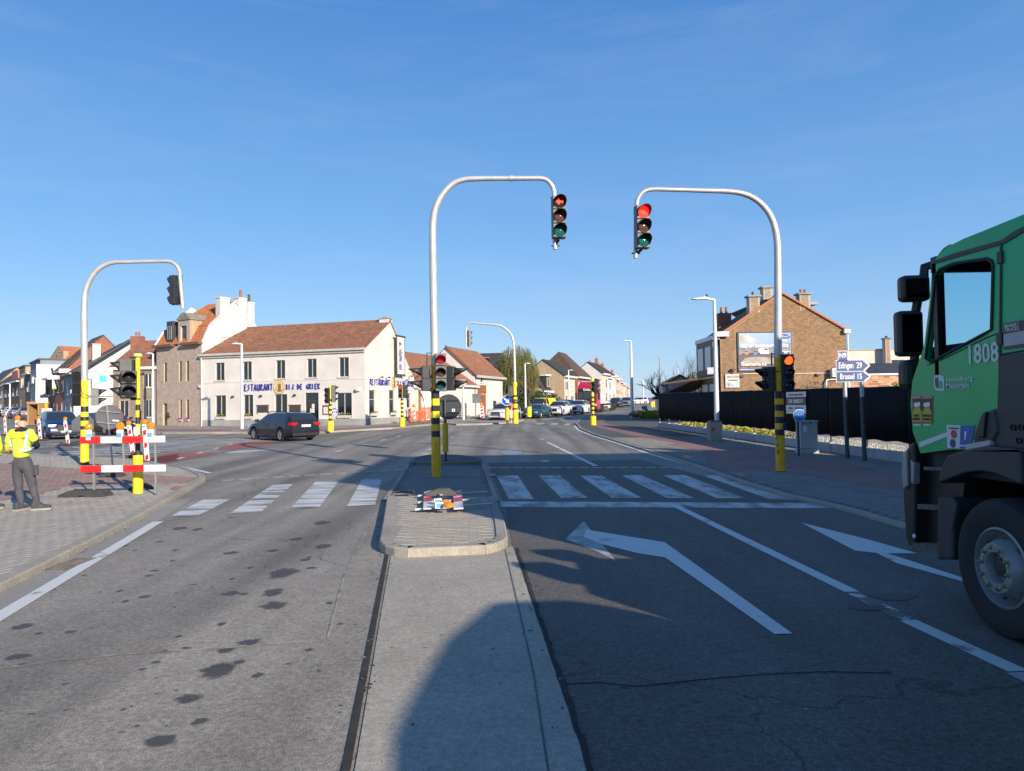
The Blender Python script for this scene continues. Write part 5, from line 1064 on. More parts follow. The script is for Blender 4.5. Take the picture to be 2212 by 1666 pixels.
def gable_row(name,label,xc,Yc,length,yeave,rise,wm,wmf,rm,half=5.5,group=None,dirv=(.322,.947),nwin=4,tiles=True,gut=m_wframe,ch=None,ncol=2,hip=False,curtain=True,z0=None):
 """house whose left gable faces us; facade runs away down the road from the pixel column xc"""
 A=at(xc,880,Yc);d=Vector(dirv).normalized();B=(A.x+d.x*length,A.y+d.y*length);z0=g(Yc)+.1 if z0 is None else z0
 h=House(name,label,'house',A,B,z0,group);W_=h.W;ze=at(xc,yeave,Yc).z-z0;zr_=ze+rise;hl=[]
 for r0,r1 in((.12,.40),(.56,.84)):
  for i in range(ncol):
   u0=W_*(i+.2)/ncol;u1=W_*(i+.8)/ncol;hl.append((u0,ze*r0,u1,ze*r1))
 dr=(hl[0][0],.02,hl[0][0]+1.1,ze*.38);hl[0]=dr
 dep=half*2
 h.wall(F0,FU,[(0,-.6),(W_,-.6),(W_,ze),(0,ze)],hl,wmf,.12)
 ga=[(0,-.6),(dep,-.6),(dep,ze),(half,ze if hip else zr_),(0,ze)]
 h.wall((0,dep,0),(0,-1,0),[(dep-u,z) for u,z in ga],[],wm);h.wall((W_,0,0),(0,1,0),ga,[],wm);h.wall((W_,dep,0),(-1,0,0),[(0,-.6),(W_,-.6),(W_,ze),(0,ze)],[],wm)
 for q in hl:
  if q is dr:b=MB();b.box(q[0],q[2],.08,.12,q[1],q[3]);b.build('door',random.choice((m_bframe,m_dframe)),h.root)
  else:h.win(F0,FU,q,random.choice(('two','cross','tran')),m_wframe,inset=.08,curtain=curtain and random.random()<.4,fw=.08)
 if hip:
  i_=half*.75
  h.tiled([(-.4,-.4,ze),(W_+.4,-.4,ze),(W_-i_,half,zr_),(i_,half,zr_)],rm,tw=.3,th=.36,n_parts=0,tiles=tiles)
  h.tiled([(-.4,dep+.4,ze),(-.4,-.4,ze),(i_,half,zr_),(i_,half+.02,zr_)],rm,tw=.3,th=.36,n_parts=0,tiles=tiles);h.tiled([(W_+.4,dep+.4,ze),(-.4,dep+.4,ze),(i_,half,zr_),(W_-i_,half,zr_)],rm,tiles=False);h.tiled([(W_+.4,-.4,ze),(W_+.4,dep+.4,ze),(W_-i_,half,zr_),(W_-i_,half+.02,zr_)],rm,tiles=False)
 else:
  h.tiled([(-.15,-.3,ze),(W_+.05,-.3,ze),(W_+.05,half,zr_+.1),(-.15,half,zr_+.1)],rm,tw=.3,th=.36,n_parts=0,tiles=tiles);h.tiled([(W_+.05,dep+.3,ze),(-.15,dep+.3,ze),(-.15,half,zr_+.1),(W_+.05,half,zr_+.1)],rm,tiles=False)
 if gut:b=MB();b.box(-.1,W_+.1,-.55,-.03,ze-.22,ze+.05);b.build('gutter',gut,h.root)
 if ch:h.chimney((W_*ch[0],half),1.0,.7,zr_-.5,zr_+ch[1],ch[2],pots=2)
 return h
ROW2='houses along the left side of the main road'
h=gable_row('gabled_house','tan brick house with blank gable and slate roof right of the willow',1220,112,7.0,812,2.65,m_tan_br,m_cream,m_tile_k,half=3.5,group=ROW2)
gable_row('hip_roof_house','red brick house under a big dark hipped roof',1247,124,11,814,4.7,m_red_br,m_red_br,m_tile_d,half=4.0,group=ROW2,hip=True)
gable_row('gabled_house','house with white gable top and slate roof behind the red lorry cab',1302,142,6,807,2.4,m_white2,m_cream,m_tile_k,half=2.9,group=ROW2)
gable_row('gabled_house','tan side wall house with dark roof next to the white lorry trailer',1309,150,7,815,2.6,m_tan_br,m_white2,m_tile_k,half=3.4,group=ROW2,ch=(.1,.8,m_white2))
gable_row('gabled_house','white fronted house with dark shop window behind the flatbed trailer',1318,158,7,812,2.6,m_tan_br,m_white2,m_tile_k,half=3.4,group=ROW2)
Yc=166;X0=at(1327,880,166).x;dv=(.237,1)
kinds=[(m_red_br,m_pink,m_tile_o,'pink brick house with orange roof and white eaves, nearest of the far row'),(m_dark_br,m_tan_br,m_tile_k,'narrow dark brick house with boarded gable'),(m_tan_br,m_pink,m_tile_o,'house with tan gable and long orange roof left of the white lamp post'),(m_cream,m_pink,m_tile_o,'cream fronted house seen just right of the white lamp post'),(m_tan_br,m_cream,m_tile_d,'house with tall red chimney in the far row'),(m_red_br,m_pink,m_tile_k,'pink house with bay windows far down the row'),(m_tan_br,m_tan_br,m_tile_k,'tan house with slate roof far down the row'),(m_cream,m_white2,m_tile_d,'pale blue white house near the far end of the row'),(m_tan_br,m_pink,m_tile_k,'last pink house visible at the end of the far row')]
Y=166.
for i,(wm,wf,rm,lb) in enumerate(kinds):
 x=X0+.237*(Y-166) if Y<330 else X0;px=1106+FPX*(X0+.19*(Y-166))/Y
 ln=10+i*2.2
 zt_=g(Y)+6.4+random.uniform(-.5,.5);ye=869-(zt_-EYE)*FPX/Y
 gable_row('terraced_house',lb,px,Y,ln,ye,2.7+random.uniform(-.3,.6),wm,wf,rm,half=4,group=ROW2,dirv=(.22,1),ch=(random.choice((.1,.8)),1.0+(1.4 if i==4 else 0),m_red_br),ncol=3,tiles=False)
 Y+=ln*.98
A=at(*ZN(520,0)[:1],880,108);B=at(ZN(640,0)[0],880,106);h=House('white_cottage','small white cottage with dark dormer in front of the tan gable','house',at(ZN(490,0)[0],880,104),at(ZN(650,0)[0],880,106),.8)
zq=h.lp(*ZN(560,1000),F0,(0,-1,0)).z;h.wall(F0,FU,[(0,-.5),(h.W,-.5),(h.W,zq),(0,zq)],[],m_white2);h.wall((h.W,0,0),(0,1,0),[(0,-.5),(5,-.5),(5,zq),(0,zq)],[],m_white2);h.tiled([(0,-.2,zq),(h.W+.2,-.2,zq),(h.W-.3,1.4,zq+2.6),(0,1.4,zq+2.6)],m_tile_k,tiles=False)
b=MB();b.box(h.W*.35,h.W*.75,-.1,1.2,zq+.5,zq+2.3);b.build('dormer',m_dframe,h.root);h.win((0,-.12,0),FU,(h.W*.45,zq+.7,h.W*.68,zq+2.0),'one',m_wframe,sill=False,inset=-.02);b=MB();b.box(-.1,h.W+.3,-.35,-.05,zq-.15,zq+.1);b.build('gutter',m_wframe,h.root);b=MB();b.box(h.W*.25,h.W*.85,-.3,1.2,zq+2.3,zq+2.5);b.build('dormer_roof',m_wframe,h.root)
A=at(1558.5,880,52);B=at(1832,880,52)
h=House('brick_house','large brown brick house with a big car advert on its gable behind the black fence','house',A,B,.25);W_=h.W
HR=h;qf=lambda*r:h.rect(F0,FU,*ZQ(r[0],r[1]),*ZQ(r[2],r[3]));pz_=lambda x,y:h.lp(*ZQ(x,y),F0,(0,-1,0))
pe_l=pz_(395,535);pe_r=pz_(1605,505);ap=pz_(945,125);el=pz_(322,590)
ol=[(0,0),(W_,0),(W_,pe_r.z),(ap.x,ap.z),(pe_l.x-.2,pe_l.z),(0,pe_l.z-.05)]
wl=h.wall(F0,FU,ol,[],wallmat('ochre_mortar',(.31,.22,.135)),name='gable_wall');
adv=qf(486,527,1048,940)
h.bricks(wl,F0,FU,ol,[adv],m_right_br,lw=.21,lh=.072,zmin=1.2,centre=(W_*.75,5))
h.wall((0,5,0),(0,-1,0),[(0,0),(5,0),(5,pe_l.z),(0,pe_l.z)],[],m_dark_br);h.wall((W_,0,0),(0,1,0),[(0,0),(12,0),(12,pe_r.z),(0,pe_r.z)],[],m_right_br)
h.tiled([(-.35,-.12,pe_l.z-.35),(ap.x,-.12,ap.z+.06),(ap.x,5,ap.z+.06),(-.35,5,pe_l.z-.35)],m_tile_d,tiles=False)
h.tiled([(ap.x,-.12,ap.z+.06),(W_+.2,-.12,pe_r.z-.02),(W_+.2,12,pe_r.z-.02),(ap.x,12,ap.z+.06)],m_tile_d,tiles=False)
for(a,c) in(((-.2,pe_l.z-.25),(ap.x,ap.z+.02)),((ap.x,ap.z+.02),(W_+.1,pe_r.z-.06))):
 n_=int(math.hypot(c[0]-a[0],c[1]-a[1])/.3)
 b=MB();b.bar((a[0],-.10,a[1]),(a[0]+(c[0]-a[0])/n_*1.05,-.10,a[1]+(c[1]-a[1])/n_*1.05+.015),.1,.13);me=b.mesh('verge_tile',m_tile_o)
 for k in range(n_):inst(me,'verge_tile',h.root,((c[0]-a[0])*k/n_,0,(c[1]-a[1])*k/n_))
def ch_px(x0,x1,yt,yb,m,capm,pots=0,v=-.02,dd=.7,capw=.12,nb=True):
 a=pz_(x0,yt);c=pz_(x1,yb);b=MB();b.box(a.x,c.x,v,v+dd,c.z,a.z);o=b.build('chimney',m_mortar,h.root)
 olc=[(a.x,c.z),(c.x,c.z),(c.x,a.z),(a.x,a.z)];h.bricks(o,(0,v,0),FU,olc,[],m,lw=.21,lh=.072,n_parts=60)
 b=MB();b.box(a.x-capw,c.x+capw,v-capw,v+dd+capw,a.z,a.z+.12);b.build('cap',capm,o)
 for k in range(pots):b=MB();xx=a.x+(c.x-a.x)*(k+.8)/(pots+.6);b.lathe([(.09,a.z+.12),(.09,a.z+.42)],10,T(xx,v+dd/2,0));b.build('pot',m_terra if pots>1 else m_dframe,o,smooth=40)
ch_px(612,722,165,330,m_right_br,m_plinth,1);ch_px(1132,1246,140,300,m_right_br,m_plinth,2);ch_px(782,880,60,180,wallmat('grey_chimney_brick',(.25,.2,.16)),m_plinth,0,v=.5)
a=pz_(462,330);b=MB();b.box(a.x,a.x+1.0,4,4.7,a.z-2.2,a.z+.5);o=b.build('chimney',m_red_br,h.root)
for k in range(2):b=MB();b.lathe([(.1,a.z+.5),(.1,a.z+1.0)],8,T(a.x+.3+.4*k,4.35,0));b.build('pot',m_terra,o,smooth=40)
c=pz_(245,560);d=pz_(388,560);b=MB();b.box(c.x-.0,d.x,-.35,0.0,d.z-.12,d.z+.22);b.build('eaves_box',m_wframe,h.root);b=MB();b.box(c.x-.1,c.x+.9,.0,5,d.z-.3,d.z+.0);b.build('eaves_soffit',m_wframe,h.root)
c=pz_(1582,525);d=pz_(1643,525);b=MB();b.box(c.x,d.x,-.3,-.0,d.z-.12,d.z+.16);b.build('eaves_box',m_wframe,h.root)
b=MB();b.tube([(W_+.08,-.08,.3),(W_+.08,-.08,pe_r.z-.2)],.05,8);b.build('downpipe',m_wframe,h.root)
b=MB();c=pz_(1055,955);d=pz_(1440,955);e_=pz_(540,965);b.tube([(e_.x,-.05,c.z),(d.x,-.05,d.z)],.025,6);b.build('conduit',m_wframe,h.root)
for k,(z_0,z_1) in enumerate(((1.0,2.9),(3.9,5.7))):
 b=MB();b.box(-.5 if k else-.2,-.01,.3,4.8,z_0-.4 if k else 0,z_1+.5);b.build('bay',m_bframe if k==0 else m_dframe,h.root)
 for j in range(2):b=MB();b.box(-.53 if k else-.23,-.5 if k else-.20,.7+2.1*j,2.2+2.1*j,z_0+.1,z_1);b.build('window',m_wframe,h.root);
for j in range(2):q=MB();q.box(-.60+.0,-.2,.27,.3,4.0,5.6);
q=MB();q.box(-.46,-.28,.26,.3,4.0,5.6);q.build('window',m_glass,h.root);q=MB();q.box(-.24,-.05,.26,.3,4.1,5.7);q.build('shutter',m_wframe,h.root)
b=MB();c0=pz_(0,1040);b.bar((c0.x-1.5,2.0,c0.z-.1),(-.05,.4,pz_(330,985).z),.35,.14);b.build('awning',m_bframe,h.root)
q=qf(182,895,280,965);b=MB();b.box(q[0],q[2],.1,.16,q[1],q[3]);b.build('shop_sign',mat('pale_sign',(.4,.42,.5),rough=.5),h.root)
m_sky=mat('advert_sky',(.22,.33,.62),rough=.5,var=.45,vs=.35);M,n=h.frame(F0,FU)
b=MB();b.box(adv[0],adv[2],-.10,.0,adv[1],adv[3]);ad=b.build('advert',mat('advert_frame',(.03,.025,.02),rough=.5),h.root,bevel=.01)
ins=(adv[0]+.12,adv[1]+.12,adv[2]-.06,adv[3]-.1);b=MB();b.box(ins[0],ins[2],-.115,-.10,ins[1],ins[3]);b.build('advert_print',m_sky,ad)
def ap_(x,y):p=pz_(x,y);return(p.x,p.z)
def flat(pts,m,off,name='advert_print'):b=MB();b.prism([ap_(*p) for p in pts],off-.004,off,FACE);return b.build(name,m,ad)
flat([(499,905),(1033,905),(1033,760),(800,755),(640,765),(499,760)],mat('advert_road',(.07,.065,.09),rough=.5,var=.2),.119)
flat([(499,880),(560,800),(700,785),(860,800),(1033,860),(1033,905),(499,905)],mat('advert_sand',(.30,.25,.22),rough=.5,var=.3,vs=3),.122)
flat([(505,860),(1030,860),(1030,912),(505,912)],mat('advert_purple',(.05,.035,.07),rough=.5,var=.2),.125)
flat([(499,560),(560,552),(700,620),(660,650),(560,645),(499,640)],mat('advert_cloud',(.40,.37,.36),rough=.5,var=.4,vs=2),.120)
flat([(499,690),(600,670),(800,690),(1033,640),(1033,745),(499,765)],mat('advert_hills',(.16,.17,.20),rough=.5,var=.35,vs=2),.1205)
def adcar(x,y,s_,m):
 pts=[(-60,0),(-60,-18),(-38,-24),(-22,-42),(22,-42),(38,-24),(60,-18),(60,0)];flat([(x+p*s_,y+q*s_) for p,q in pts],m,.124)
 flat([(x-20*s_,y-39*s_),(x+18*s_,y-39*s_),(x+30*s_,y-25*s_),(x-32*s_,y-25*s_)],m_dframe,.126)
 for k in(-38,38):p=ap_(x+k*s_,y);b=MB();b.disc(.13*s_,12,T(p[0],-.127,p[1])@Rx(math.pi/2));b.build('advert_print',m_dframe,ad)
adcar(580,762,.85,mat('advert_orange',(.5,.2,.07),rough=.5));adcar(672,758,.8,mat('advert_blue',(.10,.16,.34),rough=.5));adcar(862,750,.6,m_pale_blue);adcar(985,745,.75,m_wframe)
flat([(705,754),(705,700),(730,695),(790,696),(808,720),(810,754)],m_wframe,.124);flat([(760,700),(788,700),(803,720),(765,722)],m_dframe,.126)
wt=lambda s_,r_,**k:wall_text(s_,*ZQ(r_[0],r_[1]),*ZQ(r_[2],r_[3]),F0,FU,m=k.pop('m',m_wframe),hh=h,off=k.pop('off',.13),ext=.002,**k)
wt('KIES UIT ONZE RUIME STOCK',(520,660,1012,690),bold=.012);wt('Geeraerts.be',(524,848,784,882),bold=.006);wt('PRO',(938,604,992,624),bold=.01)
wt('klikken   Development Financiering',(526,893,860,906),m=m_flow_y)
p=ap_(972,577);b=MB();b.lathe([(.0001,.01),(.36,.01),(.42,0)],24,T(p[0],-.128,p[1])@Rx(math.pi/2)@Matrix.Diagonal((1,.42,1,1)));b.build('advert_print',mat('logo_blue',(.01,.04,.22),rough=.4),ad);wt('Ford',(940,566,1004,590),off=.145,shear=.3)
q=qf(360,968,505,1105);b=MB();b.box(q[0],q[2],-.12,0,q[1],q[3]);b.build('shop_sign',m_white2,h.root,bevel=.01)
m_ink=mat('dark_ink',(.03,.03,.04),rough=.5,var=0);wt('AROUSH',(372,982,494,1010),m=m_ink,off=.125,shear=.2,bold=.006);wt('winkel',(384,1016,482,1040),m=m_ink,off=.125,shear=.2,bold=.006)
p=ap_(392,1077);b=MB();b.lathe([(.13,.006),(.16,.006)],20,T(p[0],-.122,p[1])@Rx(math.pi/2));b.build('sign_ring',m_ink,h.root);wt('1',(386,1066,398,1088),m=m_ink,off=.125)
q=qf(420,1062,445,1092);b=MB();b.box(q[0],q[2],-.126,-.12,q[1],q[3]);b.build('parking_sign',mat('parking_blue',(.02,.16,.5),rough=.5),h.root);wt('P',(426,1066,440,1088),off=.13,bold=.006)
for k in range(3):q=qf(456,1064+k*10,488,1068+k*10);b=MB();b.box(q[0],q[2],-.124,-.12,q[1],q[3]);b.build('sign_line',m_pale_blue,h.root)
for x,y in((528,988),(1320,972)):c=pz_(x,y);b=MB();b.cbox((c.x,-.1,c.z),(.3,.2,.16));b.build('floodlight',m_dframe,h.root,bevel=.02)
b=MB();c=pz_(440,935);b.cbox((c.x,-.2,c.z+.1),(.26,.3,.14));b.tube([(c.x,0,c.z-.2),(c.x,-.25,c.z)],.025,6);b.build('wall_lamp',m_dframe,h.root)
q=qf(1440,908,1515,998);b=MB();b.box(q[0],q[2]+.2,-.55,-.15,q[1],q[3]);acu=b.build('air_conditioner',m_wframe,h.root,bevel=.02)
cx,cz=(q[0]+q[2])/2+.1,(q[1]+q[3])/2;b=MB()
for rr_ in(.12,.2,.28):b.lathe([(rr_-.015,.01),(rr_+.015,.01)],20,T(cx,-.55,cz)@Rx(math.pi/2))
b.disc(.3,20,T(cx,-.553,cz)@Rx(math.pi/2));b.build('fan_grille',m_galv2,acu)
a=pz_(1400,1120);c=pz_(1400,1025);d=pz_(1520,1018);b=MB();b.tube(smoothpath([(a.x,-.2,a.z-.6),(a.x,-.2,c.z-.2),(a.x+.15,-.2,c.z),(d.x,-.2,d.z)]),.06,8);b.build('flue_pipe',m_wframe,h.root,smooth=50)
c=pz_(1250,260);d=pz_(1395,340);b=MB();b.box(c.x,d.x+.3,4,8,d.z-1.5,c.z+.6);b.build('dormer',m_white2,h.root);b=MB();b.box(c.x-.3,d.x+1.1,3.6,8.4,c.z+.6,c.z+.82);b.build('dormer_roof',m_lead,h.root);h.win((0,4,0),FU,(c.x+1.4,c.z-1.1,c.x+2.2,c.z-.1),'cross',m_gframe,inset=-.02,sill=False)
A=at(ZQ(1645,1120)[0],880,60);B=at(2010,880,60);h=House('low_building','low reddish building with dark flat roof at the right, behind the direction sign','building',A,B,.2);zt=h.lp(1900,ZQ(0,975)[1],F0,(0,-1,0)).z
ol=[(0,0),(h.W+3,0),(h.W+3,zt),(0,zt)];w_=h.wall(F0,FU,ol,[],m_mortar);h.bricks(w_,F0,FU,ol,[],mat('salmon_block',(.42,.22,.13),rough=.9,var=.15,vs=2),lw=.5,lh=.19,n_parts=120,zmin=1.3)
b=MB();b.box(-.1,h.W+3,-.15,-.02,zt-.02,zt+.12);b.build('fascia',m_wframe,h.root);b=MB();b.add([(-.1,-.1,zt+.12),(h.W+3,-.1,zt+.12),(h.W+3,4,zt+1.2),(-.1,4,zt+1.2)],[(0,1,2,3)]);b.build('roof',m_tile_k,h.root)
A=at(ZQ(1640,0)[0],880,80);B=at(2030,880,80);h=House('flat_roof_house','pale flat roofed building with red chimney at the right, far behind the fence','building',A,B,.3);zt=h.lp(1900,ZQ(0,715)[1],F0,(0,-1,0)).z;hq=[h.rect(F0,FU,*ZQ(2088,818),*ZQ(2230,860))]
h.wall(F0,FU,[(0,0),(h.W,0),(h.W,zt),(0,zt)],hq,wallmat('pale_render',(.50,.48,.44)));h.win(F0,FU,hq[0],'two',m_dframe);b=MB();b.box(0,h.W,-.1,8,zt,zt+.12);b.build('roof',m_lead,h.root)
c=h.lp(*ZQ(2022,600),(0,-1,0),(0,-1,0));d=h.lp(*ZQ(2085,860),(0,-1,0),(0,-1,0));b=MB();b.box(c.x,d.x,-1,-.3,0,c.z);o=b.build('chimney',m_mortar,h.root);h.bricks(o,(0,-1,0),FU,[(c.x,3),(d.x,3),(d.x,c.z),(c.x,c.z)],[],m_red_br,n_parts=60);b=MB();b.box(c.x-.1,d.x+.1,-1.1,-.2,c.z,c.z+.1);b.lathe([(.14,c.z+.1),(.14,c.z+.35)],8,T((c.x+d.x)/2,-.65,0));b.build('cap',m_dframe,o)
h=House('corner_house','brick house beside the road behind the camera','house',(9.6,-1.6),(22,-1.6),0)
h.body(7.7,8.75,8.9,3.8,m_right_br);b=MB();b.box(-.2,h.W,-.0,7.7,8.75,8.95);b.build('roof',m_tile_d,h.root)
# street lamps
def lamp(px,py,ytop,xl,label,side=-1,dz=.1,wpx=None,Y=None,base=None,col=None,grp='street lamps along the roads'):
 p=gp(px,py,dz) if Y is None else at(px,py,Y);
 if Y is not None:p=Vector((p.x,Y,g(Y)+dz))
 Y=p.y;ht=at(px,ytop,Y).z-p.z;xt=at(xl,ytop,Y).x-p.x;k=Y/1536
 t=thing('street_lamp',label,'street lamp',tuple(p),0,grp);r0=(wpx or 7)*k/2;m=col or m_lamp
 b=MB();b.lathe([(r0,0),(r0*.95,1.0),(r0*.62,ht)],12);b.build('pole',m,t,smooth=40)
 b=MB();b.tube([(0,0,ht-.02),(xt*.35,0,ht+.03)],r0*.5,8);b.build('bracket',m,t)
 s_=1 if xt>0 else-1;b=MB();x0,x1=xt*.3,xt;b.prism([(x0,.06),(x0,-.02),(x1*.8,-.03),(x1,.0),(x1,.02),(x0*1.5,.09)],-.14,.14,T(0,0,ht+.02)@FACE);b.build('lamp_head',m,t,bevel=.008)
 b=MB();b.lathe([(.04,0),(.04,.13),(.03,.15),(.0001,.15)],8,T(xt*.33,0,ht+.08));b.build('sensor',m_vis,t)
 return t
m_lamp=mat('lamp_paint',(.62,.64,.66),rough=.4,metal=.1,var=.04)
lamp(*Z2(733,1225),Z2(0,545)[1],Z2(658,0)[0],'slim white street lamp standing in front of the restaurant left of the parked estate car',wpx=7.5)
pf=gp(*ZC(498,312),.055);lamp(1548.5,900,Z4(0,182)[1],Z4(308,0)[0],'tall white street lamp on concrete foot in front of the black fence',wpx=11,dz=.88,Y=pf.y+.05)
lamp(*ZO(580,1315),ZO(0,38)[1],ZO(430,0)[0],'tall white street lamp right of the queue of cars at the far corner',wpx=8,dz=.06)
lamp(ZO(1052,0)[0],880,ZO(0,335)[1],ZO(945,0)[0],'grey street lamp above the bare tree at the fence end',Y=92,wpx=4,col=m_galv2)
lamp(ZO(1357,0)[0],880,ZO(0,490)[1],ZO(1290,0)[0],'small street lamp among the bare trees right of the road',Y=150,wpx=2.5)
lamp(ZN(165,0)[0],890,ZN(0,475)[1],ZN(258,0)[0],'white street lamp in front of the willow',Y=74,wpx=5)
lamp(ZN(988,0)[0],885,ZN(0,600)[1],ZN(1070,0)[0],'white street lamp in front of the tan gabled house',Y=104,wpx=4)
lamp(ZO(770,0)[0],880,ZO(0,690)[1],ZO(700,0)[0],'thin lamp post by the far row of houses, beside a traffic light',Y=170,wpx=3)
lamp(*ZM(1250,1390),ZM(0,380)[1],ZM(1165,0)[0],'white street lamp in front of the dark brick house, over the barrier',wpx=6,dz=.1)
lamp(ZL(648,0)[0],880,ZL(0,805)[1],ZL(590,0)[0],'slender street lamp in front of the modern grey house',Y=95,wpx=4)
lamp(ZL(178,0)[0],880,ZL(0,900)[1],ZL(115,0)[0],'street lamp left of the row, above the white parked car',Y=110,wpx=4)
p=gp(*ZC(498,312),.055);t=thing('concrete_foot','square concrete foot with red rim under the street lamp at the fence','lamp foot',tuple(p));k=p.y/1536
b=MB();b.box(-.27,.27,-.27,.27,0,.82);b.build('block',m_kerb,t,bevel=.02);b=MB();b.box(-.22,.22,-.22,.22,.83,.87);b.build('rim',mat('red_rim',(.35,.05,.04),rough=.6),t);b=MB();b.box(-.2,-.05,-.28,-.272,.42,.56);b.build('label_plate',mat('orange_label',(.5,.1,.04)),t)
# signs and bollards
m_signb=mat('sign_blue',(.008,.085,.42),rough=.35,var=0);m_signw=mat('sign_white',(.70,.72,.74),rough=.35,var=.03);m_signback=mat('sign_back',(.055,.062,.075),rough=.45,metal=.2,var=.12,vs=3)
m_dirb=mat('direction_blue',(.018,.055,.21),rough=.4,var=.08,vs=2);m_greyback=mat('sign_back_grey',(.15,.16,.17),rough=.5,metal=.3,var=.1);m_rim_r=mat('sign_red_rim',(.5,.03,.04),rough=.4)  # board blue darkened to carry the partial shade on the sign
m_plas_y=mat('yellow_sleeve',(.72,.42,.01),rough=.35,var=.08)
def yellow_bollard(t,r,z0,z1,rp,ztop,m=None):
 b=MB();b.lathe([(rp,0),(rp,z0)],10);b.lathe([(rp,z1),(rp,ztop)],10,mi=0);b.build('post',m_signback,t,smooth=40)
 b=MB();b.lathe([(r*1.04,z0),(r*1.04,z0+.03),(r,z0+.03),(r,z1-.03),(r*1.06,z1-.03),(r*1.06,z1),(rp,z1+.005)],16);b.build('sleeve',m or m_plas_y,t,smooth=40)
p=gp(*ZCP(627,1345),.135);Yq=p.y;t=thing('keep_right_sign','round sign seen from its dark back on yellow sleeved post behind the island mast','road sign',tuple(p));r_=relp(p,Yq);k=Yq/1536
zz=lambda yy:r_(*ZCP(627,yy)).z
yellow_bollard(t,6.3*k,zz(1255),zz(935),3*k,zz(672))
cx=r_(*ZCP(658,755));b=MB(T(cx.x,.06,cx.z)@Rx(math.pi/2));R_=(zz(615)-zz(895))/2;b.lathe([(.0001,.0),(R_-.01,.0),(R_,-.012),(R_,.03),(R_-.012,.03),(R_-.012,.012),(.0001,.012)],36);b.build('disc',m_signback,t,smooth=30)
for zq in(682,820):b=MB();z_=zz(zq);b.box(cx.x-R_*.82,cx.x+R_*.82,.005,.045,z_-.02,z_+.02);b.build('rail',m_vis,t)
q0=r_(*ZCP(695,808));q1=r_(*ZCP(728,775));b=MB();b.box(q0.x,q1.x,.035,.045,q0.z,q1.z);b.build('sticker',m_signw,t);b=MB();b.cbox(((q0.x+q1.x)/2,.033,(q0.z+q1.z)/2),(.035,.002,.035));b.build('sticker_print',m_ink,t)
b=MB();b.box(-.1,.1,-.1,.1,-.002,.02);b.build('foot_plate',m_signback,t)
p=gp(*ZP(1838,1405),.11);t=thing('keep_right_sign','round blue sign with white diagonal arrow on the far island','road sign',tuple(p));r_=relp(p,p.y);k=p.y/1536;zz=lambda yy:r_(*ZP(1838,yy)).z
yellow_bollard(t,5*k,zz(1350),zz(1145),2.2*k,zz(1060));c=r_(*ZP(1827,1026));R_=(zz(940)-zz(1112))/2
b=MB(T(c.x,-.09,c.z)@Rx(math.pi/2));b.lathe([(.0001,.02),(R_*.91,.02)],32);b.build('disc',m_signb,t);b=MB(T(c.x,-.09,c.z)@Rx(math.pi/2));b.lathe([(R_*.91,.022),(R_,.022),(R_,-.01),(.0001,-.01)],32);b.build('rim',m_signw,t)
b=MB(T(c.x,-.115,c.z)@Rx(math.pi/2)@Rz(R(-42)));a_=R_;b.prism([(-.68*a_,.13*a_),(.05*a_,.13*a_),(.05*a_,.42*a_),(.72*a_,0),(.05*a_,-.42*a_),(.05*a_,-.13*a_),(-.68*a_,-.13*a_)],0,.006);b.build('arrow',m_signw,t)
for(x,y,y0,y1,yt,lb) in((1120-0,0,0,0,0,''),):
 pass
p=gp(*ZN(233,1527),.11);t=thing('bollard','yellow sleeved post with dark sign back beside the green coupe','bollard',tuple(p));r_=relp(p,p.y);k=p.y/1536;zz=lambda yy:r_(*ZN(233,yy)).z;yellow_bollard(t,5*k,zz(1480),zz(1290),1.6*k,zz(1150),m_yel);b=MB();b.box(-.04,.02,-.33,.33,zz(1240),zz(1150));b.build('sign_back',m_signback,t)
p=gp(*Z2(1466,1222),.12);t=thing('cycle_sign','small round blue sign on a thin post right of the signal post by the restaurant','road sign',tuple(p));r_=relp(p,p.y);zz=lambda yy:r_(*Z2(1470,yy)).z
b=MB();b.tube([(0,0,0),(0,0,zz(1070))],.035,8);b.build('post',m_galv2,t);c=r_(*Z2(1476,1084));b=MB(T(c.x,-.06,c.z)@Rx(math.pi/2));R_=(zz(1060)-zz(1108))/2;b.lathe([(.0001,.02),(R_,.02),(R_,0),(.0001,0)],24);b.build('disc',m_signb,t);b=MB(T(c.x,-.085,c.z)@Rx(math.pi/2));b.cbox((0,.05,0),(.3,.12,.004));b.cbox((0,-.15,0),(.22,.1,.004));b.build('symbol',m_signw,t)
b=MB(T(-.25,0,0));
p=gp(*Z4(1523,1428),.055);q=gp(*Z4(1657,1447),.055);Yd=p.y;t=thing('direction_sign','two blue direction boards Edingen 29 and Brussel 15 with N9 plate on two posts','direction sign',tuple(p));r_=relp(p,Yd);qq=q-p
zz=lambda yy:r_(*Z4(1510,yy)).z
for nm_,P0,yt in(('post',Vector((0,0,0)),660),('post',qq,740)):
 b=MB();b.tube([P0,P0+Vector((-.02,0,zz(945)))],.062,12);b.build('post',m_signback,t,smooth=40);b=MB();b.tube([P0+Vector((-.02,0,zz(945))),P0+Vector((-.03,0,zz(yt)))],.058,12);b.build('post_top',m_galv,t,smooth=40)
fyaw=math.atan2(qq.y,qq.x)*.0
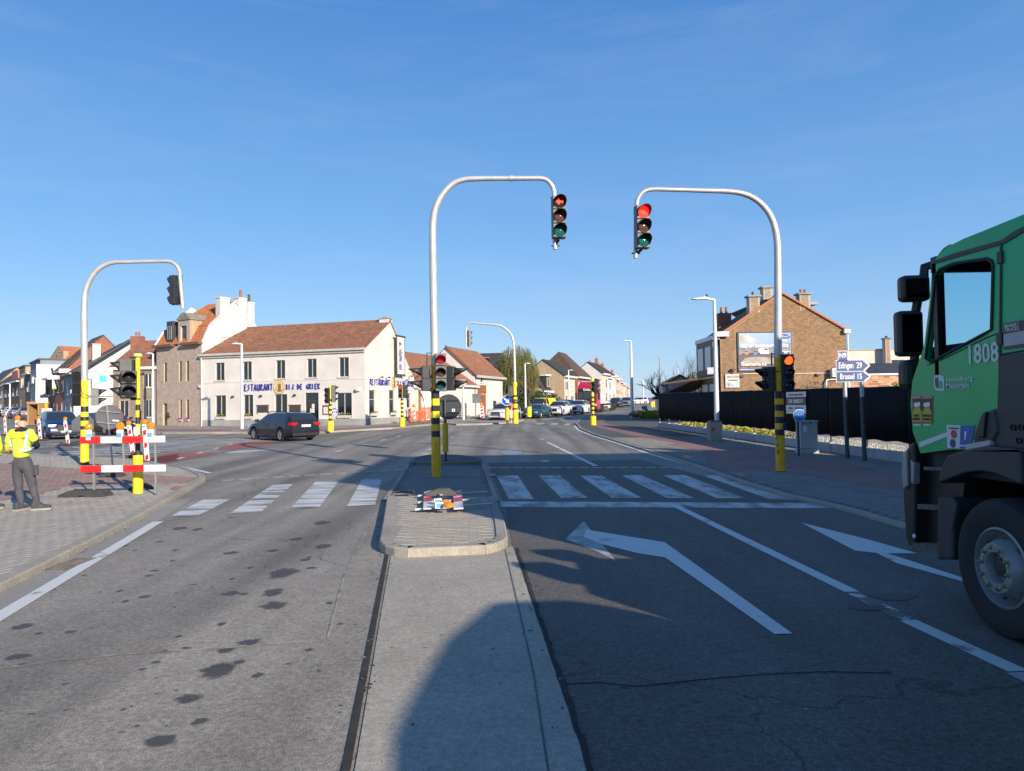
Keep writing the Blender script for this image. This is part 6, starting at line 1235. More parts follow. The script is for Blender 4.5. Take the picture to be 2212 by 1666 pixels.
def board(x0,y0,x1,y1,tip,name,m,txts,z_off=-.08+min(0,qq.y)):
 a=at(*Z4(x0,y1),Yd+z_off)-p;c=at(*Z4(x1,y0),Yd+z_off)-p;w2=c.x-a.x;hh_=c.z-a.z
 out_=[(0,0),(w2-tip,0),(w2,hh_/2),(w2-tip,hh_),(0,hh_)] if tip else[(0,0),(w2,0),(w2,hh_),(0,hh_)]
 M=T(a.x,z_off,a.z)@FACE;b=MB(M);b.prism(out_,-.02,.0);o=b.build(name,m_signw,t);e=.018;out2=[(e,e),(w2-tip-e*.6,e),(w2-e*1.6,hh_/2),(w2-tip-e*.6,hh_-e),(e,hh_-e)] if tip else[(e,e),(w2-e,e),(w2-e,hh_-e),(e,hh_-e)]
 b=MB(M);b.prism(out2,.0,.004);b.build('board_face',m,o)
 for s_,fx,fw_ in txts:
  cu=bpy.data.curves.new('t','FONT');cu.body=s_;cu.size=1;ob=bpy.data.objects.new('t',cu);me=bpy.data.meshes.new_from_object(ob);xs=[v.co.x for v in me.vertices];ww=max(xs)-min(xs);bpy.data.objects.remove(ob);bpy.data.meshes.remove(me)
  sz_=hh_*.72;text(s_,sz_,m_signw,o,M@T(w2*(fx+fw_/2),hh_*.5,.006),wscale=w2*fw_/(ww*sz_),ext=.001,bold=.004)
 if tip:b=MB(M);b.prism([(w2-tip-.05,hh_-e*2),(w2-e*3,hh_/2),(w2-tip-.05,e*2),(w2-tip+.0,e*2),(w2-e*1.8,hh_/2),(w2-tip,hh_-e*2)],.004,.006);b.build('chevron',m_signw,o)
board(1433,652,1700,748,.17,'board',m_dirb,[('Edingen',.08,.42),('29',.60,.15)]);board(1435,742,1706,830,.17,'board',m_dirb,[('Brussel',.115,.40),('15',.60,.12)])
board(1449,583,1522,662,0,'number_plate',m_dirb,[('N9',.14,.68)])
FY=lambda x,y,dz=.055:gp(x,y,dz)
p=gp(*Z4(1143,1408),.055);t=thing('cycle_path_sign','round blue cycle path sign with white bicycle beside the grey cabinet','road sign',tuple(p));r_=relp(p,p.y);zz=lambda yy:r_(*Z4(1140,yy)).z
b=MB();b.tube([(0,0,0),(-.01,0,zz(1090))],.04,10);b.build('post',m_signback,t,smooth=40);c=r_(*Z4(1139,1088));R_=(zz(1040)-zz(1137))/2;Q=T(c.x,-.07,c.z)@Rx(math.pi/2)
b=MB(Q);b.lathe([(.0001,.02),(R_*.94,.02)],32);b.build('disc',mat('cycle_blue',(.015,.22,.62),rough=.35,var=0),t);b=MB(Q);b.lathe([(R_*.94,.021),(R_,.021),(R_,0),(.0001,0)],32);b.build('rim',m_signw,t)
def bicycle_symbol(Q,s_,m,par):
 b=MB(Q)
 for x in(-.45,.45):b.lathe([(.29*s_,0),(.35*s_,0)],20,T(x*s_,-.12*s_,.022))
 for a,c_ in(((-.45,-.12),(-.18,.22)),((-.18,.22),(.3,.22)),((.45,-.12),(.28,.35)),((-.05,-.12),(.3,.2)),((-.45,-.12),(-.05,-.12)),((-.05,-.12),(-.2,.32)),((-.3,.33),(-.1,.33)),((.28,.35),(.45,.33))):b.bar((a[0]*s_,a[1]*s_,.024),(c_[0]*s_,c_[1]*s_,.024),.05*s_,.004)
 return b.build('bicycle_symbol',m,par)
bicycle_symbol(Q,R_*.95,m_signw,t)
p=gp(*Z4(1222,1388),.055);t=thing('utility_cabinet','light grey utility cabinet standing against the black fence','utility cabinet',tuple(p));k=p.y/1536;r_=relp(p,p.y);a=r_(*Z4(1158,1345));c=r_(*Z4(1288,1140));mc=mat('cabinet_grey',(.36,.38,.40),rough=.5,var=.06)
b=MB();b.box(a.x,c.x,0,.38,.18,c.z);b.build('body',mc,t,bevel=.01);b=MB();b.box(a.x-.02,c.x+.02,-.02,.42,.0,.17);b.build('plinth',mc,t,bevel=.01);b=MB();b.box(a.x-.02,c.x+.02,-.03,.4,c.z+.002,c.z+.05);b.build('lid',mc,t,bevel=.01)
b=MB();b.box(a.x+.1,a.x+.2,-.012,-.0,c.z-.32,c.z-.12);b.build('label_plate',m_signw,t)
for x in(.07,.3):b=MB();b.box(a.x+x,a.x+x+.08,-.012,0,c.z-.07,c.z-.04);b.build('vent',m_signback,t)
# black fence
F1=gp(1425.5,925);F2=gp(*ZC(2000,505));dF=(F2-F1);dF.z=0;LF=dF.length;uF=dF.normalized();extra=9.0
fr_=math.atan2(uF.y,uF.x);base=Vector((F1.x,F1.y,0))
t=thing('fence','long black screened fence on a low concrete plinth along the right pavement','fence',(F1.x,F1.y,0),fr_)
m_mesh=mat('black_screen',(.008,.008,.009),rough=.8,var=.25,vs=1.2,spec=.15);m_plk=mat('fence_plinth',(.38,.39,.40),rough=.85,var=.12,vs=2,fine=.08,fs=40)
n_=16;Lt=LF+extra;step=Lt/n_
def gF(s_):return g(F1.y+uF.y*s_)
for i in range(n_):
 s0,s1=i*step,(i+1)*step;z0_=gF((s0+s1)/2)
 b=MB();b.box(s0+.05,s1-.05,-.04,.04,z0_-.1,z0_+.36);b.build('plinth_panel',m_plk,t,bevel=.008)
 b=MB();b.box(s0-.06,s0+.045,-.07,.07,z0_-.1,z0_+.40);b.build('plinth_post',m_plk,t,bevel=.008)
 b=MB();b.box(s0-.025,s0+.025,-.03,.03,z0_+.4,z0_+2.22);b.build('post',m_vis,t)
 b=MB();nx=14;vs=[]
 for j in range(nx+1):
  for kz in range(3):
   s_=s0+(s1-s0)*j/nx;vs.append((s_,-.045+.012*math.sin(math.pi*j/nx)*math.sin(j*1.9+kz*1.3+i),z0_+.62+kz*.785+.02*math.sin(j*.9+i)*(kz==0)))
 b.add(vs,[(j*3+kz,(j+1)*3+kz,(j+1)*3+kz+1,j*3+kz+1) for j in range(nx) for kz in range(2)]);o=b.build('screen',m_mesh,t,smooth=60);sm=o.modifiers.new('t','SOLIDIFY');sm.thickness=.008
 b=MB();b.tube([(s0,.0,z0_+2.19),(s1,0,z0_+2.19)],.02,6);b.build('top_rail',m_vis,t)
Mi_=(T(F1.x,F1.y,0)@Rz(fr_)).inverted()
def onF(x,y):
 o=Mi_@Vector((0,0,EYE));d=Mi_.to_3x3()@ray(x,y);k=(-.06-o.y)/d.y;return o+d*k
for(y0,y1,m,tm,s_,lb) in((902,948,m_signw,mat('red_ink',(.4,.06,.08),rough=.5),'bouwmaterialen','white board with red lettering bouwmaterialen, topmost of three on the fence'),(950,1007,m_signback,m_signw,'DE SMEDT','dark board with white lettering De Smedt, middle of three on the fence'),(1009,1074,m_signw,None,'tegels - containers','white board with red stripe, lowest of three on the fence')):
 A=onF(*Z4(1050,y1));Bq=onF(*Z4(1202,y0));cp_=(A+Bq)/2;wl_=Bq.x-A.x;hl_=Bq.z-A.z
 tt=thing('advertising_board',lb,'board',tuple(T(F1.x,F1.y,0)@Rz(fr_)@Vector((A.x,-.07,A.z))),fr_)
 M=FACE;b=MB(M);b.prism([(0,0),(wl_,0),(wl_,hl_),(0,hl_)],0,.02);b.build('board',m,tt);tm=tm or mat('red_ink',(.4,.06,.08),rough=.5)
 sc_={'bouwmaterialen':.62,'DE SMEDT':.62,'tegels - containers':.36}[s_];sz_=hl_*sc_*1.1
 cu=bpy.data.curves.new('t','FONT');cu.body=s_;cu.size=1;ob=bpy.data.objects.new('t',cu);me=bpy.data.meshes.new_from_object(ob);xs=[v.co.x for v in me.vertices];ww=max(xs)-min(xs);bpy.data.objects.remove(ob);bpy.data.meshes.remove(me)
 text(s_,sz_,tm,tt,M@T(wl_/2,hl_*(.5 if sc_>.4 else.68),.022),wscale=wl_*.74/(ww*sz_),ext=.001,bold=.006)
 if sc_<.4:b=MB(M);b.box(.02,wl_-.02,hl_*.28,hl_*.34,.02,.023);b.build('stripe',tm,tt)
# red and white barrier on the left
m_rw_r=mat('reflex_red',(.55,.018,.018),rough=.4,var=.14,vs=9,fine=.08,fs=40);m_rw_w=mat('reflex_white',(.60,.61,.63),rough=.4,var=.2,vs=16,fine=.16,fs=70);m_alu=mat('aluminium',(.42,.43,.44),rough=.4,metal=.6,var=.1)
m_amber=mat('amber_lens',(.62,.22,.01),rough=.2,var=.25,vs=30,spec=.7,emit=None);m_rub=mat('rubber_foot',(.045,.045,.048),rough=.9,var=.2,vs=9,bump=.3)
pb=gp(*Z1(715,1400),.09);YBa=pb.y-.25
def rb(x,y):p=at(x,y,YBa);return p-Vector((pb.x,YBa,pb.z))
t=thing('barrier','road barrier of two red and white planks in front of the yellow poles','barrier',(pb.x,YBa,pb.z))
for(ya,yb_,xs_) in((912,971,(668,838,1018,1192,1375)),(1151,1212,(672,845,1025,1197,1380))):
 a=rb(*Z1(668,yb_));c=rb(*Z1(1375,ya));z0_,z1_=rb(*Z1(1020,yb_)).z,rb(*Z1(1020,ya)).z
 pl=MB();x0=rb(*Z1(xs_[0],ya)).x;x1=rb(*Z1(xs_[-1],ya)).x;pl.box(x0,x1,-.018,.0,z0_,z1_);po=pl.build('plank',m_alu,t,bevel=.004)
 for i in range(4):
  b=MB();b.box(rb(*Z1(xs_[i],ya)).x+.002,rb(*Z1(xs_[i+1],ya)).x-.002,-.024,-.018,z0_+.006,z1_-.006);b.build('red_field' if i%2==0 else 'white_field',m_rw_r if i%2==0 else m_rw_w,po)
for(x,yt,yb_) in((775,875,1365),(1022,880,1160),(1288,850,1390)):
 a=rb(*Z1(x-3,yt));c=rb(*Z1(x+3,yb_));b=MB();b.bar((a.x,.02,a.z),(c.x,.02,max(c.z,0.)),.045,.03);b.build('post',m_alu,t)
def foot(name,parent,c,rz,L_=.95,Wd=.40,H_=.13,m=None):
 b=MB(T(*c)@Rz(rz));pr_=[(-L_/2,0),(-.06,0),(-.06,.03),(.06,.03),(.06,0),(L_/2,0),(L_/2-.02,.05),(L_/2-.14,H_),(-L_/2+.22,H_),(-L_/2+.03,.05)]
 b.prism(pr_,-Wd/2,Wd/2,FACE);return b.build(name,m or m_rub,parent,bevel=.01)
cF=rb(*Z1(712,1385));foot('foot',t,(cF.x,.0,.0),R(-3),L_=1.0,Wd=.36);cG=rb(*Z1(940,1240));foot('foot',t,(cG.x,1.1,.0),0,L_=.45,Wd=.3)
def warn_lamp(parent,c,r,yaw=0,flip=False,tall=.2,box=True,sticker=True):
 M=T(*c)@Rz(yaw);b=MB(M@Rx(math.pi/2));b.lathe([(.0001,.036),(r*.5,.034),(r*.88,.022),(r,.0),(r*.88,-.022),(r*.5,-.034),(.0001,-.036)],20);b.lathe([(r*.96,.02),(r*1.06,.012),(r*1.06,-.012),(r*.96,-.02)],20);l_=b.build('lamp_lens',m_amber,parent,smooth=40)
 if box:b=MB(M);b.box(-.055,.055,-.045,.045,-r-tall,-r+.01);o=b.build('lamp_box',m_signw,parent,bevel=.008);b=MB(M);b.box(-.05,.05,-.048,-.045,-r-tall*.75,-r-tall*.3);b.build('sticker',mat('pale_blue_label',(.10,.30,.48),rough=.5),o)
for(x,y,rr_,ya) in((737,838,.075,30),(997,830,.088,0),(1250,827,.085,0)):
 c=rb(*Z1(x,y));warn_lamp(t,(c.x,.0,c.z),rr_*.95,R(ya))
ps_=gp(*Z1(930,1250),.09);Yr_=ps_.y;t=thing('round_sign','round temporary sign seen from its grey back, tilted behind the barrier','road sign',tuple(ps_));r_=relp(ps_,Yr_)
c=r_(*Z1(898,755));R_=(r_(*Z1(898,655)).z-r_(*Z1(898,858)).z)/2;top=r_(*Z1(885,655));bot=r_(*Z1(935,1150))
M=T(c.x,.05,c.z)@Ry(R(6))@Rx(math.pi/2);RX=(r_(*Z1(1013,755)).x-r_(*Z1(782,755)).x)/2
b=MB(M@Matrix.Diagonal((RX/R_,1,1,1)));b.lathe([(.0001,.0),(R_*.985,.0),(R_*.985,-.02),(.0001,-.02)],36);b.build('disc',m_greyback,t,smooth=30);b=MB(M@Matrix.Diagonal((RX/R_,1,1,1)));b.lathe([(R_*.985,.006),(R_,.006),(R_,-.025),(R_*.985,-.025)],36);b.build('rim',m_rim_r,t)
b=MB();b.bar((top.x,-.0,top.z),(bot.x,-.0,bot.z),.05,.03);b.build('post',m_alu,t);b=MB();b.bar((bot.x,0,bot.z),(bot.x+.03,0,.05),.04,.03);b.build('leg',m_alu,t)
for dz_ in(.45,-.5):b=MB(T(c.x,.02,c.z)@Ry(R(6)));b.box(-RX*.8,RX*.8,-.012,.012,R_*dz_-.015,R_*dz_+.015);b.build('rail',m_alu,t)
b=MB(T(c.x,.02,c.z)@Ry(R(6)));b.box(RX*.3,RX*.75,.0,.02,-R_*.3,-R_*.17);b.build('sticker',m_signw,t);foot('foot',t,(.0,0,0),0,L_=.6,Wd=.35)
p=gp(*Z1(700,985),0);t=thing('octagonal_sign','octagonal sign seen from behind on a small trailer foot left of the banded mast','road sign',tuple(p));r_=relp(p,p.y);P8=[r_(*Z1(*q)) for q in((655,735),(735,735),(778,780),(778,860),(735,905),(655,905),(597,850),(597,790))]
b=MB();b.prism([(q.x,q.z) for q in P8],-.02,.02,FACE);b.build('board',m_greyback,t);b=MB();c=r_(*Z1(690,820));b.bar((c.x,.04,P8[0].z),(c.x+.05,.04,0),.06,.04);b.build('post',m_alu,t);b=MB();a=r_(*Z1(636,905));b.box(a.x,a.x+.35,-.1,.1,.02,.22);b.build('foot',m_rub,t)
# beacons (striped posts with amber lamp)
def beacon(x0,yt,x1,yb,lamp_xy,label,lr=.09,wd=.10,footer=True,dz=.02,Y=None,nstripe=5,grp='red and white warning beacons'):
 """top (x0, yt), bottom (x1, yb) in photo pixels; lamp centre on top"""
 p=gp(x1,yb,dz) if Y is None else Vector((at(x1,yb,Y).x,Y,g(Y)+dz));t=thing('warning_beacon',label,'beacon',tuple(p),0,grp);r_=relp(p,p.y);a=r_(x1,yb);c=r_(x0,yt);d=Vector((c.x-a.x,0,c.z-a.z));L_=d.length;ang=math.atan2(d.x,d.z)
 M=T(a.x,0,max(a.z,.02))@Ry(ang);b=MB(M);b.box(-wd/2,wd/2,-.02,.02,0,L_);o=b.build('panel',m_rw_w,t,bevel=.006)
 for k in range(nstripe//2+1):
  z_=L_*(k+.18)/(nstripe//2+1);b=MB(M);b.add([(-wd*.32,-.024,z_),(wd*.32,-.024,z_+wd*.3),(wd*.32,-.024,z_+wd*.3+L_*.13),(-wd*.32,-.024,z_+L_*.13)],[(0,1,2,3)]);b.build('red_stripe',m_rw_r,o)
 if lamp_xy:c2=r_(*lamp_xy);warn_lamp(t,(c2.x,0,c2.z),lr,0,tall=.12)
 if footer:foot('foot',t,(a.x,0,0),0,L_=.75,Wd=.4,H_=.1)
 return t
beacon(*Z1(322,785),*Z1(337,950),Z1(322,758),'striped beacon with amber lamp behind the worker, in front of the blue car bonnet',wd=.17)
beacon(*Z1(540,795),*Z1(568,988),Z1(541,769),'tilted striped beacon with amber lamp right of the blue car headlight',wd=.17)
beacon(*Z1(40,765),*Z1(48,905),Z1(42,746),'striped beacon with amber lamp at the left edge beside the worker',wd=.17)
beacon(*Z1(1072,835),*Z1(1110,1090),Z1(1068,804),'leaning striped beacon between barrier and yellow post, left of the black band',wd=.16)
beacon(*Z1(1198,830),*Z1(1225,1140),Z1(1198,795),'striped beacon with bright amber lamp right of the short signal post',wd=.16)
p=Z1(145,763);pq=gp(p[0],925);t=thing('amber_lamp','round amber lamp showing just above the head of the worker','warning lamp',(at(p[0],900,24).x,24,g(24)));c=at(p[0],p[1],24);warn_lamp(t,(0,0,c.z-g(24)),.09);b=MB();b.box(-.05,.05,-.02,.02,0,c.z-g(24)-.2);b.build('panel',m_rw_r,t);foot('foot',t,(0,0,0),0,L_=.7)
beacon(*ZP(1412,1115),*ZP(1425,1335),ZP(1413,1082),'pair of striped beacon panels before the brown door, far side of the road',wd=.42,lr=.14,dz=.0,nstripe=7)
p=gp(*ZP(1920,1405),.11);t=thing('warning_beacon','small red and white frame leaning at the arched mast on the far island','beacon',tuple(p),0);r_=relp(p,p.y)
for xx in(1905,1935):a=r_(*ZP(xx,1400));c=r_(*ZP(xx+8,1150));b=MB();b.bar((a.x,-.1,.0),(c.x,-.1,c.z),.09,.03);b.build('panel',m_rw_w,t)
a=r_(*ZP(1905,1145));c=r_(*ZP(1985,1165));b=MB();b.box(a.x,c.x,-.14,-.11,c.z-.12,a.z);b.build('plank',m_rw_r,t);c=r_(*ZP(1935,1110));warn_lamp(t,(c.x-.1,-.14,c.z),.13,box=False);warn_lamp(t,(c.x+.16,-.14,c.z),.12,box=False)
p=gp(*ZN(165,1300),.1);t=thing('warning_beacon','orange lamp and small board at the foot of the lamp by the willow','beacon',tuple(p),0);r_=relp(p,p.y);c=r_(*ZN(168,1228));warn_lamp(t,(c.x,-.12,c.z),.16,box=False);b=MB();b.box(-.16,.3,-.1,-.07,.2,c.z-.15);b.build('panel',m_rw_w,t)
# orange mesh barriers by the restaurant
m_or=mat('orange_plastic',(.75,.14,.05),rough=.5,var=.1)
def obarrier(x0,y0,x1,y1,ht,label):
 A=gp(x0,y0,.12);B=gp(x1,y1,.12);d=B-A;L_=math.hypot(d.x,d.y);t=thing('plastic_barrier',label,'barrier',tuple(A),math.atan2(d.y,d.x),'orange plastic barriers round the trench')
 b=MB();b.box(0,L_,-.03,.03,ht-.12,ht);b.box(0,L_,-.03,.03,.18,.26)
 o=b.build('rails',m_or,t,kind='stuff');n=max(4,int(L_/.16))
 b=MB()
 for i in range(n+1):x=L_*i/n;b.box(x-.022,x+.022,-.015,.015,.26,ht-.12)
 for i in range(0,n,3):x=L_*i/n;b.bar((x,0,.3),(min(L_,x+.45),0,ht-.2),.03,.03)
 b.build('grid',m_or,t,kind='stuff')
 for x in(.12,L_-.12):b=MB();b.box(x-.05,x+.05,-.32,.32,0,.07);b.box(x-.04,x+.04,-.02,.02,.07,.2);b.build('foot',m_or,t)
 return t
for i,(a,c,ht,lb) in enumerate((((60,1290),(240,1375),.95,'orange plastic barrier nearest the restaurant corner'),((235,1385),(430,1372),.95,'orange plastic barrier in front of the trench, left one'),((400,1370),(575,1352),1.25,'orange plastic barrier in front of the trench, right one behind the mast'),((250,1300),(420,1300),.95,'orange plastic barrier at the back of the trench'),((430,1310),(580,1290),1.2,'rear orange barrier next to the white door'))):
 obarrier(*ZP(*a),*ZP(*c),ht,lb)
A=gp(*ZP(130,1320),.12);B=gp(*ZP(410,1310),.12);d=B-A;t=thing('barrier','red and white plank barrier over the orange fences by the restaurant','barrier',tuple(A),math.atan2(d.y,d.x));L_=math.hypot(d.x,d.y)
for k in range(6):b=MB();b.box(L_*k/6,L_*(k+1)/6-.005,-.02,.02,.78,1.0);b.build('plank_field',m_rw_r if k%2==0 else m_rw_w,t)
for x in(.3,L_-.3):b=MB();b.box(x-.02,x+.02,-.02,.02,0,.78);b.build('post',m_alu,t)
for(x,yt,yl,yb,lb) in((292,1160,1112,1385,'striped beacon with yellow lamp rising from the orange barriers'),(540,1150,1112,1330,'striped beacon with yellow lamp just left of the island mast')):
 beacon(*ZP(x,yt),*ZP(x+15,yb),ZP(x-2,yl),lb,wd=.2,lr=.16,dz=.1)
t=thing('soil_heap','low heap of dug up soil and stones at the orange barriers','soil heap',tuple(gp(*ZP(250,1400),.12)));b=MB()
for i in range(46):x=random.uniform(-1.6,3.2);s_=random.uniform(.06,.16);b.cbox((0,0,0),(s_*1.5,s_,s_),0,T(x,random.uniform(-.3,.5),s_*.4)@Rz(random.uniform(0,3))@Rx(random.uniform(0,1)))
b.build('clods',mat('dug_soil',(.16,.12,.085),rough=1,var=.3),t,kind='stuff')
p=gp(*ZP(1110,1345),.12);t=thing('camera_mast','grey mast with boxed traffic camera in front of the white annex','camera mast',tuple(p));r_=relp(p,p.y);zz=lambda yy:r_(*ZP(1105,yy)).z
b=MB();b.lathe([(.16,0),(.13,zz(970)),(.08,zz(960)),(.07,zz(780))],12);b.build('pole',m_cream if False else m_galv,t,smooth=40);c=r_(*ZP(1098,728));b=MB();b.box(c.x-.32,c.x+.3,-.3,.3,zz(780),zz(680));o=b.build('camera_box',mat('beige_metal',(.48,.46,.42),rough=.5),t,bevel=.02);b=MB();b.box(c.x-.22,c.x-.0,-.31,-.3,zz(765),zz(735));b.box(c.x-.22,c.x-.06,-.31,-.3,zz(715),zz(698));b.build('lens_window',m_vis,o)
for(x0,y0,x1,y1,lb) in((1130,1075,1200,1285,'beige roadside cabinet right of the camera mast'),(1270,1090,1370,1270,'white roadside cabinet in front of the brown door'),(1025,1070,1080,1280,'narrow white cabinet left of the camera mast')):
 p=gp(*ZP((x0+x1)/2,y1),.12);t=thing('utility_cabinet',lb,'utility cabinet',tuple(p));r_=relp(p,p.y);a=r_(*ZP(x0,y1));c=r_(*ZP(x1,y0));b=MB();b.box(a.x,c.x,0,.45,.1,c.z);b.build('body',mat('beige_metal',(.48,.46,.42)),t,bevel=.02);b=MB();b.box(a.x-.03,c.x+.03,-.03,.48,0,.1);b.build('plinth',m_plinth,t);b=MB();b.box((a.x+c.x)/2-.1,(a.x+c.x)/2+.06,-.012,0,c.z*.6,c.z*.75);b.build('lock',m_plinth,t)
p=gp(*ZP(1315,1325),.12);t=thing('temporary_sign','two dark sign backs on a thin post before the brown door','road sign',tuple(p));r_=relp(p,p.y)
for x0,x1 in((1258,1328),(1334,1402)):a=r_(*ZP(x0,1068));c=r_(*ZP(x1,912));b=MB();b.box(a.x,c.x,-.02,.02,a.z,c.z);b.build('sign_back',m_greyback,t)
b=MB();b.tube([(0,.04,0),(r_(*ZP(1330,905)).x,.04,r_(*ZP(1330,900)).z)],.03,6);b.build('post',m_galv2,t);foot('foot',t,(0,0,0),0,L_=1.1,Wd=.5)
t=thing('pallet_stack','stack of dark pallets left of the camera mast','pallets',tuple(gp(*ZP(1045,1320),.12)))
for k in range(9):b=MB();b.box(-.75,.7-.02*(k%3),-.5,.5,k*.17+.07,k*.17+.14);b.box(-.75,-.6,-.5,.5,k*.17,k*.17+.07);b.box(-.05,.1,-.5,.5,k*.17,k*.17+.07);b.box(.55,.7,-.5,.5,k*.17,k*.17+.07);b.build('pallet',mat('dark_plastic',(.05,.05,.05),rough=.7),t)
p=at(ZL(655,0)[0],905,70);t=thing('bus_shelter','wooden edged bus shelter with dark glass far left','bus shelter',(p.x,70,g(70)+.1));k=70/1536;w2=(ZL(760,0)[0]-ZL(545,0)[0])*k;r_=relp(Vector((p.x,70,g(70)+.1)),70);zt=r_(ZL(650,0)[0],ZL(0,1265)[1]).z
m_sw=mat('shelter_wood',(.38,.22,.10),rough=.6,var=.1);b=MB();b.box(-w2/2,w2/2,-.6,1.0,zt,zt+.25);b.build('roof',m_sw,t);b=MB();b.box(-w2/2,w2/2,.9,.95,.6,zt);b.build('glass',m_glass,t);
for x in(-w2/2,w2/2-.15):b=MB();b.box(x,x+.15,-.5,.9,0,zt);b.build('side',m_sw,t)
b=MB();b.box(-w2/2+.3,w2/2-.3,.4,.8,.4,.5);b.build('bench',m_sw,t)
p=at(ZL(830,0)[0],905,66);t=thing('bus_stop','bus stop pole with white flag and timetable on a yellow post','bus stop',(p.x,66,g(66)+.1));r_=relp(Vector((p.x,66,g(66)+.1)),66);zz=lambda yy:r_(ZL(830,0)[0],ZL(0,yy)[1]).z
b=MB();b.box(-.08,.08,-.08,.08,0,zz(1230));b.build('post',m_yel2,t);b=MB();b.box(-.9,.15,-.06,.06,zz(1240),zz(1150));b.build('flag',m_signw,t,bevel=.05);b=MB();b.box(-.4,.5,-.05,.05,.9,zz(1340));b.build('timetable',m_signw,t)
for i_ in range(3):b=MB();b.box(-.25,.3,-.06,-.05,zz(1340)-.3-.22*i_,zz(1340)-.22-.22*i_);b.build('timetable_line',m_or,t)
p=at(*ZL(1015,895),92);t=thing('sale_board','yellow and white sale board hanging on the dark house front','sale board',tuple(p));k=92/1536/8.306
b=MB();b.box(-75*k,60*k,-.05,.05,-95*k,95*k);b.build('board',m_signw,t)
for z0_ in(68,-95):b=MB();b.box(-75*k,60*k,-.06,-.05,z0_*k,(z0_+27)*k);b.build('yellow_band',m_yel,t)
text('TE KOOP',.5,m_ink,t,T(0,-.07,82*k)@FACE,ext=.002);b=MB();b.bar((-.6,-.07,2),(.4,-.07,-1.2),.4,.02);b.build('figure',m_ink,t)
for(x,y,lb) in((1168,666,'white box light under the eaves of the red brown house'),(960,785,'white box light under the eaves of the dark house')):
 c=at(*ZL(x,y),88);o=MB();o.box(-.45*1.3,.45*1.3,-.3,.3,-.25,.25);q=o.build('eaves_box',m_signw,None,loc=tuple(c));tag(q,lb,'eaves box')
for(x,y,lb) in((905,1095,'left of two short yellow bollards far down the road'),(938,1085,'right of two short yellow bollards far down the road')):
 c=at(*ZO(x,y),118);t=thing('bollard',lb,'bollard',(c.x,118,g(118)));b=MB();b.lathe([(.14,0),(.14,.9),(.1,.95),(.0001,.95)],10);b.build('sleeve',m_yel,t,smooth=40)
c=at(*ZO(890,1020),119);t=thing('keep_right_sign','small round blue sign by the far yellow bollards','road sign',(c.x,119,g(119)));b=MB(T(0,0,c.z-g(119))@Rx(math.pi/2));b.lathe([(.0001,.02),(.34,.02),(.34,0),(.0001,0)],20);b.build('disc',m_signb,t);b=MB();b.box(-.05,.05,0,.05,0,c.z-g(119));b.build('post',m_galv2,t)
p=gp(*ZO(780,1255),.06);t=thing('post_group','concrete post with blue litter bin and slanting pole left of the hedge','litter bin',tuple(p));r_=relp(p,p.y);zz=lambda yy:r_(*ZO(780,yy)).z
b=MB();b.lathe([(.26,.5),(.28,zz(1120)),(.2,zz(1115))],12);b.build('bin',mat('bin_blue',(.06,.18,.32),rough=.6),t,smooth=40);b=MB();b.box(.05,.3,-.1,.12,0,zz(1150));b.build('post',m_kerb,t);a=r_(*ZO(808,1100));c=r_(*ZO(855,1255));b=MB();b.tube([(a.x,0,a.z),(c.x,0,0)],.04,6);b.build('slanting_pole',m_galv2,t)
# barrier parts lying on the middle island
I0=gp(*ZI(720,640),.13);t=thing('dismantled_barrier','dismantled red and white barrier lying flat on the middle island under a rubber foot','barrier',tuple(I0),R(3))
def li(x,y,z=.0):p=gp(*ZI(x,y),.13+z);q=(T(*I0)@Rz(R(3))).inverted()@p;return q
for(a,c,z_,w_) in(((505,665),(1130,622),.03,.05),((530,608),(1010,582),.03,.05),((530,555),(1098,525),.03,.05)):
 A=li(*a,z_);B=li(*c,z_);b=MB();b.bar(A,B,w_,.035);b.build('rail',m_alu,t,bevel=.003)
for(x0,x1,xt0,xt1) in((576,652,582,640),(820,898,815,880)):
 A=li(x0,655,.07);B=li(x1,652,.07);Cc=li(xt1,510,.07);Dd=li(xt0,525,.07)
 b=MB();b.add([A,B,Cc,Dd]+[p-Vector((0,0,.02)) for p in(A,B,Cc,Dd)],[(0,1,2,3),(7,6,5,4),(0,4,5,1),(1,5,6,2),(2,6,7,3),(3,7,4,0)]);o=b.build('plank',m_rw_w,t)
 for k in range(3):
  if k%2==1 or True:
   f0,f1=k/3+.02,(k+.5)/3+.1;up_z=Vector((0,0,.003))
   if k==0:continue
   q=[A.lerp(Dd,f0)+up_z,B.lerp(Cc,f0)+up_z,B.lerp(Cc,f1)+up_z,A.lerp(Dd,f1)+up_z];b=MB();b.add(q,[(0,1,2,3)]);b.build('red_field',m_rw_r,o)
c=li(715,545,.09);foot('rubber_block',t,(c.x,c.y,.08),R(-4),L_=.56,Wd=.24,H_=.12,m=mat('dusty_rubber',(.085,.082,.08),rough=.95,var=.2,vs=8,bump=.4))
for(x,y,rz_,tilt) in((780,600,20,70),(755,575,-10,55)):
 c=li(x,y+30,.13);b=MB(T(*c)@Rz(R(rz_))@Rx(R(tilt-60)));b.lathe([(.0001,.045),(.05,.04),(.085,.02),(.095,0),(.085,-.02),(.0001,-.045)],18);b.build('lamp_lens',m_amber,t,smooth=40)
for(x,y) in((700,620),(690,590)):c=li(x,y+10,.12);b=MB(T(*c)@Rz(R(15)));b.box(-.07,.07,-.05,.05,-.05,.05);o=b.build('lamp_box',m_signw,t,bevel=.008);b=MB(T(*c)@Rz(R(15)));b.box(-.05,.05,-.053,-.05,-.035,.035);b.build('sticker',mat('pale_blue_label',(.10,.30,.48)),o)
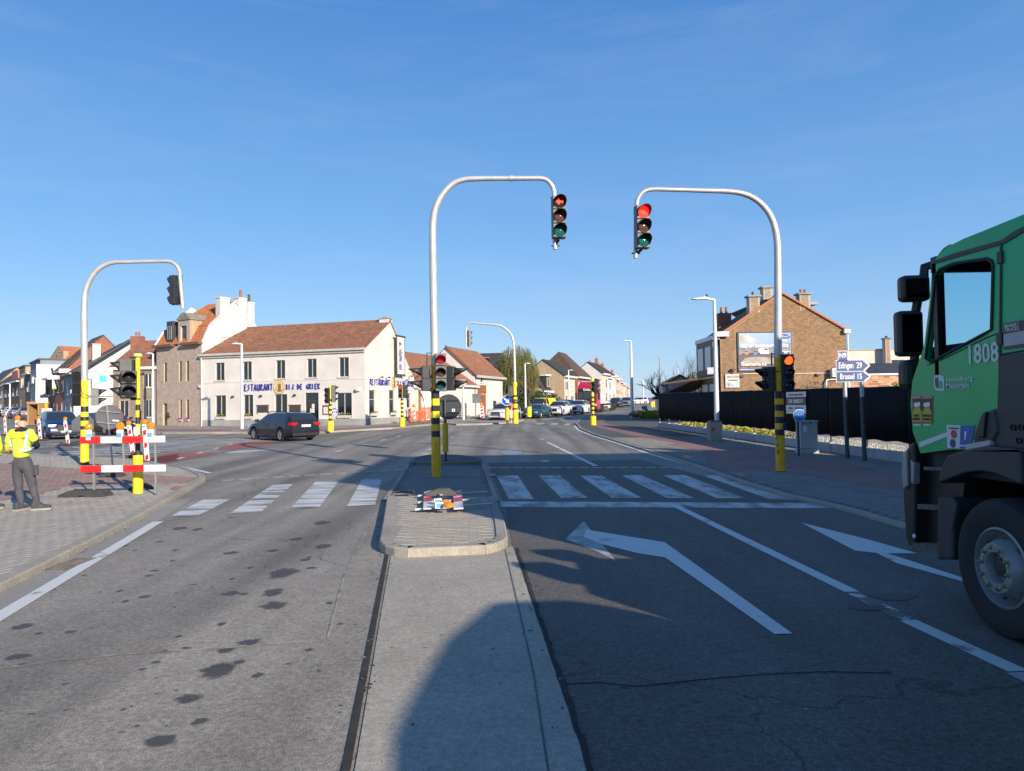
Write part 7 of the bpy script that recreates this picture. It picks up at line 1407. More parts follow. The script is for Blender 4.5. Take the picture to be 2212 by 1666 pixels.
# trees and plants
m_bark=mat('bark',(.11,.09,.07),rough=.95,var=.25,vs=5);m_barkd=mat('dark_bark',(.035,.03,.028),rough=.95,var=.2)
m_wil=mat('willow_leaf',(.13,.19,.035),rough=.7,var=.3,vs=1.0);m_wil2=mat('willow_twig',(.15,.115,.05),rough=.8,var=.25,vs=1.5);m_hedge=mat('hedge_leaf',(.035,.06,.018),rough=.7,var=.35,vs=1.5);m_yelb=mat('yellow_shrub',(.40,.36,.03),rough=.7,var=.3,vs=2.5);m_con=mat('conifer_leaf',(.13,.13,.04),rough=.8,var=.3,vs=1.2)
def branches(b,p,d,r,ln,depth,spread=.5,up=.1,n=3,seg=3,droop=0,tips=None,taper=.55):
 pts=[p];rs_=[r];q=p;dd=d.normalized()
 for i in range(seg):
  dd=(dd+Vector((random.uniform(-1,1),random.uniform(-1,1),random.uniform(-.6,1)*.6+up))*.22).normalized();q=q+dd*ln/seg;pts.append(q);rs_.append(r*(1-(1-taper)*(i+1)/seg))
 b.tube(pts,rs_,6 if r>.05 else 4,cap=False)
 if depth==0:
  if tips is not None:tips.append((q,dd))
  return
 for k in range(n):
  a=random.uniform(0,2*math.pi);o=dd.orthogonal().normalized();o=Matrix.Rotation(a,3,dd)@o
  branches(b,pts[-1-(k%2 if seg>1 else 0)],(dd+o*spread*random.uniform(.6,1.3)+Vector((0,0,up))).normalized(),rs_[-1]*.75,ln*random.uniform(.62,.9),depth-1,spread,up,n,seg,droop,tips,taper)
random.seed(11)
YW=93.;cW=at(1108,880,YW);kW=YW/1536;t=thing('willow_tree','young green willow with hanging twigs left of the tan gabled house','tree',(cW.x,YW,g(YW)))
zt=at(1125,742,YW).z-g(YW);b=MB();tips=[]
for k in range(9):branches(b,Vector((0,0,2.2)),Vector((random.uniform(-.5,.75),random.uniform(-.5,.5),1)),.14,2.1,2,.45,.35,3,3,0,tips)
b.build('limbs',m_bark,t,kind='stuff');b=MB();b.lathe([(.45,-.2),(.36,1.2),(.42,2.3),(.2,2.8)],10);b.build('trunk',m_bark,t,smooth=50)
b=MB();b2=MB();cz_=zt*.60;rx_=2.9
for i in range(2300):
 while True:
  d=Vector((random.uniform(-1,1),random.uniform(-1,1),random.uniform(-.75,1)))
  if.35<d.length<1:break
 p=Vector((d.x*rx_+.6,d.y*rx_,cz_+d.z*zt*.40));L_=random.uniform(.5,1.7)*(1 if d.z>-.2 else.8);cur=p.copy();dr_=Vector((d.x*.35+random.uniform(-.12,.12),d.y*.3,-.15 if d.z>.5 else-1))
 low=d.z<-.15;tgt=b2 if(low and random.random()<.75) else b;nn=9
 for j in range(nn):
  dr_=(dr_+Vector((0,0,-.22))).normalized();cur=cur+dr_*L_/nn;e=Vector((random.uniform(-1,1),random.uniform(-1,1),random.uniform(-.5,.5))).normalized()*random.uniform(.09,.19);f=Vector((0,0,-1)).cross(e).normalized()*.045
  tgt.add([cur,cur+e*.5+f,cur+e-Vector((0,0,.07)),cur+e*.5-f],[(0,1,2,3)])
 e=Vector((.012,0,0));b2.add([p-e,p+e,cur+e,cur-e],[(0,1,2,3)])
b.build('foliage',m_wil,t,kind='stuff');b2.build('twigs',m_wil2,t,kind='stuff')
def shrub(name,label,c,s_,n,size,m,cat='shrub',grp=None):
 t=thing(name,label,cat,tuple(c),0,grp);b=MB();leafclump(b,(0,0,s_[2]*.9),s_,n,size);b.build('foliage',m,t,kind='stuff')
 b=MB()
 for k in range(5):b.tube([(0,0,0),(random.uniform(-.4,.4)*s_[0],random.uniform(-.3,.3),s_[2]*.9)],.02,4)
 b.build('stem',m_bark,t,kind='stuff');return t
c=at(1150,880,98);c.z=g(98);shrub('hedge','tall dark green hedge beneath the willow',c,(4.2,1.2,1.55),3800,.15,m_hedge,'hedge')
c=at(ZN(60,0)[0],880,90);c.z=g(90);shrub('hedge','dark shrub at the willow trunk behind the white lamp',c,(1.4,1,1.9),1200,.14,m_hedge,'hedge')
for i,(x0,x1) in enumerate(((720,870),(860,1025))):
 c=gp(*ZO((x0+x1)/2,1310),.1);shrub('low_hedge',['low green yellow hedge left part, beside the blue bin','low yellow green hedge ending at the fence corner'][i],c,(1.6,.7,.36),1100,.08,m_leaf if i==0 else m_yelb,'hedge')
for i,(x,Y,zt_,sd_,wide,lb) in enumerate(((1428,60,ZO(0,480)[1],3,.9,'bare pollarded tree with twisted crown at the left end of the fence'),(1493,88,ZO(0,210)[1],5,.42,'tall thin bare tree left of the brick house'),(1462,112,ZO(0,430)[1],9,.4,'small leafless tree between the two bigger ones'))):
 random.seed(sd_);c=at(x,880,Y);H_=at(x,zt_,Y).z-g(Y);t=thing('bare_tree',lb,'tree',(c.x,Y,g(Y)));b=MB();tr_h=H_*(.42 if i==0 else.25)
 b.tube([(0,0,0),(.05,0,tr_h*.5),(0,0,tr_h)],[.26 if i==0 else.13,.2 if i==0 else.11,.2 if i==0 else.1],8);b.build('trunk',m_barkd,t,smooth=60);b=MB()
 for k in range(6 if i==0 else 6):branches(b,Vector((0,0,tr_h*(1 if i==0 else random.uniform(.6,1.2)))),Vector((random.uniform(-1.3,1.3)*wide,random.uniform(-.8,.8)*wide,.62 if i==0 else 1.2)),.12 if i==0 else.06,H_*(.22 if i==0 else.27),3,.62 if i==0 else.38,.05 if i==0 else.3,3,3)
 b.build('crown',m_barkd,t,kind='stuff')
random.seed(5)
c=at(1507,880,76);c.z=g(76);shrub('conifer','rounded yellow green conifer left of the brick house',c,(1.9,1.6,2.4),4200,.12,m_con,'tree')
c=at(1490,880,82);c.z=g(82);shrub('conifer','lower yellow green bush left of the conifer',c,(1.5,1.4,1.8),2200,.12,m_con,'tree')
c=at(ZQ(1290,0)[0],880,50);c.z=g(50);shrub('shrub','grey green shrub before the brick gable, top showing over the fence',c,(1.5,.8,1.55),2200,.07,mat('grey_green_leaf',(.12,.13,.07),rough=.8,var=.3,vs=3))
c=at(ZQ(2190,0)[0],880,30);c.z=g(30);shrub('shrub','bright yellow green bush over the fence left of the green lorry',c,(.9,.7,1.35),1600,.07,mat('bright_leaf',(.22,.26,.03),rough=.7,var=.3,vs=3))
A=at(1415,868,62);B=at(*ZO(1749,690),56);t=thing('pergola','long low terrace roof on posts between bare trees and brick house','pergola',(A.x,62,g(62)));zA=at(1432,861,62).z-g(62);zB=at(*ZO(1749,695),56).z-g(62)
b=MB();b.bar((at(1432,861,62).x-A.x,0,zA),(B.x-A.x,-6,zB),2.2,.16);b.build('roof',m_bframe,t)
for f_ in(.12,.4,.7):b=MB();x=(B.x-A.x)*f_+1;b.box(x,x+.15,-6*f_,-6*f_+.15,0,zA);b.build('post',m_bframe,t)
c=at(*ZO(1385,900),64);t=thing('white_kiosk','small white house front with red gable seen under the terrace roof','kiosk',(c.x,64,g(64)));b=MB();b.prism([(-1.6,0),(1.4,0),(1.4,3.1),(-.1,3.9),(-1.6,3.1)],-3,0,FACE);b.build('wall',m_white2,t);b=MB();b.box(-.6,.3,-.05,0,.4,2.6);b.build('door',mat('violet_door',(.07,.05,.2)),t);b=MB();b.bar((-1.8,-.1,3.0),(-.1,-.1,3.95),.3,.15);b.bar((-.1,-.1,3.95),(1.6,-.1,3.0),.3,.15);b.build('roof_edge',m_red_br,t)
random.seed(4);b=MB()
for i in range(5200):
 s_=random.uniform(0,LF+3) if i%3 else random.uniform(LF*.55,LF+1);o_=random.uniform(.12,1.7);q=base+uF*s_+Vector((-uF.y,uF.x,0))*o_;r0=random.uniform(.025,.05)*(1 if s_>LF*.6 else 1.6);z=g(q.y)+.18+o_*.08
 M=T(q.x,q.y,z)@Rz(random.uniform(0,3));b.add([(-r0,0,0),(0,-r0*.7,0),(r0,0,0),(0,r0*.7,0),(0,0,r0*.8)],[(0,1,4),(1,2,4),(2,3,4),(3,0,4)],0,M)
o=b.build('gravel',mat('white_gravel',(.46,.43,.38),rough=.9,var=.4,vs=6),None,kind='stuff');tag(o,'pale gravel strip behind the black fence','gravel')
gb=[base+uF*s_+Vector((-uF.y,uF.x,0))*o_ for s_,o_ in((0,.1),(LF+9,.1),(LF+9,6),(0,6))]
sheet('gravel_bank',[[(p.x,p.y) for p in gb]],.15,ground_mat('gravel_bank_mat',(.30,.28,.24),speck=.45,patch=.15),world=True,skirt=.3)
b=MB()
for i in range(60):
 s_=LF*(.10+.52*i/60)+random.uniform(-.2,.2);q=base+uF*s_+Vector((-uF.y,uF.x,0))*random.uniform(.5,1.2);leafclump(b,(q.x,q.y,g(q.y)+.28),(.42,.35,.2),130,.05)
o=b.build('ground_cover',m_yelb,None,kind='stuff');tag(o,'yellow flowering ground cover along the foot of the fence','ground cover')
b=MB()
for i in range(26):
 s_=LF*(.1+.62*i/26)+random.uniform(-.3,.3);q=base+uF*s_+Vector((-uF.y,uF.x,0))*random.uniform(.4,1.3);leafclump(b,(q.x,q.y,g(q.y)+.26),(.36,.3,.16),90,.05)
o=b.build('ground_cover',m_leaf,None,kind='stuff');tag(o,'green low plants among the yellow ones at the fence','ground cover')
random.seed(8);b=MB()
for i in range(420):
 k=random.random();x=random.uniform(-4.5,3.5);y=random.uniform(4,16)
 if k<.55:a_,c_=random.choice(((kl[1],kl[4]),(kl[3],kl[6]),((-.9,4.),(-1.7,9.3)),((.4,3.7),(0,9.2)),((-1.8,9.6),(-2.5,13))));f_=random.random();x=a_[0]+(c_[0]-a_[0])*f_+random.gauss(0,.07);y=a_[1]+(c_[1]-a_[1])*f_
 r0=random.uniform(.006,.022);M=T(x,y,g(y)+.012)@Rz(random.uniform(0,6))@Rx(random.uniform(-.3,.3));b.add([(-r0,-r0*.5,0),(r0,-r0*.4,.002),(r0*.8,r0*.5,0),(-r0*.7,r0*.5,.003)],[(0,1,2,3)],rsh(),M)
o=b.build('road_grit',shades(mat('grit',(.12,.10,.075),rough=.9,var=.3,vs=9),(.5,2.2)),None,kind='stuff');tag(o,'grit and small dead leaves scattered along kerbs and joints','grit')
# cars
m_tyre=mat('tyre',(.018,.018,.019),rough=.85,var=.15,vs=9);m_rim=mat('alloy_rim',(.42,.43,.45),rough=.3,metal=.7,var=.05);m_cglass=mat('car_glass',(.02,.025,.03),rough=.04,spec=1.,var=0)
m_trim=mat('black_trim',(.016,.016,.017),rough=.5,var=.1);m_hl=mat('headlight',(.55,.58,.62),rough=.08,metal=.4,var=0);m_tl=mat('tail_light',(.45,.01,.015),rough=.12,var=0);m_plate=mat('number_plate',(.55,.48,.48),rough=.4,var=0)
def itp(x,K):
 if x<=K[0][0]:return K[0][1]
 for(a,b_),(c,d) in zip(K[:-1],K[1:]):
  if x<=c:t=(x-a)/(c-a);return b_+(d-b_)*t
 return K[-1][1]
def ss(t):t=max(0,min(1,t));return t*t*(3-2*t)
CARS={'estate':dict(L=4.77,W=1.83,H=1.48,wb=2.79,top=[(-2.38,.80),(-2.33,1.02),(-2.05,1.36),(-1.7,1.45),(-.3,1.48),(.35,1.42),(1.12,1.03),(1.9,.90),(2.25,.76),(2.385,.55)],belt=[(-2.38,.98),(1.1,.93),(2.4,.6)],g=(-1.95,1.0),ws=(.35,1.12),rw=(-2.33,-2.0),pil=(-1.05,-.1),r=.325),'suv':dict(L=4.4,W=1.86,H=1.65,wb=2.66,top=[(-2.2,.85),(-2.16,1.15),(-1.85,1.52),(-1.5,1.62),(-.2,1.65),(.35,1.57),(1.1,1.13),(1.75,1.03),(2.08,.88),(2.2,.6)],belt=[(-2.2,1.12),(1.1,1.03),(2.2,.72)],g=(-1.75,1.0),ws=(.35,1.12),rw=(-2.15,-1.8),pil=(-1.0,-.1),r=.35),'coupe':dict(L=4.95,W=1.96,H=1.40,wb=2.9,top=[(-2.47,.85),(-2.4,1.02),(-1.7,1.15),(-.9,1.35),(-.1,1.40),(.5,1.33),(1.3,.95),(2.1,.80),(2.38,.66),(2.47,.5)],belt=[(-2.4,.98),(1.2,.88),(2.47,.55)],g=(-1.3,1.1),ws=(.5,1.3),rw=(-1.75,-1.0),pil=(-.9,-.1),r=.36),'van':dict(L=4.9,W=1.95,H=1.95,wb=3.0,top=[(-2.45,1.0),(-2.43,1.86),(-2.2,1.94),(.7,1.95),(1.05,1.86),(1.75,1.22),(2.15,1.08),(2.38,.85),(2.45,.55)],belt=[(-2.45,1.2),(1.7,1.1),(2.45,.7)],g=(.1,1.5),ws=(1.05,1.75),rw=(-9,-8),pil=(.75,),r=.34)}
def car(kind,name,label,loc,head,paint,cat='car',group=None,scale=1.,detail=1,plate=True,lights=False,roofrails=False,bullbar=False,vanside=False,tinted=None):
 """head = direction the nose points to (x, y); loc = ground point under the middle"""
 K=CARS[kind];L_,Wd,H_=K['L'],K['W'],K['H'];r=K['r'];hw=Wd/2;wx=(K['wb']/2+.02,-K['wb']/2+.02)
 t=thing(name,label,cat,loc,math.atan2(head[1],head[0]),group);t.scale=(scale,)*3
 xs=sorted(set([round(-L_/2+L_*i/44,3) for i in range(45)]+[round(w_+(r+.07)*math.cos(math.pi*k/8),3) for w_ in wx for k in range(9)]+[K['ws'][0],K['ws'][1],K['g'][0],K['g'][1]]))
 rings=[]
 for x in xs:
  zt=itp(x,K['top']);e=abs(x)/(L_/2);w_=hw*(1-.16*max(0,(e-.72)/.28)**2.2);zb=.24+.10*max(0,(e-.85)/.15);arch=0
  for c in wx:
   dx=abs(x-c)
   if dx<r+.07:arch=max(arch,math.sqrt(max(0,(r+.07)**2-dx*dx))+r)
  zb2=max(zb,arch);bl=min(itp(x,K['belt']),zt-.05);tt=ss((zt-bl)/max(.01,(H_-1.0))*1.0) if zt-bl>.06 else 0
  wr=w_*(.93-.20*min(1,max(0,(zt-bl))/.5));zs_=max(zb2+.03,bl-.28)
  rings.append([(x,0,zb),(x,w_-.22,zb if not arch else zb2),(x,w_-.02,zb2),(x,w_+.005,min(zb2+.06,bl-.1)),(x,w_,min(zs_,bl-.04)),(x,w_-.035,bl),(x,wr,max(bl+.02,zt-.07)),(x,wr*.82,zt-.012),(x,0,zt)])
 n=9;bd=MB();gl=MB();ws=MB();rw=MB()
 for sgn in(1,-1):
  allv=[(p[0],p[1]*sgn,p[2]) for rg in rings for p in rg];fb=[];fg=[];fw_=[];fr_=[]
  for i in range(len(xs)-1):
   xm=(xs[i]+xs[i+1])/2
   for j in range(n-1):
    f=(i*n+j,(i+1)*n+j,(i+1)*n+j+1,i*n+j+1);f=f if sgn>0 else f[::-1]
    if j==5 and K['g'][0]<xm<K['g'][1] and not any(abs(xm-p)<.05 for p in K['pil']):fg.append(f)
    elif j>=6 and K['ws'][0]<xm<K['ws'][1]:fw_.append(f)
    elif j>=6 and K['rw'][0]<xm<K['rw'][1]:fr_.append(f)
    else:fb.append(f)
  bd.add(allv,fb);gl.add(allv,fg);ws.add(allv,fw_);rw.add(allv,fr_)
 for rg,s_ in((rings[0],1),(rings[-1],-1)):
  vs=[p for p in rg]+[(p[0],-p[1],p[2]) for p in rg[-2:0:-1]];bd.add(vs,[tuple(range(len(vs)))])
 def clean(b,nm,m,sm=38):
  me=b.mesh(nm,m);bm=bmesh.new();bm.from_mesh(me);bmesh.ops.remove_doubles(bm,verts=bm.verts,dist=.0015)
  for v in[v for v in bm.verts if not v.link_faces]:bm.verts.remove(v)
  bmesh.ops.recalc_face_normals(bm,faces=bm.faces);bm.to_mesh(me);bm.free();me.polygons.foreach_set('use_smooth',[True]*len(me.polygons));me.set_sharp_from_angle(angle=R(sm));o=bpy.data.objects.new(nm,me);C.objects.link(o);o.parent=t;return o
 clean(bd,'body',paint);clean(gl,'side_windows',tinted or m_cglass);clean(ws,'windscreen',m_cglass)
 if rw.v and kind!='van':clean(rw,'rear_window',m_cglass)
 b=MB();b.box(-L_/2+.2,L_/2-.2,-hw+.25,hw-.25,.16,.5);b.build('underbody',m_trim,t)
 for c in wx:
  for s_ in(1,-1):
   b=MB(T(c,s_*(hw-.115),r)@Rx(-s_*math.pi/2));b.lathe([(r*.62,-.1),(r*.95,-.1),(r,-.07),(r,.07),(r*.95,.1),(r*.64,.1)],24);ty=b.build('wheel',m_tyre,t,smooth=40)
   b=MB(T(c,s_*(hw-.115),r)@Rx(-s_*math.pi/2));b.lathe([(r*.64,.10),(r*.60,.075),(r*.58,.03),(.0001,.03)],20,mi=1);b.lathe([(.0001,.095),(r*.14,.09),(r*.16,.05)],12)
   for k in range(5 if detail>1 else 5):
    a=2*math.pi*k/5;
    for d_ in(-.16,.16):b.bar((math.cos(a)*r*.1,math.sin(a)*r*.1,.075),(math.cos(a+d_)*r*.6,math.sin(a+d_)*r*.6,.075),r*.09,.03)
   b.lathe([(r*.56,.07),(r*.62,.095),(r*.66,.10)],20);b.build('rim',[m_rim,m_trim],ty)
 xf=L_/2;zf=itp(xf-.15,K['top'])
 b=MB();b.box(xf-.06,xf+.008,-hw*.46,hw*.46,.50,zf-.05);b.build('grille',m_trim,t,bevel=.02);b=MB();b.box(xf-.10,xf-.005,-hw*.62,hw*.62,.28,.42);b.build('air_intake',m_trim,t,bevel=.02)
 for s_ in(1,-1):
  b=MB(T(xf-.17,s_*hw*.69,zf-.1)@Rz(-s_*.45));b.box(-.16,.13,-.17,.17,-.06,.07);b.build('headlight',m_red_on if False else(mat('headlight_on',(1,1,1),emit=(1,.95,.85),es=.9) if lights else m_hl),t,bevel=.03)
  b=MB(T(-xf+.10,s_*hw*.70,itp(-1.5,K['belt'])-.10)@Rz(s_*.30));b.box(-.115,.2,-.2,.2,-.08,.08) if kind!='van' else b.box(-.1,.05,-.1,.13,-.25,.25);b.build('tail_light',m_tl,t,bevel=.03)
  b=MB();mx_=K['g'][1]-.22;mz=itp(mx_,K['belt'])+.10;b.box(mx_-.09,mx_+.07,s_*(hw+.14)-.11,s_*(hw+.14)+.09,mz-.07,mz+.08);b.build('mirror',paint,t,bevel=.03)
  for hx in K['pil'][:2]:
   b=MB();z_=itp(hx,K['belt'])-.14;b.box(hx+.06,hx+.22,s_*(hw+.0)-.02,s_*(hw+.0)+.03,z_,z_+.035);b.build('door_handle',paint,t)
   b=MB();b.box(hx-.006,hx+.006,s_*(hw+.001)-.008,s_*(hw+.001)+.006,.36,z_+.1);b.build('door_seam',m_trim,t)
 if plate:
  b=MB();b.box(xf-.01,xf+.022,-.26,.26,.40,.51);b.build('number_plate',m_plate,t);b=MB();b.box(-xf-.012,-xf+.03,-.26,.26,.72,.83);b.build('number_plate',m_signw,t)
 b=MB();b.box(-xf-.02,-xf+.25,-hw*.8,hw*.8,.26,.42);b.build('rear_bumper',m_trim,t,bevel=.03)
 if roofrails:
  for s_ in(1,-1):b=MB();b.tube([(-1.6,s_*.60,H_-.04),(-1.4,s_*.60,H_+.02),(.1,s_*.60,H_+.03),(.4,s_*.60,H_-.04)],.022,6);b.build('roof_rail',m_trim,t)
 if bullbar:b=MB();b.tube(smoothpath([(xf+.02,-.5,.28),(xf+.13,-.52,.45),(xf+.13,-.48,.62),(xf+.13,0,.64),(xf+.13,.48,.62),(xf+.13,.52,.45),(xf+.02,.5,.28)]),.035,8);b.tube([(xf+.1,-.5,.38),(xf+.1,.5,.38)],.03,8);b.build('bull_bar',m_rim,t,smooth=50)
 return t
def cpaint(n,c,**k):return mat(n,c,rough=.28,coat=.35,var=0,spec=.5,**k)
m_pgrey=cpaint('anthracite_paint',(.011,.012,.016));m_pwhite=cpaint('white_car_paint',(.62,.62,.63));m_pblue=cpaint('deep_blue_paint',(.008,.02,.085));m_pgreen=cpaint('dark_green_paint',(.008,.045,.048));m_pyel=cpaint('yellow_van_paint',(.78,.60,.01));m_pred=cpaint('red_car_paint',(.35,.04,.03));m_psil=cpaint('blue_grey_paint',(.13,.18,.25));m_pblk=cpaint('black_car_paint',(.012,.013,.02));m_pol=cpaint('olive_paint',(.05,.06,.035))
def carat(kind,px,Y,head,*a,**k):
 c=at(px,880,Y);return car(kind,a[0],a[1],(c.x,Y,g(Y)+k.pop('dz',.0)),head,*a[2:],**k)
A=gp(608.8,953.6);Bq=gp(533.5,952.0);hd=Vector((-.73,.683,0)).normalized();lf=Vector((-hd.y,hd.x,0));cc=A+hd*1.38-lf*.80
car('estate','estate_car','dark grey estate car turning in front of the restaurant',(cc.x,cc.y,g(cc.y)),(hd.x,hd.y),m_pgrey,detail=2,roofrails=True)
Q2='cars queueing on the main road'
carat('suv',ZP(1790,0)[0],66,(-.36,-.93),'suv','white off road car with chrome bull bar, first behind the blue arrow sign',m_pwhite,group=Q2,bullbar=True,roofrails=True)
carat('coupe',ZN(370,0)[0],72,(-.36,-.93),'coupe','dark green low coupe behind the yellow bollard',m_pgreen,group=Q2)
carat('suv',ZN(800,0)[0],77,(-.36,-.93),'suv','white high car with dark grille, directly left of the smooth white one',m_pwhite,group=Q2)
carat('suv',ZN(1165,0)[0],83,(-.36,-.93),'suv','smooth white car without grille just before the red lorry',m_pwhite,group=Q2)
carat('van',ZN(490,0)[0],86,(-.46,-.89),'van','bright yellow delivery van behind the dark green coupe',m_pyel,cat='van')
carat('suv',ZN(905,0)[0],92,(-.4,-.9),'suv','olive car of which only the roof shows behind the white cars',m_pol,group=Q2)
carat('suv',ZO(310,0)[0],118,(-.28,-.96),'suv','dark car right behind the flatbed trailer',m_pblk,group=Q2,scale=1.03)
carat('suv',ZO(485,0)[0],124,(-.28,-.96),'suv','blue grey high car just left of the white lamp post',m_psil,group=Q2,scale=1.05)
carat('suv',ZO(680,0)[0],160,(-.97,-.25),'suv','white car side on, right of the white lamp post',m_pwhite)
carat('estate',ZO(850,0)[0],165,(-.9,-.4),'car','red car far off by the yellow bollards',m_pred)
P_='cars parked along the side street'
carat('suv',Z1(492,0)[0],43.5,(.66,-.75),'suv','deep blue car facing us behind the striped beacons at the left',m_pblue,lights=True,group=P_,scale=1.02)
carat('estate',ZM(640,0)[0],49,(.80,-.6),'car','dark blue car mostly hidden behind the round sign',m_pblk,group=P_,scale=1.04)
carat('suv',ZL(455,0)[0],96,(-.66,.75),'suv','black car seen from behind left of the bus shelter',m_pblk,group=P_)
carat('suv',ZL(290,0)[0],104,(-.66,.75),'suv','dark blue car between the black and the white parked cars',m_pblue,group=P_)
carat('suv',ZL(190,0)[0],112,(-.66,.75),'suv','white car seen from behind at the far left',m_pwhite,group=P_)
carat('estate',ZL(85,0)[0],122,(-.66,.75),'car','dark car left of the white one at the far left',m_pgrey,group=P_)
# red lorry with white trailer and flatbed
c=at(ZN(1335,0)[0],880,87);t=thing('lorry','red lorry cab with sun visor lettering pulling a white box trailer','lorry',(c.x,87,g(87)),math.atan2(-.95,-.30));m_lr=cpaint('lorry_red',(.42,.01,.035));m_lw=mat('trailer_white',(.55,.56,.58),rough=.4,var=.05)
b=MB();b.prism([(0,.45),(2.2,.45),(2.2,3.75),(1.6,3.85),(.5,3.35),(.12,2.9),(0,1.6)],-1.22,1.22,Matrix(((-1,0,0,0),(0,0,1,0),(0,1,0,0),(0,0,0,1))));b.build('cab',m_lr,t,bevel=.08)
for nm,m,bx in(('windscreen',m_cglass,(.0,.06,-1.08,1.08,1.75,2.62)),('grille',m_trim,(.0,.05,-1.0,1.0,.75,1.3)),('bumper',m_trim,(-.1,.08,-1.2,1.2,.35,.75)),('visor',m_trim,(-.1,.12,-1.1,1.1,2.66,3.0)),('wiper_panel',m_trim,(-.02,.07,-1.1,1.1,1.45,1.72))):
 b=MB();b.box(*bx);b.build(nm,m,t,bevel=.02)
text('Drita',.42,m_signw,t,T(.135,0,2.84)@Rz(math.pi/2)@FACE,bold=.01)
for s_ in(1,-1):
 b=MB();b.box(-.1,.06,s_*1.0-.18,s_*1.0+.18,.82,1.12);b.build('headlight',m_hl,t,bevel=.04);b=MB();b.box(-.25,-.05,s_*1.42-.12,s_*1.42+.12,1.6,2.5);b.build('mirror',m_trim,t,bevel=.05)
 for x in(-1.2,-3.4,-4.2):
  b=MB(T(x,s_*1.05,.5)@Rx(-s_*math.pi/2));b.lathe([(.0001,.1),(.28,.1),(.3,.14),(.48,.14),(.5,.1),(.5,-.14),(.0001,-.14)],20);b.build('wheel',m_tyre,t,smooth=40)
b=MB();b.box(-5.0,-2.3,-.9,.9,.55,1.0);b.build('chassis',m_trim,t)
b=MB();b.box(-6.0,-2.7,-1.24,1.24,1.1,3.95);b.build('trailer_box',m_lw,t,bevel=.03)
for k in range(5):b=MB();b.box(-5.9+k*.75,-5.84+k*.75,1.24,1.26,1.2,3.85);b.build('trailer_rib',m_galv,t)
b=MB();b.box(-14,-6.0,-1.2,1.2,.9,1.15);b.build('flatbed',m_trim,t)
for x in(-11,-12.2,-13.2):
 for s_ in(1,-1):b=MB(T(x,s_*1.05,.5)@Rx(-s_*math.pi/2));b.lathe([(.0001,.14),(.48,.14),(.5,.1),(.5,-.14),(.0001,-.14)],18);b.build('wheel',m_tyre,t,smooth=40)
b=MB();b.box(-9.5,-7.6,1.2,1.22,.55,.9);b.build('side_guard',m_lw,t)
# the green mixer lorry on the right
TX=3.85
m_lg=mat('green_lorry_paint',(.002,.40,.135),rough=.3,coat=.1,var=.10,vs=1.6,fine=.05,fs=30);m_lg.node_tree.nodes['Principled BSDF'].inputs['Coat Weight'].default_value=.08;m_lg.node_tree.nodes['Principled BSDF'].inputs['Specular IOR Level'].default_value=.3
m_pl=mat('grey_plastic',(.030,.032,.036),rough=.55,var=.12,vs=3,fine=.08,fs=60,bump=.05,bs=200);m_blkp=mat('black_plastic',(.012,.012,.013),rough=.45,var=.1);m_step=mat('step_tread',(.10,.10,.10),rough=.6,metal=.4,var=.4,vs=25)
t=thing('mixer_lorry','green concrete mixer lorry at the right edge with fleet number 1808 on its door','lorry',(TX,5.47,0));LO=Vector((TX,5.47,0))
def tp(zf,x,y,X=TX):q=zf(x,y);d=ray(*q);k=X/d.x;p=Vector((0,0,EYE))+d*k;return(p.y-LO.y,p.z)
SIDE=Matrix(((0,0,-1,0),(1,0,0,0),(0,1,0,0),(0,0,0,1)))
def sp(pts,zf,x0,x1,m,name,X=TX,bevel=0,par=None,**k):
 """panel seen from the side: pixel outline, from x0 to x1 metres inboard of the side plane"""
 P=[tp(zf if not callable(p[2] if len(p)>2 else None) else p[2],p[0],p[1],X) for p in pts];b=MB(SIDE);b.prism(P,-x1,-x0);return b.build(name,m,par or t,bevel=bevel,**k)
sideP=[tp(*a) for a in((ZT,1120,84),(ZT,1074,100),(ZT,620,285),(ZT,500,345),(ZT,425,425),(ZT,395,520),(ZT,375,760),(ZT,335,1080),(ZT,300,1180),(ZT,250,1330),(ZT,236,1500),(ZU,222,100),(ZU,228,200),(ZU,280,345),(ZU,480,318),(ZU,620,320),(ZU,700,100),(ZU,800,40),(ZT,905,1145),(ZT,1120,1112))]
win_=[tp(ZT,*a) for a in((420,560),(455,505),(560,462),(800,428),(838,445),(850,480),(838,950),(780,985),(520,1125),(395,1192),(350,1165),(385,900))]
def shell(X0,nm):
 b=MB();loops=[[Vector((p[0],p[1],0)) for p in sideP],[Vector((p[0],p[1],0)) for p in win_]];fl_=loops[0]+loops[1];tr=geometry.tessellate_polygon(loops)
 b.add([(X0,p.x,p.y) for p in fl_],[tuple(q) for q in tr]);n_=len(win_)
 b.add([(X0,p[0],p[1]) for p in win_]+[(X0+(.05 if X0==0 else-.05),p[0],p[1]) for p in win_],[(i,(i+1)%n_,(i+1)%n_+n_,i+n_) for i in range(n_)],0)
 return b.build(nm,m_lg,t)
shell(0,'cab_side');shell(2.45,'cab_side')
b=MB();rp2=sideP[:11]
for a,c in zip(rp2[:5],rp2[1:6]):b.add([(0,a[0],a[1]),(0,c[0],c[1]),(2.45,c[0],c[1]),(2.45,a[0],a[1])],[(0,1,2,3)])
yf=sideP[9][0];b.build('cab_roof',m_lg,t,smooth=50)
b=MB();zt_,zb_=3.08,2.05;lo=sideP[9];y_t=sideP[5][0]
b.box(0,.07,y_t-.06,y_t-.0,zb_-.1,3.1);b.box(2.1,2.45,y_t-.06,y_t,zb_-.1,3.1);b.box(0,2.45,y_t-.06,y_t+.02,3.02,3.16);b.build('windscreen_frame',m_blkp,t)
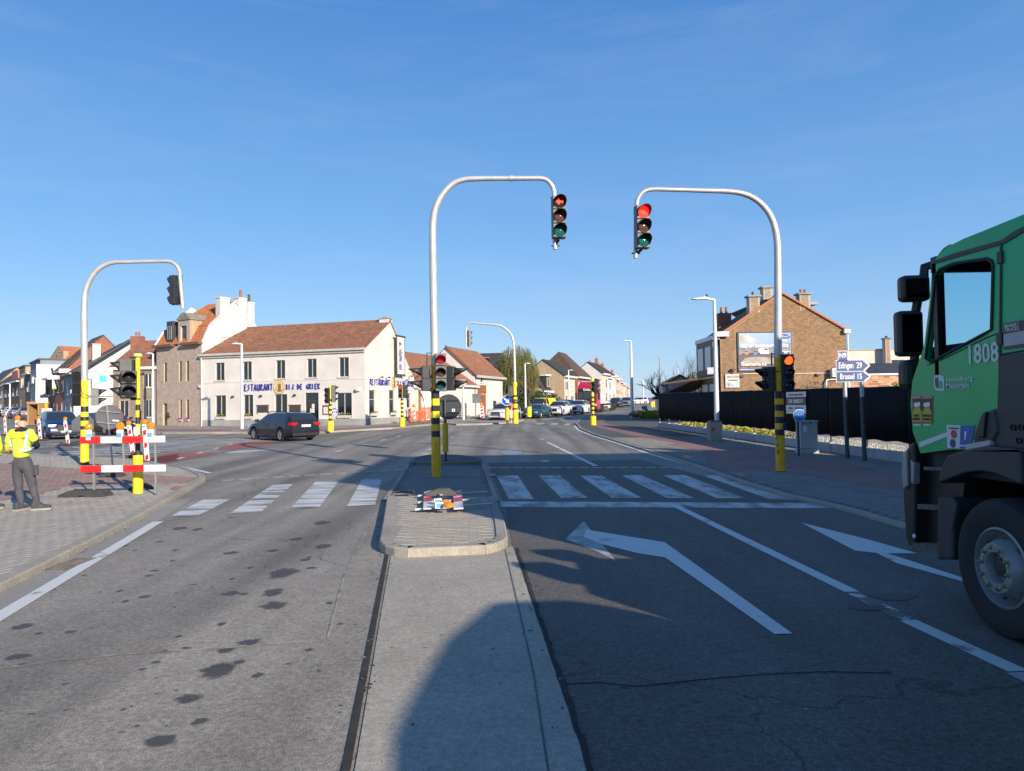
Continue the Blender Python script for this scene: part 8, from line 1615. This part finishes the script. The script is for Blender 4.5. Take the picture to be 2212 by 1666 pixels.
b=MB();b.add([(0,sideP[7][0],sideP[7][1]),(2.45,sideP[7][0],sideP[7][1]),(2.45,sideP[10][0],sideP[10][1]),(0,sideP[10][0],sideP[10][1])],[(0,1,2,3)]);b.add([(0,sideP[10][0],sideP[10][1]),(2.45,sideP[10][0],sideP[10][1]),(2.45,sideP[12][0],sideP[12][1]),(0,sideP[12][0],sideP[12][1])],[(0,1,2,3)]);b.build('cab_front',m_lg,t)
b=MB();b.box(.02,2.43,-.30,-.25,1.0,3.3);b.build('cab_back',m_blkp,t)
m_cabin=mat('cab_lining',(.03,.03,.035),rough=.8,var=.1)
b=MB();b.box(.06,2.4,-.22,sideP[8][0]-.08,1.2,1.75);b.box(.1,2.4,sideP[7][0]-.45,sideP[7][0]-.05,1.75,2.36);b.box(.06,2.4,-.2,.9,3.12,3.16);b.build('dashboard',m_cabin,t,bevel=.03)
b=MB(T(.62,.62,2.25)@Rx(R(-62)));b.lathe([(.20,-.018),(.225,0),(.20,.018),(.18,0),(.20,-.018)],24);b.build('steering_wheel',m_blkp,t,smooth=50)
b=MB();b.box(.35,.9,-.1,.3,1.75,1.95);b.box(.35,.9,-.2,-.05,1.9,2.55);b.build('seat',m_cabin,t,bevel=.06)
m_tglass=mat('tinted_glass',(.44,.74,.80),rough=.02,trans=1.,var=0,spec=.5);m_tglass.node_tree.nodes['Principled BSDF'].inputs['IOR'].default_value=1.02
gb_=MB();gb_.add([(.03,p[0],p[1]) for p in win_],[tuple(range(len(win_)))]);gb_.build('side_window',m_tglass,t)
gb_=MB();gb_.add([(.07,y_t-.03,2.0),(2.1,y_t-.03,2.0),(2.1,y_t-.03,3.05),(.07,y_t-.03,3.05)],[(0,1,2,3)]);gb_.build('windscreen',m_tglass,t)
def pathtube(pts,zf,r,m,name,X=TX-.004,n=6,close=False):
 P=[(X-TX,*tp(zf,*p)) for p in pts];P=P+[P[0]] if close else P;b=MB();b.tube(P,r,n);return b.build(name,m,t,smooth=50)
pathtube([(420,560),(455,505),(560,462),(800,428),(838,445),(850,480),(838,950),(780,985),(520,1125),(395,1192),(350,1165),(385,900)],ZT,.014,m_blkp,'window_seal',close=True)
pathtube([(910,300),(905,800),(900,1300),(892,1530)],ZT,.010,m_blkp,'door_seam')
b=MB(SIDE);P=[tp(ZT,*p) for p in((415,445),(560,390),(920,290),(1010,225),(1074,195),(1120,172),(1120,215),(1074,230),(1020,265),(930,318),(560,425),(430,465))];b.prism(P,-.02,.012);b.build('roof_trim',m_pl,t)
b=MB(SIDE);P=[tp(ZT,*p) for p in((385,440),(400,400),(440,350),(480,325),(535,320),(560,330),(490,355),(440,400),(425,455))];b.prism(P,-1.6,-.05);b.build('sun_visor',m_blkp,t)
b=MB(SIDE);P=[tp(ZT,*p) for p in((538,320),(545,290),(570,276),(618,272),(622,288),(600,300))];b.prism(P,-.35,-.08);b.build('marker_lamp',m_blkp,t,bevel=.01)
def mirror(pts,glass,name):
 X=TX-.22;P=[tp(ZT,*p,X) for p in pts];k=MB();y0=sum(p[0] for p in P)/len(P)
 return P
for(x0,y0,x1,y1,nm) in((178,545,378,742,'wide_mirror'),(152,808,328,1148,'main_mirror')):
 Ym=7.15;a=at(*ZT(x0,y1),Ym)-LO;c=at(*ZT(x1,y0),Ym)-LO;b=MB(T((a.x+c.x)/2,a.y,(a.z+c.z)/2)@Rz(R(-6)));w2,h2=(c.x-a.x)/2,(c.z-a.z)/2
 b.box(-w2,w2,-.02,.14,-h2,h2);hs_m=b.build(nm,m_blkp,t,bevel=.045);b=MB(T((a.x+c.x)/2,a.y,(a.z+c.z)/2)@Rz(R(-6)));b.box(-w2+.035,w2-.04,-.026,-.021,-h2+.04,h2-.04);b.build('mirror_glass',mat('mirror_glass',(.10,.11,.12),rough=.03,metal=1.,var=0),hs_m)
Ym=7.2;q=[at(*ZT(*p),Ym)-LO for p in((335,560),(340,490),(400,475),(510,465))];b=MB();b.tube(q,.045,8);b.build('mirror_arm',m_blkp,t,smooth=50)
q=[at(*ZT(*p),Ym)-LO for p in((290,735),(275,820),(268,1150),(262,1290))];b=MB();b.tube(q,.045,8);b.build('mirror_arm',m_blkp,t,smooth=50)
a=at(*ZT(290,1290),Ym)-LO;b=MB(T(*a));b.box(-.17,.14,-.1,.1,-.14,.16);b.build('kerb_mirror',m_blkp,t,bevel=.06)
sp([(905,1145,ZT),(1120,1112,ZT),(1010,545,ZU),(966,525,ZU),(850,490,ZU),(780,290,ZU),(625,315,ZU),(700,75,ZU),(800,40,ZU)],ZU,-.012,.3,m_pl,'side_cladding',bevel=.012)
sp([(640,250),(700,85),(790,55),(815,200),(775,270)],ZU,-.03,.05,m_pl,'handle_recess',bevel=.02);sp([(700,240),(735,70),(752,68),(735,242)],ZU,-.05,-.02,m_blkp,'door_handle',bevel=.01)
sp([(615,285),(775,256),(776,290),(615,320)],ZU,-.045,-.01,mat('white_strip',(.42,.42,.40),rough=.5),'marker_strip')
arch=[(450,545),(455,500),(480,420),(520,355),(640,318),(780,292),(966,310),(1010,318),(1010,545),(966,527),(850,480),(740,462),(640,472),(560,500)]
sp(arch,ZU,-.075,.42,m_pl,'mudguard',bevel=.015)
sp([(412,640),(440,632),(520,640),(540,700),(515,850),(513,1052),(408,1048)],ZU,-.03,.35,m_pl,'mud_flap',bevel=.02)
sp([(228,205),(280,345),(480,330),(500,400),(470,640),(410,660),(405,1045),(290,1000),(215,970),(210,400)],ZU,.12,.7,m_blkp,'step_well')
for(x0,y0,x1,y1) in((305,432,470,465),(262,680,410,722),(225,935,405,1005)):
 sp([(x0,y0),(x1,y0+8),(x1,y1),(x0,y1-8)],ZU,-.01,.22,m_step,'step',bevel=.006)
sp([(172,330),(205,290),(232,260),(240,520),(235,960),(205,960),(178,900),(165,700),(160,500)],ZU,.0,2.4,m_blkp,'bumper',bevel=.02)
sp([(178,345),(200,330),(205,560),(185,585),(172,480)],ZU,-.03,.2,mat('headlight_dusty',(.30,.31,.33),rough=.3,metal=.3),'headlight',bevel=.012)
sp([(218,388),(244,410),(240,550),(222,540)],ZU,-.01,.05,mat('headlight_dusty',(.30,.31,.33)),'side_lamp',bevel=.008)
b=MB();y0,z0_=tp(ZU,247,893);b.lathe([(.0001,.012),(.02,.01),(.022,0)],10,T(-.01,y0,z0_)@Ry(-math.pi/2));b.build('bolt',m_signw,t)
m_let=mat('white_lettering',(.60,.63,.62),rough=.5,var=0)
def door_print(s_,x0,y0,x1,y1,m=m_let,bold=0.,zf=ZT,off=.006):
 a=tp(zf,x0,(y0+y1)/2);c=tp(zf,x1,(y0+y1)/2);tq_=tp(zf,(x0+x1)/2,y0)[1];bq=tp(zf,(x0+x1)/2,y1)[1];wd=abs(a[0]-c[0]);ht=tq_-bq
 cu=bpy.data.curves.new('t','FONT');cu.body=s_;cu.size=1;cu.align_x='CENTER';ob=bpy.data.objects.new('t',cu);me=bpy.data.meshes.new_from_object(ob);xs_=[v.co.x for v in me.vertices];ys_=[v.co.y for v in me.vertices];ww=max(xs_)-min(xs_);hh_=max(ys_)-min(ys_);bpy.data.objects.remove(ob);bpy.data.meshes.remove(me)
 size=ht/hh_;M=T(-off,(a[0]+c[0])/2,(tq_+bq)/2)@Rz(-math.pi/2)@FACE
 return text(s_,size,m,t,M,wscale=wd/(ww*size),ext=.0015,bold=bold*size)
door_print('1808',664,1062,880,1205,bold=.012);door_print('Heidelberg',504,1292,700,1336,bold=.006);door_print('Materials',504,1345,672,1384,bold=.006)
def dp(pts,m,off,zf=ZT,name='sticker',par=None):P=[tp(zf,*p) for p in pts];b=MB(SIDE);b.prism(P,off-.0015,off);return b.build(name,m,par or t)
lg=dp([(412,1305),(425,1287),(460,1285),(480,1295),(488,1320),(487,1402),(435,1402),(416,1385)],m_let,.004,name='logo');dp([(423,1305),(446,1305),(446,1385),(432,1380),(424,1365)],mat('logo_dark_green',(.004,.06,.05),rough=.4),.007,par=lg,name='logo_bar');dp([(452,1330),(470,1332),(476,1350),(476,1386),(452,1386)],m_lg,.007,par=lg,name='logo_bar')
m_sty=mat('sticker_yellow',(.45,.38,.03),rough=.5,var=0);m_str=mat('sticker_red',(.45,.05,.02),rough=.5,var=0)
for x in(254,326):
 s_=dp([(x,1440),(x+80-(x==254)*8,1440),(x+80-(x==254)*8,1645),(x,1640)],m_str,.004);dp([(x+4,1464),(x+72,1462),(x+72,1636),(x+4,1632)],m_ink,.006,par=s_,name='sticker_print');dp([(x+5,1560),(x+36,1490),(x+70,1560),(x+70,1634),(x+5,1630)],m_sty,.0075,par=s_,name='sticker_print');dp([(x+14,1492),(x+58,1486),(x+60,1515),(x+16,1522)],m_signw,.009,par=s_,name='sticker_print');dp([(x+10,1648),(x+60,1650),(x+60,1660),(x+10,1658)],m_signw,.006,par=s_,name='sticker_print')
door_print('DODE\nHOEKEN',262,1578,312,1620,m_ink,.012,off=.011);door_print('ANGLES\nMORTS',336,1578,394,1622,m_ink,.012,off=.011);door_print('OPGEPAST',258,1446,316,1458,m_signw,off=.009);door_print('ATTENTION',330,1446,400,1458,m_signw,off=.009)
s_=dp([(925,908),(1112,874),(1112,1078),(930,1100)],mat('badge_black',(.012,.013,.02),rough=.4),.008,name='badge');dp([(932,985),(1112,953),(1112,1050),(936,1076)],mat('badge_grey',(.35,.36,.37),rough=.5),.011,par=s_,name='badge_field');door_print('RENAULT',941,908,1050,934,bold=.01,off=.013);door_print('TRUCKS',944,938,1052,962,bold=.01,off=.013)
s_=dp([(457,155),(548,158),(545,312),(462,308)],m_let,.006,ZU);s2=dp([(552,162),(645,160),(612,318),(543,308)],mat('sticker_blue',(.02,.10,.30),rough=.5),.006,ZU)
dp([(470,172),(540,174),(538,184),(472,182)],m_ink,.008,ZU,par=s_,name='sticker_print');
for(x,y,m_) in((507,216,m_rim_r),(500,278,mat('sticker_navy',(.02,.04,.18),rough=.5))):
 yy_,zz_=tp(ZU,x,y);b=MB(T(-.009,yy_,zz_)@Ry(-math.pi/2));b.lathe([(.0001,.002),(.038,.002)],18);b.build('sticker_print',m_,s_)
dp([(570,180),(612,176),(612,232),(566,236)],m_signb,.008,ZU,par=s2,name='sticker_print');dp([(578,200),(592,198),(586,255),(578,255)],m_let,.0095,ZU,par=s2,name='sticker_print');dp([(548,288),(612,290),(612,300),(548,298)],m_let,.0095,ZU,par=s2,name='sticker_print')
dp([(272,272),(466,200),(462,232),(278,306)],m_let,.004,ZU,name='white_stripe')
def truck_wheel(y,x=0.0,front=True,outer=-1):
 Q=T(x,y,.54)@Ry(outer*math.pi/2);b=MB(Q);b.lathe([(.30,-.02),(.36,.0),(.47,.015),(.52,-.005),(.54,-.04),(.54,-.28),(.50,-.31),(.30,-.31)],40);w_=b.build('wheel',m_tyre,t,smooth=30)
 if not front:b=MB(Q);b.lathe([(.30,-.02),(.29,-.2),(.0001,-.2)],24);b.build('rim',m_pl,w_);return
 b=MB(Q);b.lathe([(.315,-.01),(.30,.0),(.29,-.02),(.275,-.10),(.26,-.12)],40);b.build('rim',m_rimd,w_,smooth=40)
 b=MB(Q);b.lathe([(.262,-.12),(.0001,-.12)],30);b.build('rim_back',m_blkp,w_)
 b=MB(Q);b.lathe([(.262,-.115),(.235,-.07),(.20,.015),(.19,.03),(.125,.03),(.115,.01),(.11,-.05),(.0001,-.05)],40);b.build('hub',m_rimd,w_,smooth=35)
 b=MB(Q);b.lathe([(.0001,-.005),(.07,-.012),(.08,-.05)],20);b.build('hub_cap',m_pl,w_,smooth=35)
 for k in range(10):
  a=2*math.pi*(k+.3)/10;M=Q@T(math.cos(a)*.158,math.sin(a)*.158,.03);b=MB(M);b.lathe([(.0001,.034),(.012,.03),(.019,.0)],8);b.build('wheel_nut',m_nut,w_);b=MB(M@Rz(a+(1.9 if k%2 else-1.9)));b.prism([(-.02,-.016),(.03,-.008),(.045,0),(.03,.008),(-.02,.016)],.002,.010);b.build('nut_marker',m_nutg,w_)
 for k in range(8):a=2*math.pi*k/8;b=MB(Q@T(math.cos(a)*.228,math.sin(a)*.228,-.045)@Rz(a)@Ry(R(-55)));b.disc(.024,10);b.build('vent_hole',m_blkp,w_)
m_rimd=mat('dusty_wheel_steel',(.26,.27,.28),rough=.55,metal=.35,var=.15,vs=6);m_nut=mat('nut',(.2,.2,.2),rough=.5,metal=.5);m_nutg=mat('nut_marker_green',(.38,.42,.10),rough=.6)
truck_wheel(.13,-.06)
for y in(-6.3,-7.6):truck_wheel(y,.0,False)
for y in(.13,-6.3,-7.6):truck_wheel(y,2.45,False,1)
b=MB();b.box(.75,.95,-9,.9,.75,1.05);b.box(1.5,1.7,-9,.9,.75,1.05);b.box(.3,2.2,-.2,.2,.45,.7);b.build('chassis',m_blkp,t)
b=MB();b.box(.05,2.35,-2.95,-1.35,.6,2.1);b.box(.02,.5,-1.65,-1.4,2.1,2.4);b.box(.0,.5,-2.7,-2.45,2.1,2.55);b.build('water_tank',m_lg,t,bevel=.08)
b=MB();b.box(.12,2.3,-5.9,-2.95,.55,1.55);b.box(.12,2.3,-11,-8.3,.6,1.5);b.build('shadow_filler_box',m_blkp,t);b=MB();b.box(.0,.1,-5.9,-2.95,.5,1.15);b.build('side_guard',m_galv2,t)  # unseen solid boxes added to stop sun leaking under the drum
b=MB(T(1.2,-5.1,2.5)@Rx(R(91)));b.lathe([(.0001,.0),(.5,.05),(.8,.7),(.98,1.9),(1.08,3.4),(.98,4.6),(.7,6.0),(.45,6.6),(.4,6.8)],28);b.build('drum',m_lw,t,smooth=40)
pathtube([(360,1215),(500,1160),(640,1090),(800,1010),(895,975)],ZT,.004,m_blkp,'door_crease')
pathtube([(915,1135),(1112,1100)],ZT,.008,m_blkp,'panel_gap')
for x,y in((905,420),(903,1020)):a_=tp(ZT,x,y);b=MB();b.box(-.018,.0,a_[0]-.03,a_[0]+.03,a_[1]-.05,a_[1]+.05);b.build('hinge',m_pl,t,bevel=.006)
for x,y in((910,172),(965,172),(950,260)):a_=tp(ZU,x,y);b=MB(T(-.026,a_[0],a_[1])@Ry(-math.pi/2));b.lathe([(.0001,-.01),(.022,-.01),(.025,.0)],12);b.build('rivet_hole',m_blkp,t)
# people
m_skin=mat('skin',(.50,.30,.22),rough=.55,var=.06,vs=6);m_hiv=mat('hi_vis_yellow',(.62,.85,.04),rough=.6,var=.07,vs=5,fine=.04,fs=60,emit=(.5,.8,.02),es=.06);m_ref=mat('reflective_band',(.50,.58,.55),rough=.35,var=.08)
m_trou=mat('dark_grey_trousers',(.065,.065,.08),rough=.9,var=.2,vs=7,bump=.3,bs=14);m_jmp=mat('black_sleeve',(.010,.013,.020),rough=.9,var=.2,vs=8);m_shoe=mat('work_shoe',(.05,.055,.06),rough=.8,var=.3,vs=20);m_sole=mat('shoe_sole',(.28,.29,.24),rough=.8)
def skin_mesh(name,V,E,m,par,root=0,sub=2):
 me=bpy.data.meshes.new(name);me.from_pydata([v[:3] for v in V],E,[]);o=bpy.data.objects.new(name,me);C.objects.link(o);o.parent=par
 sk=o.modifiers.new('skin','SKIN');sk.use_smooth_shade=True
 for i,v in enumerate(V):
  d=me.skin_vertices[0].data[i];d.radius=(v[3],v[4] if len(v)>4 else v[3]);d.use_root=i==root
 s_=o.modifiers.new('sub','SUBSURF');s_.levels=sub;s_.render_levels=sub;me.materials.append(m)
 if name in('shirt','trousers','sleeve','hood'):
  if 'folds' not in bpy.data.textures:tx=bpy.data.textures.new('folds','CLOUDS');tx.noise_scale=.09
  d_=o.modifiers.new('folds','DISPLACE');d_.texture=bpy.data.textures['folds'];d_.strength=.032;d_.mid_level=.5
  s2=o.modifiers.new('sub2','SUBSURF');s2.levels=s2.render_levels=1;o.modifiers.move(2,1) if False else None
 return o
def hand(par,p,d,m,curl=.5):
 """small hand with palm, four bent fingers and thumb"""
 d=Vector(d).normalized();s_=d.orthogonal().normalized();u=d.cross(s_);p=Vector(p);V=[(*p,.026,.018),(*(p+d*.05),.036,.016),(*(p+d*.09),.036,.014)];E_=[(0,1),(1,2)]
 for k in range(4):
  o_=s_*(-.030+.020*k);b_=p+d*.085+o_;l_=(.030,.036,.034,.026)[k];i=len(V)
  V+=[(*b_,.010),(*(b_+d*l_+u*.006),.0095),(*(b_+d*l_*1.6+u*(.012+.03*curl)),.0085),(*(b_+d*l_*1.7+u*(.025+.05*curl)),.007)];E_+=[(2,i),(i,i+1),(i+1,i+2),(i+2,i+3)]
 i=len(V);b_=p+d*.03-s_*.036;V+=[(*b_,.012),(*(b_-s_*.02+d*.025),.011),(*(b_-s_*.024+d*.05+u*.015),.009)];E_+=[(0,i),(i,i+1),(i+1,i+2)]
 return skin_mesh('hand',V,E_,m,par,0,1)
def shoe(par,p,yaw,nm='shoe'):
 M=T(*p)@Rz(yaw);b=MB(M);b.prism([(-.12,.03),(.17,.03),(.19,.06),(.16,.085),(.05,.11),(.0,.16),(-.09,.17),(-.12,.12)],-.048,.048,FACE);o=b.build(nm,m_shoe,par,bevel=.022);b=MB(M);b.prism([(-.13,0),(.18,0),(.20,.02),(.195,.04),(-.13,.035)],-.054,.054,FACE);b.build('sole',m_sole,o,bevel=.01);return o
pA=gp(33.5+5,1103.5,.09);Yp=pA.y;kp=Yp/1536
def wp(x,y,dY=0.):return at(*Z1(x,y),Yp+dY)-pA
t=thing('person','bald worker in yellow high visibility shirt and grey trousers seen from behind at the left','person',tuple(pA))
def V_(x,y,r,dY=0.,r2=None):q=wp(x,y,dY);return(q.x,q.y,q.z,r,r2 or r)
V=[V_(185,1122,.160,0,.13),V_(140,1170,.098),V_(150,1290,.084,.03),V_(162,1380,.067,.03),V_(170,1460,.062),V_(172,1515,.060),V_(232,1170,.098),V_(262,1290,.084,.04),V_(285,1380,.066,.05),V_(302,1450,.062,.03),V_(308,1500,.060,.02),V_(185,1060,.150,0,.11)]
skin_mesh('trousers',V,[(0,1),(1,2),(2,3),(3,4),(4,5),(0,6),(6,7),(7,8),(8,9),(9,10),(0,11)],m_trou,t)
V=[V_(180,1110,.180,0,.145),V_(180,1020,.170,0,.13),V_(180,950,.182,.0,.132),V_(178,895,.178,.03,.115),V_(176,862,.085,.05,.07),V_(105,885,.080,.03),V_(72,930,.072,.02),V_(66,985,.066,.0),V_(250,885,.080,.03),V_(278,925,.074,.03),V_(296,962,.066,.05)]
skin_mesh('shirt',V,[(0,1),(1,2),(2,3),(3,4),(3,5),(5,6),(6,7),(3,8),(8,9),(9,10)],m_hiv,t)
V=[V_(290,950,.056,.05),V_(312,985,.052,.08),V_(300,1000,.046,.25),V_(285,990,.036,.38)];skin_mesh('sleeve',V,[(0,1),(1,2),(2,3)],m_jmp,t)
q=wp(285,990,.38);hand(t,q,(-.5,.8,.2),m_skin)
V=[V_(66,975,.056,0),V_(62,1030,.050,.05),V_(70,1045,.044,.2)];skin_mesh('sleeve',V,[(0,1),(1,2)],mat('orange_yellow_sleeve',(.75,.45,.02),rough=.8),t);q=wp(70,1045,.2);hand(t,q,(.2,.9,.1),m_skin)
V=[V_(180,868,.058,.04),V_(184,835,.060,.06),V_(182,815,.082,.08,.088),V_(180,795,.083,.09,.092),V_(180,782,.062,.09,.068)];skin_mesh('head',V,[(0,1),(1,2),(2,3),(3,4)],m_skin,t)
for s_ in(-1,1):q=wp(181+s_*37,812,.09);b=MB(T(*q));b.lathe([(.0001,.03),(.014,.022),(.018,0),(.012,-.024),(.0001,-.03)],10);b.build('ear',m_skin,t,smooth=60)
q=wp(181,815,.20);b=MB(T(*q));b.lathe([(.0001,.03),(.012,0),(.018,-.02),(.0001,-.025)],8);b.build('nose',m_skin,t,smooth=60)
for s_ in(-1,1):q=wp(181+s_*14,805,.175);b=MB(T(*q));b.lathe([(.0001,.009),(.009,0),(.0001,-.009)],8);b.build('eye',m_ink,t)
q=wp(181,829,.165);b=MB(T(*q));b.box(-.022,.022,-.004,.006,-.004,.004);b.build('mouth',mat('lip',(.35,.12,.10)),t)
V=[V_(120,872,.030,.0),V_(150,868,.050,-.05),V_(182,872,.060,-.07),V_(214,860,.045,-.04),V_(236,862,.028,.02),V_(182,845,.050,-.01)];skin_mesh('hood',V,[(0,1),(1,2),(2,3),(3,4),(2,5)],m_jmp,t,root=2)
def band(pts,wd,nm='reflective_band',dY=-.0):
 P=[wp(x,y,d) for x,y,d in pts];b=MB()
 for a,c in zip(P[:-1],P[1:]):
  d=(c-a).normalized();n_=Vector((0,-1,0));s_=d.cross(n_).normalized()*wd/2;b.add([a+s_,a-s_,c-s_,c+s_],[(0,1,2,3)])
 o=b.build(nm,m_ref,t);sm=o.modifiers.new('t','SOLIDIFY');sm.thickness=.006
band([(82,1010,-.02),(110,1026,-.10),(150,1033,-.136),(190,1032,-.14),(225,1026,-.125),(255,1014,-.08),(272,1005,-.02)],.055)
band([(225,862,-.04),(222,900,-.115),(215,950,-.135),(210,1000,-.138),(206,1012,-.14)],.055);band([(92,890,-.04),(88,930,-.06),(86,970,-.05),(92,1000,-.06)],.04)
q=wp(186,925,-.142);b=MB(T(*q));b.prism([(-.09,.0),(-.005,.0),(-.005,.004),(-.09,.004)],0,.003,FACE);text('safeconnect',.052,m_ink,t,T(q.x-.075,q.y-.006,q.z-.005)@FACE,ext=.001)
b=MB(T(q.x-.0,q.y,q.z)@FACE);b.prism([(-.025,-.085),(.02,-.085),(.02,.085),(-.025,.085)],0,.003);b.build('yellow_patch',m_yel,t);b=MB(T(q.x,q.y,q.z)@FACE)
for a,c in(((-.01,.03),(.055,.03)),((.055,.03),(.022,-.03)),((.022,-.03),(-.01,.03))):b.bar((*a,.006),(*c,.006),.006,.002)
b.build('triangle_logo',m_ink,t)
q=wp(292,1190,-.06);b=MB(T(*q));b.box(-.01,.05,-.03,.03,-.1,.08);b.build('cargo_pocket',m_trou,t,bevel=.012)
q=wp(168,1548);shoe(t,(q.x,.0,.0),R(78));q=wp(318,1540);shoe(t,(q.x,.03,0),R(18))
pB=gp(-31,1100,.09);t=thing('person','worker cut off by the left edge, only a shoe and orange trouser leg in view','person',tuple(pB));m_ort=mat('orange_trousers',(.70,.22,.03),rough=.8,var=.15,vs=6)
V=[(0,0,.86,.15,.11),(-.10,0,.78,.09),(-.12,.02,.45,.075),(-.12,.02,.1,.06),(.10,0,.78,.09),(.125,.02,.45,.078),(.12,.02,.12,.062),(0,0,.98,.145,.11)];skin_mesh('trousers',V,[(0,1),(1,2),(2,3),(0,4),(4,5),(5,6),(0,7)],m_ort,t)
V=[(0,0,.95,.15,.11),(0,0,1.2,.165,.12),(0,.02,1.38,.16,.1),(0,.03,1.47,.07),(-.19,0,1.36,.07),(-.26,0,1.1,.055),(-.24,.1,.88,.045),(.19,0,1.36,.07),(.24,.02,1.12,.055),(.10,.22,.98,.045)];skin_mesh('shirt',V,[(0,1),(1,2),(2,3),(2,4),(4,5),(5,6),(2,7),(7,8),(8,9)],m_hiv,t)
V=[(0,.03,1.46,.055),(0,.04,1.55,.06),(0,.06,1.62,.085,.09),(0,.06,1.68,.07)];skin_mesh('head',V,[(0,1),(1,2),(2,3)],m_skin,t);hand(t,(-.24,.1,.88),(0,.3,-1),m_skin);hand(t,(.10,.22,.98),(-.6,.6,0),m_skin)
shoe(t,(.14,0,0),R(8));shoe(t,(-.12,0,0),R(40))
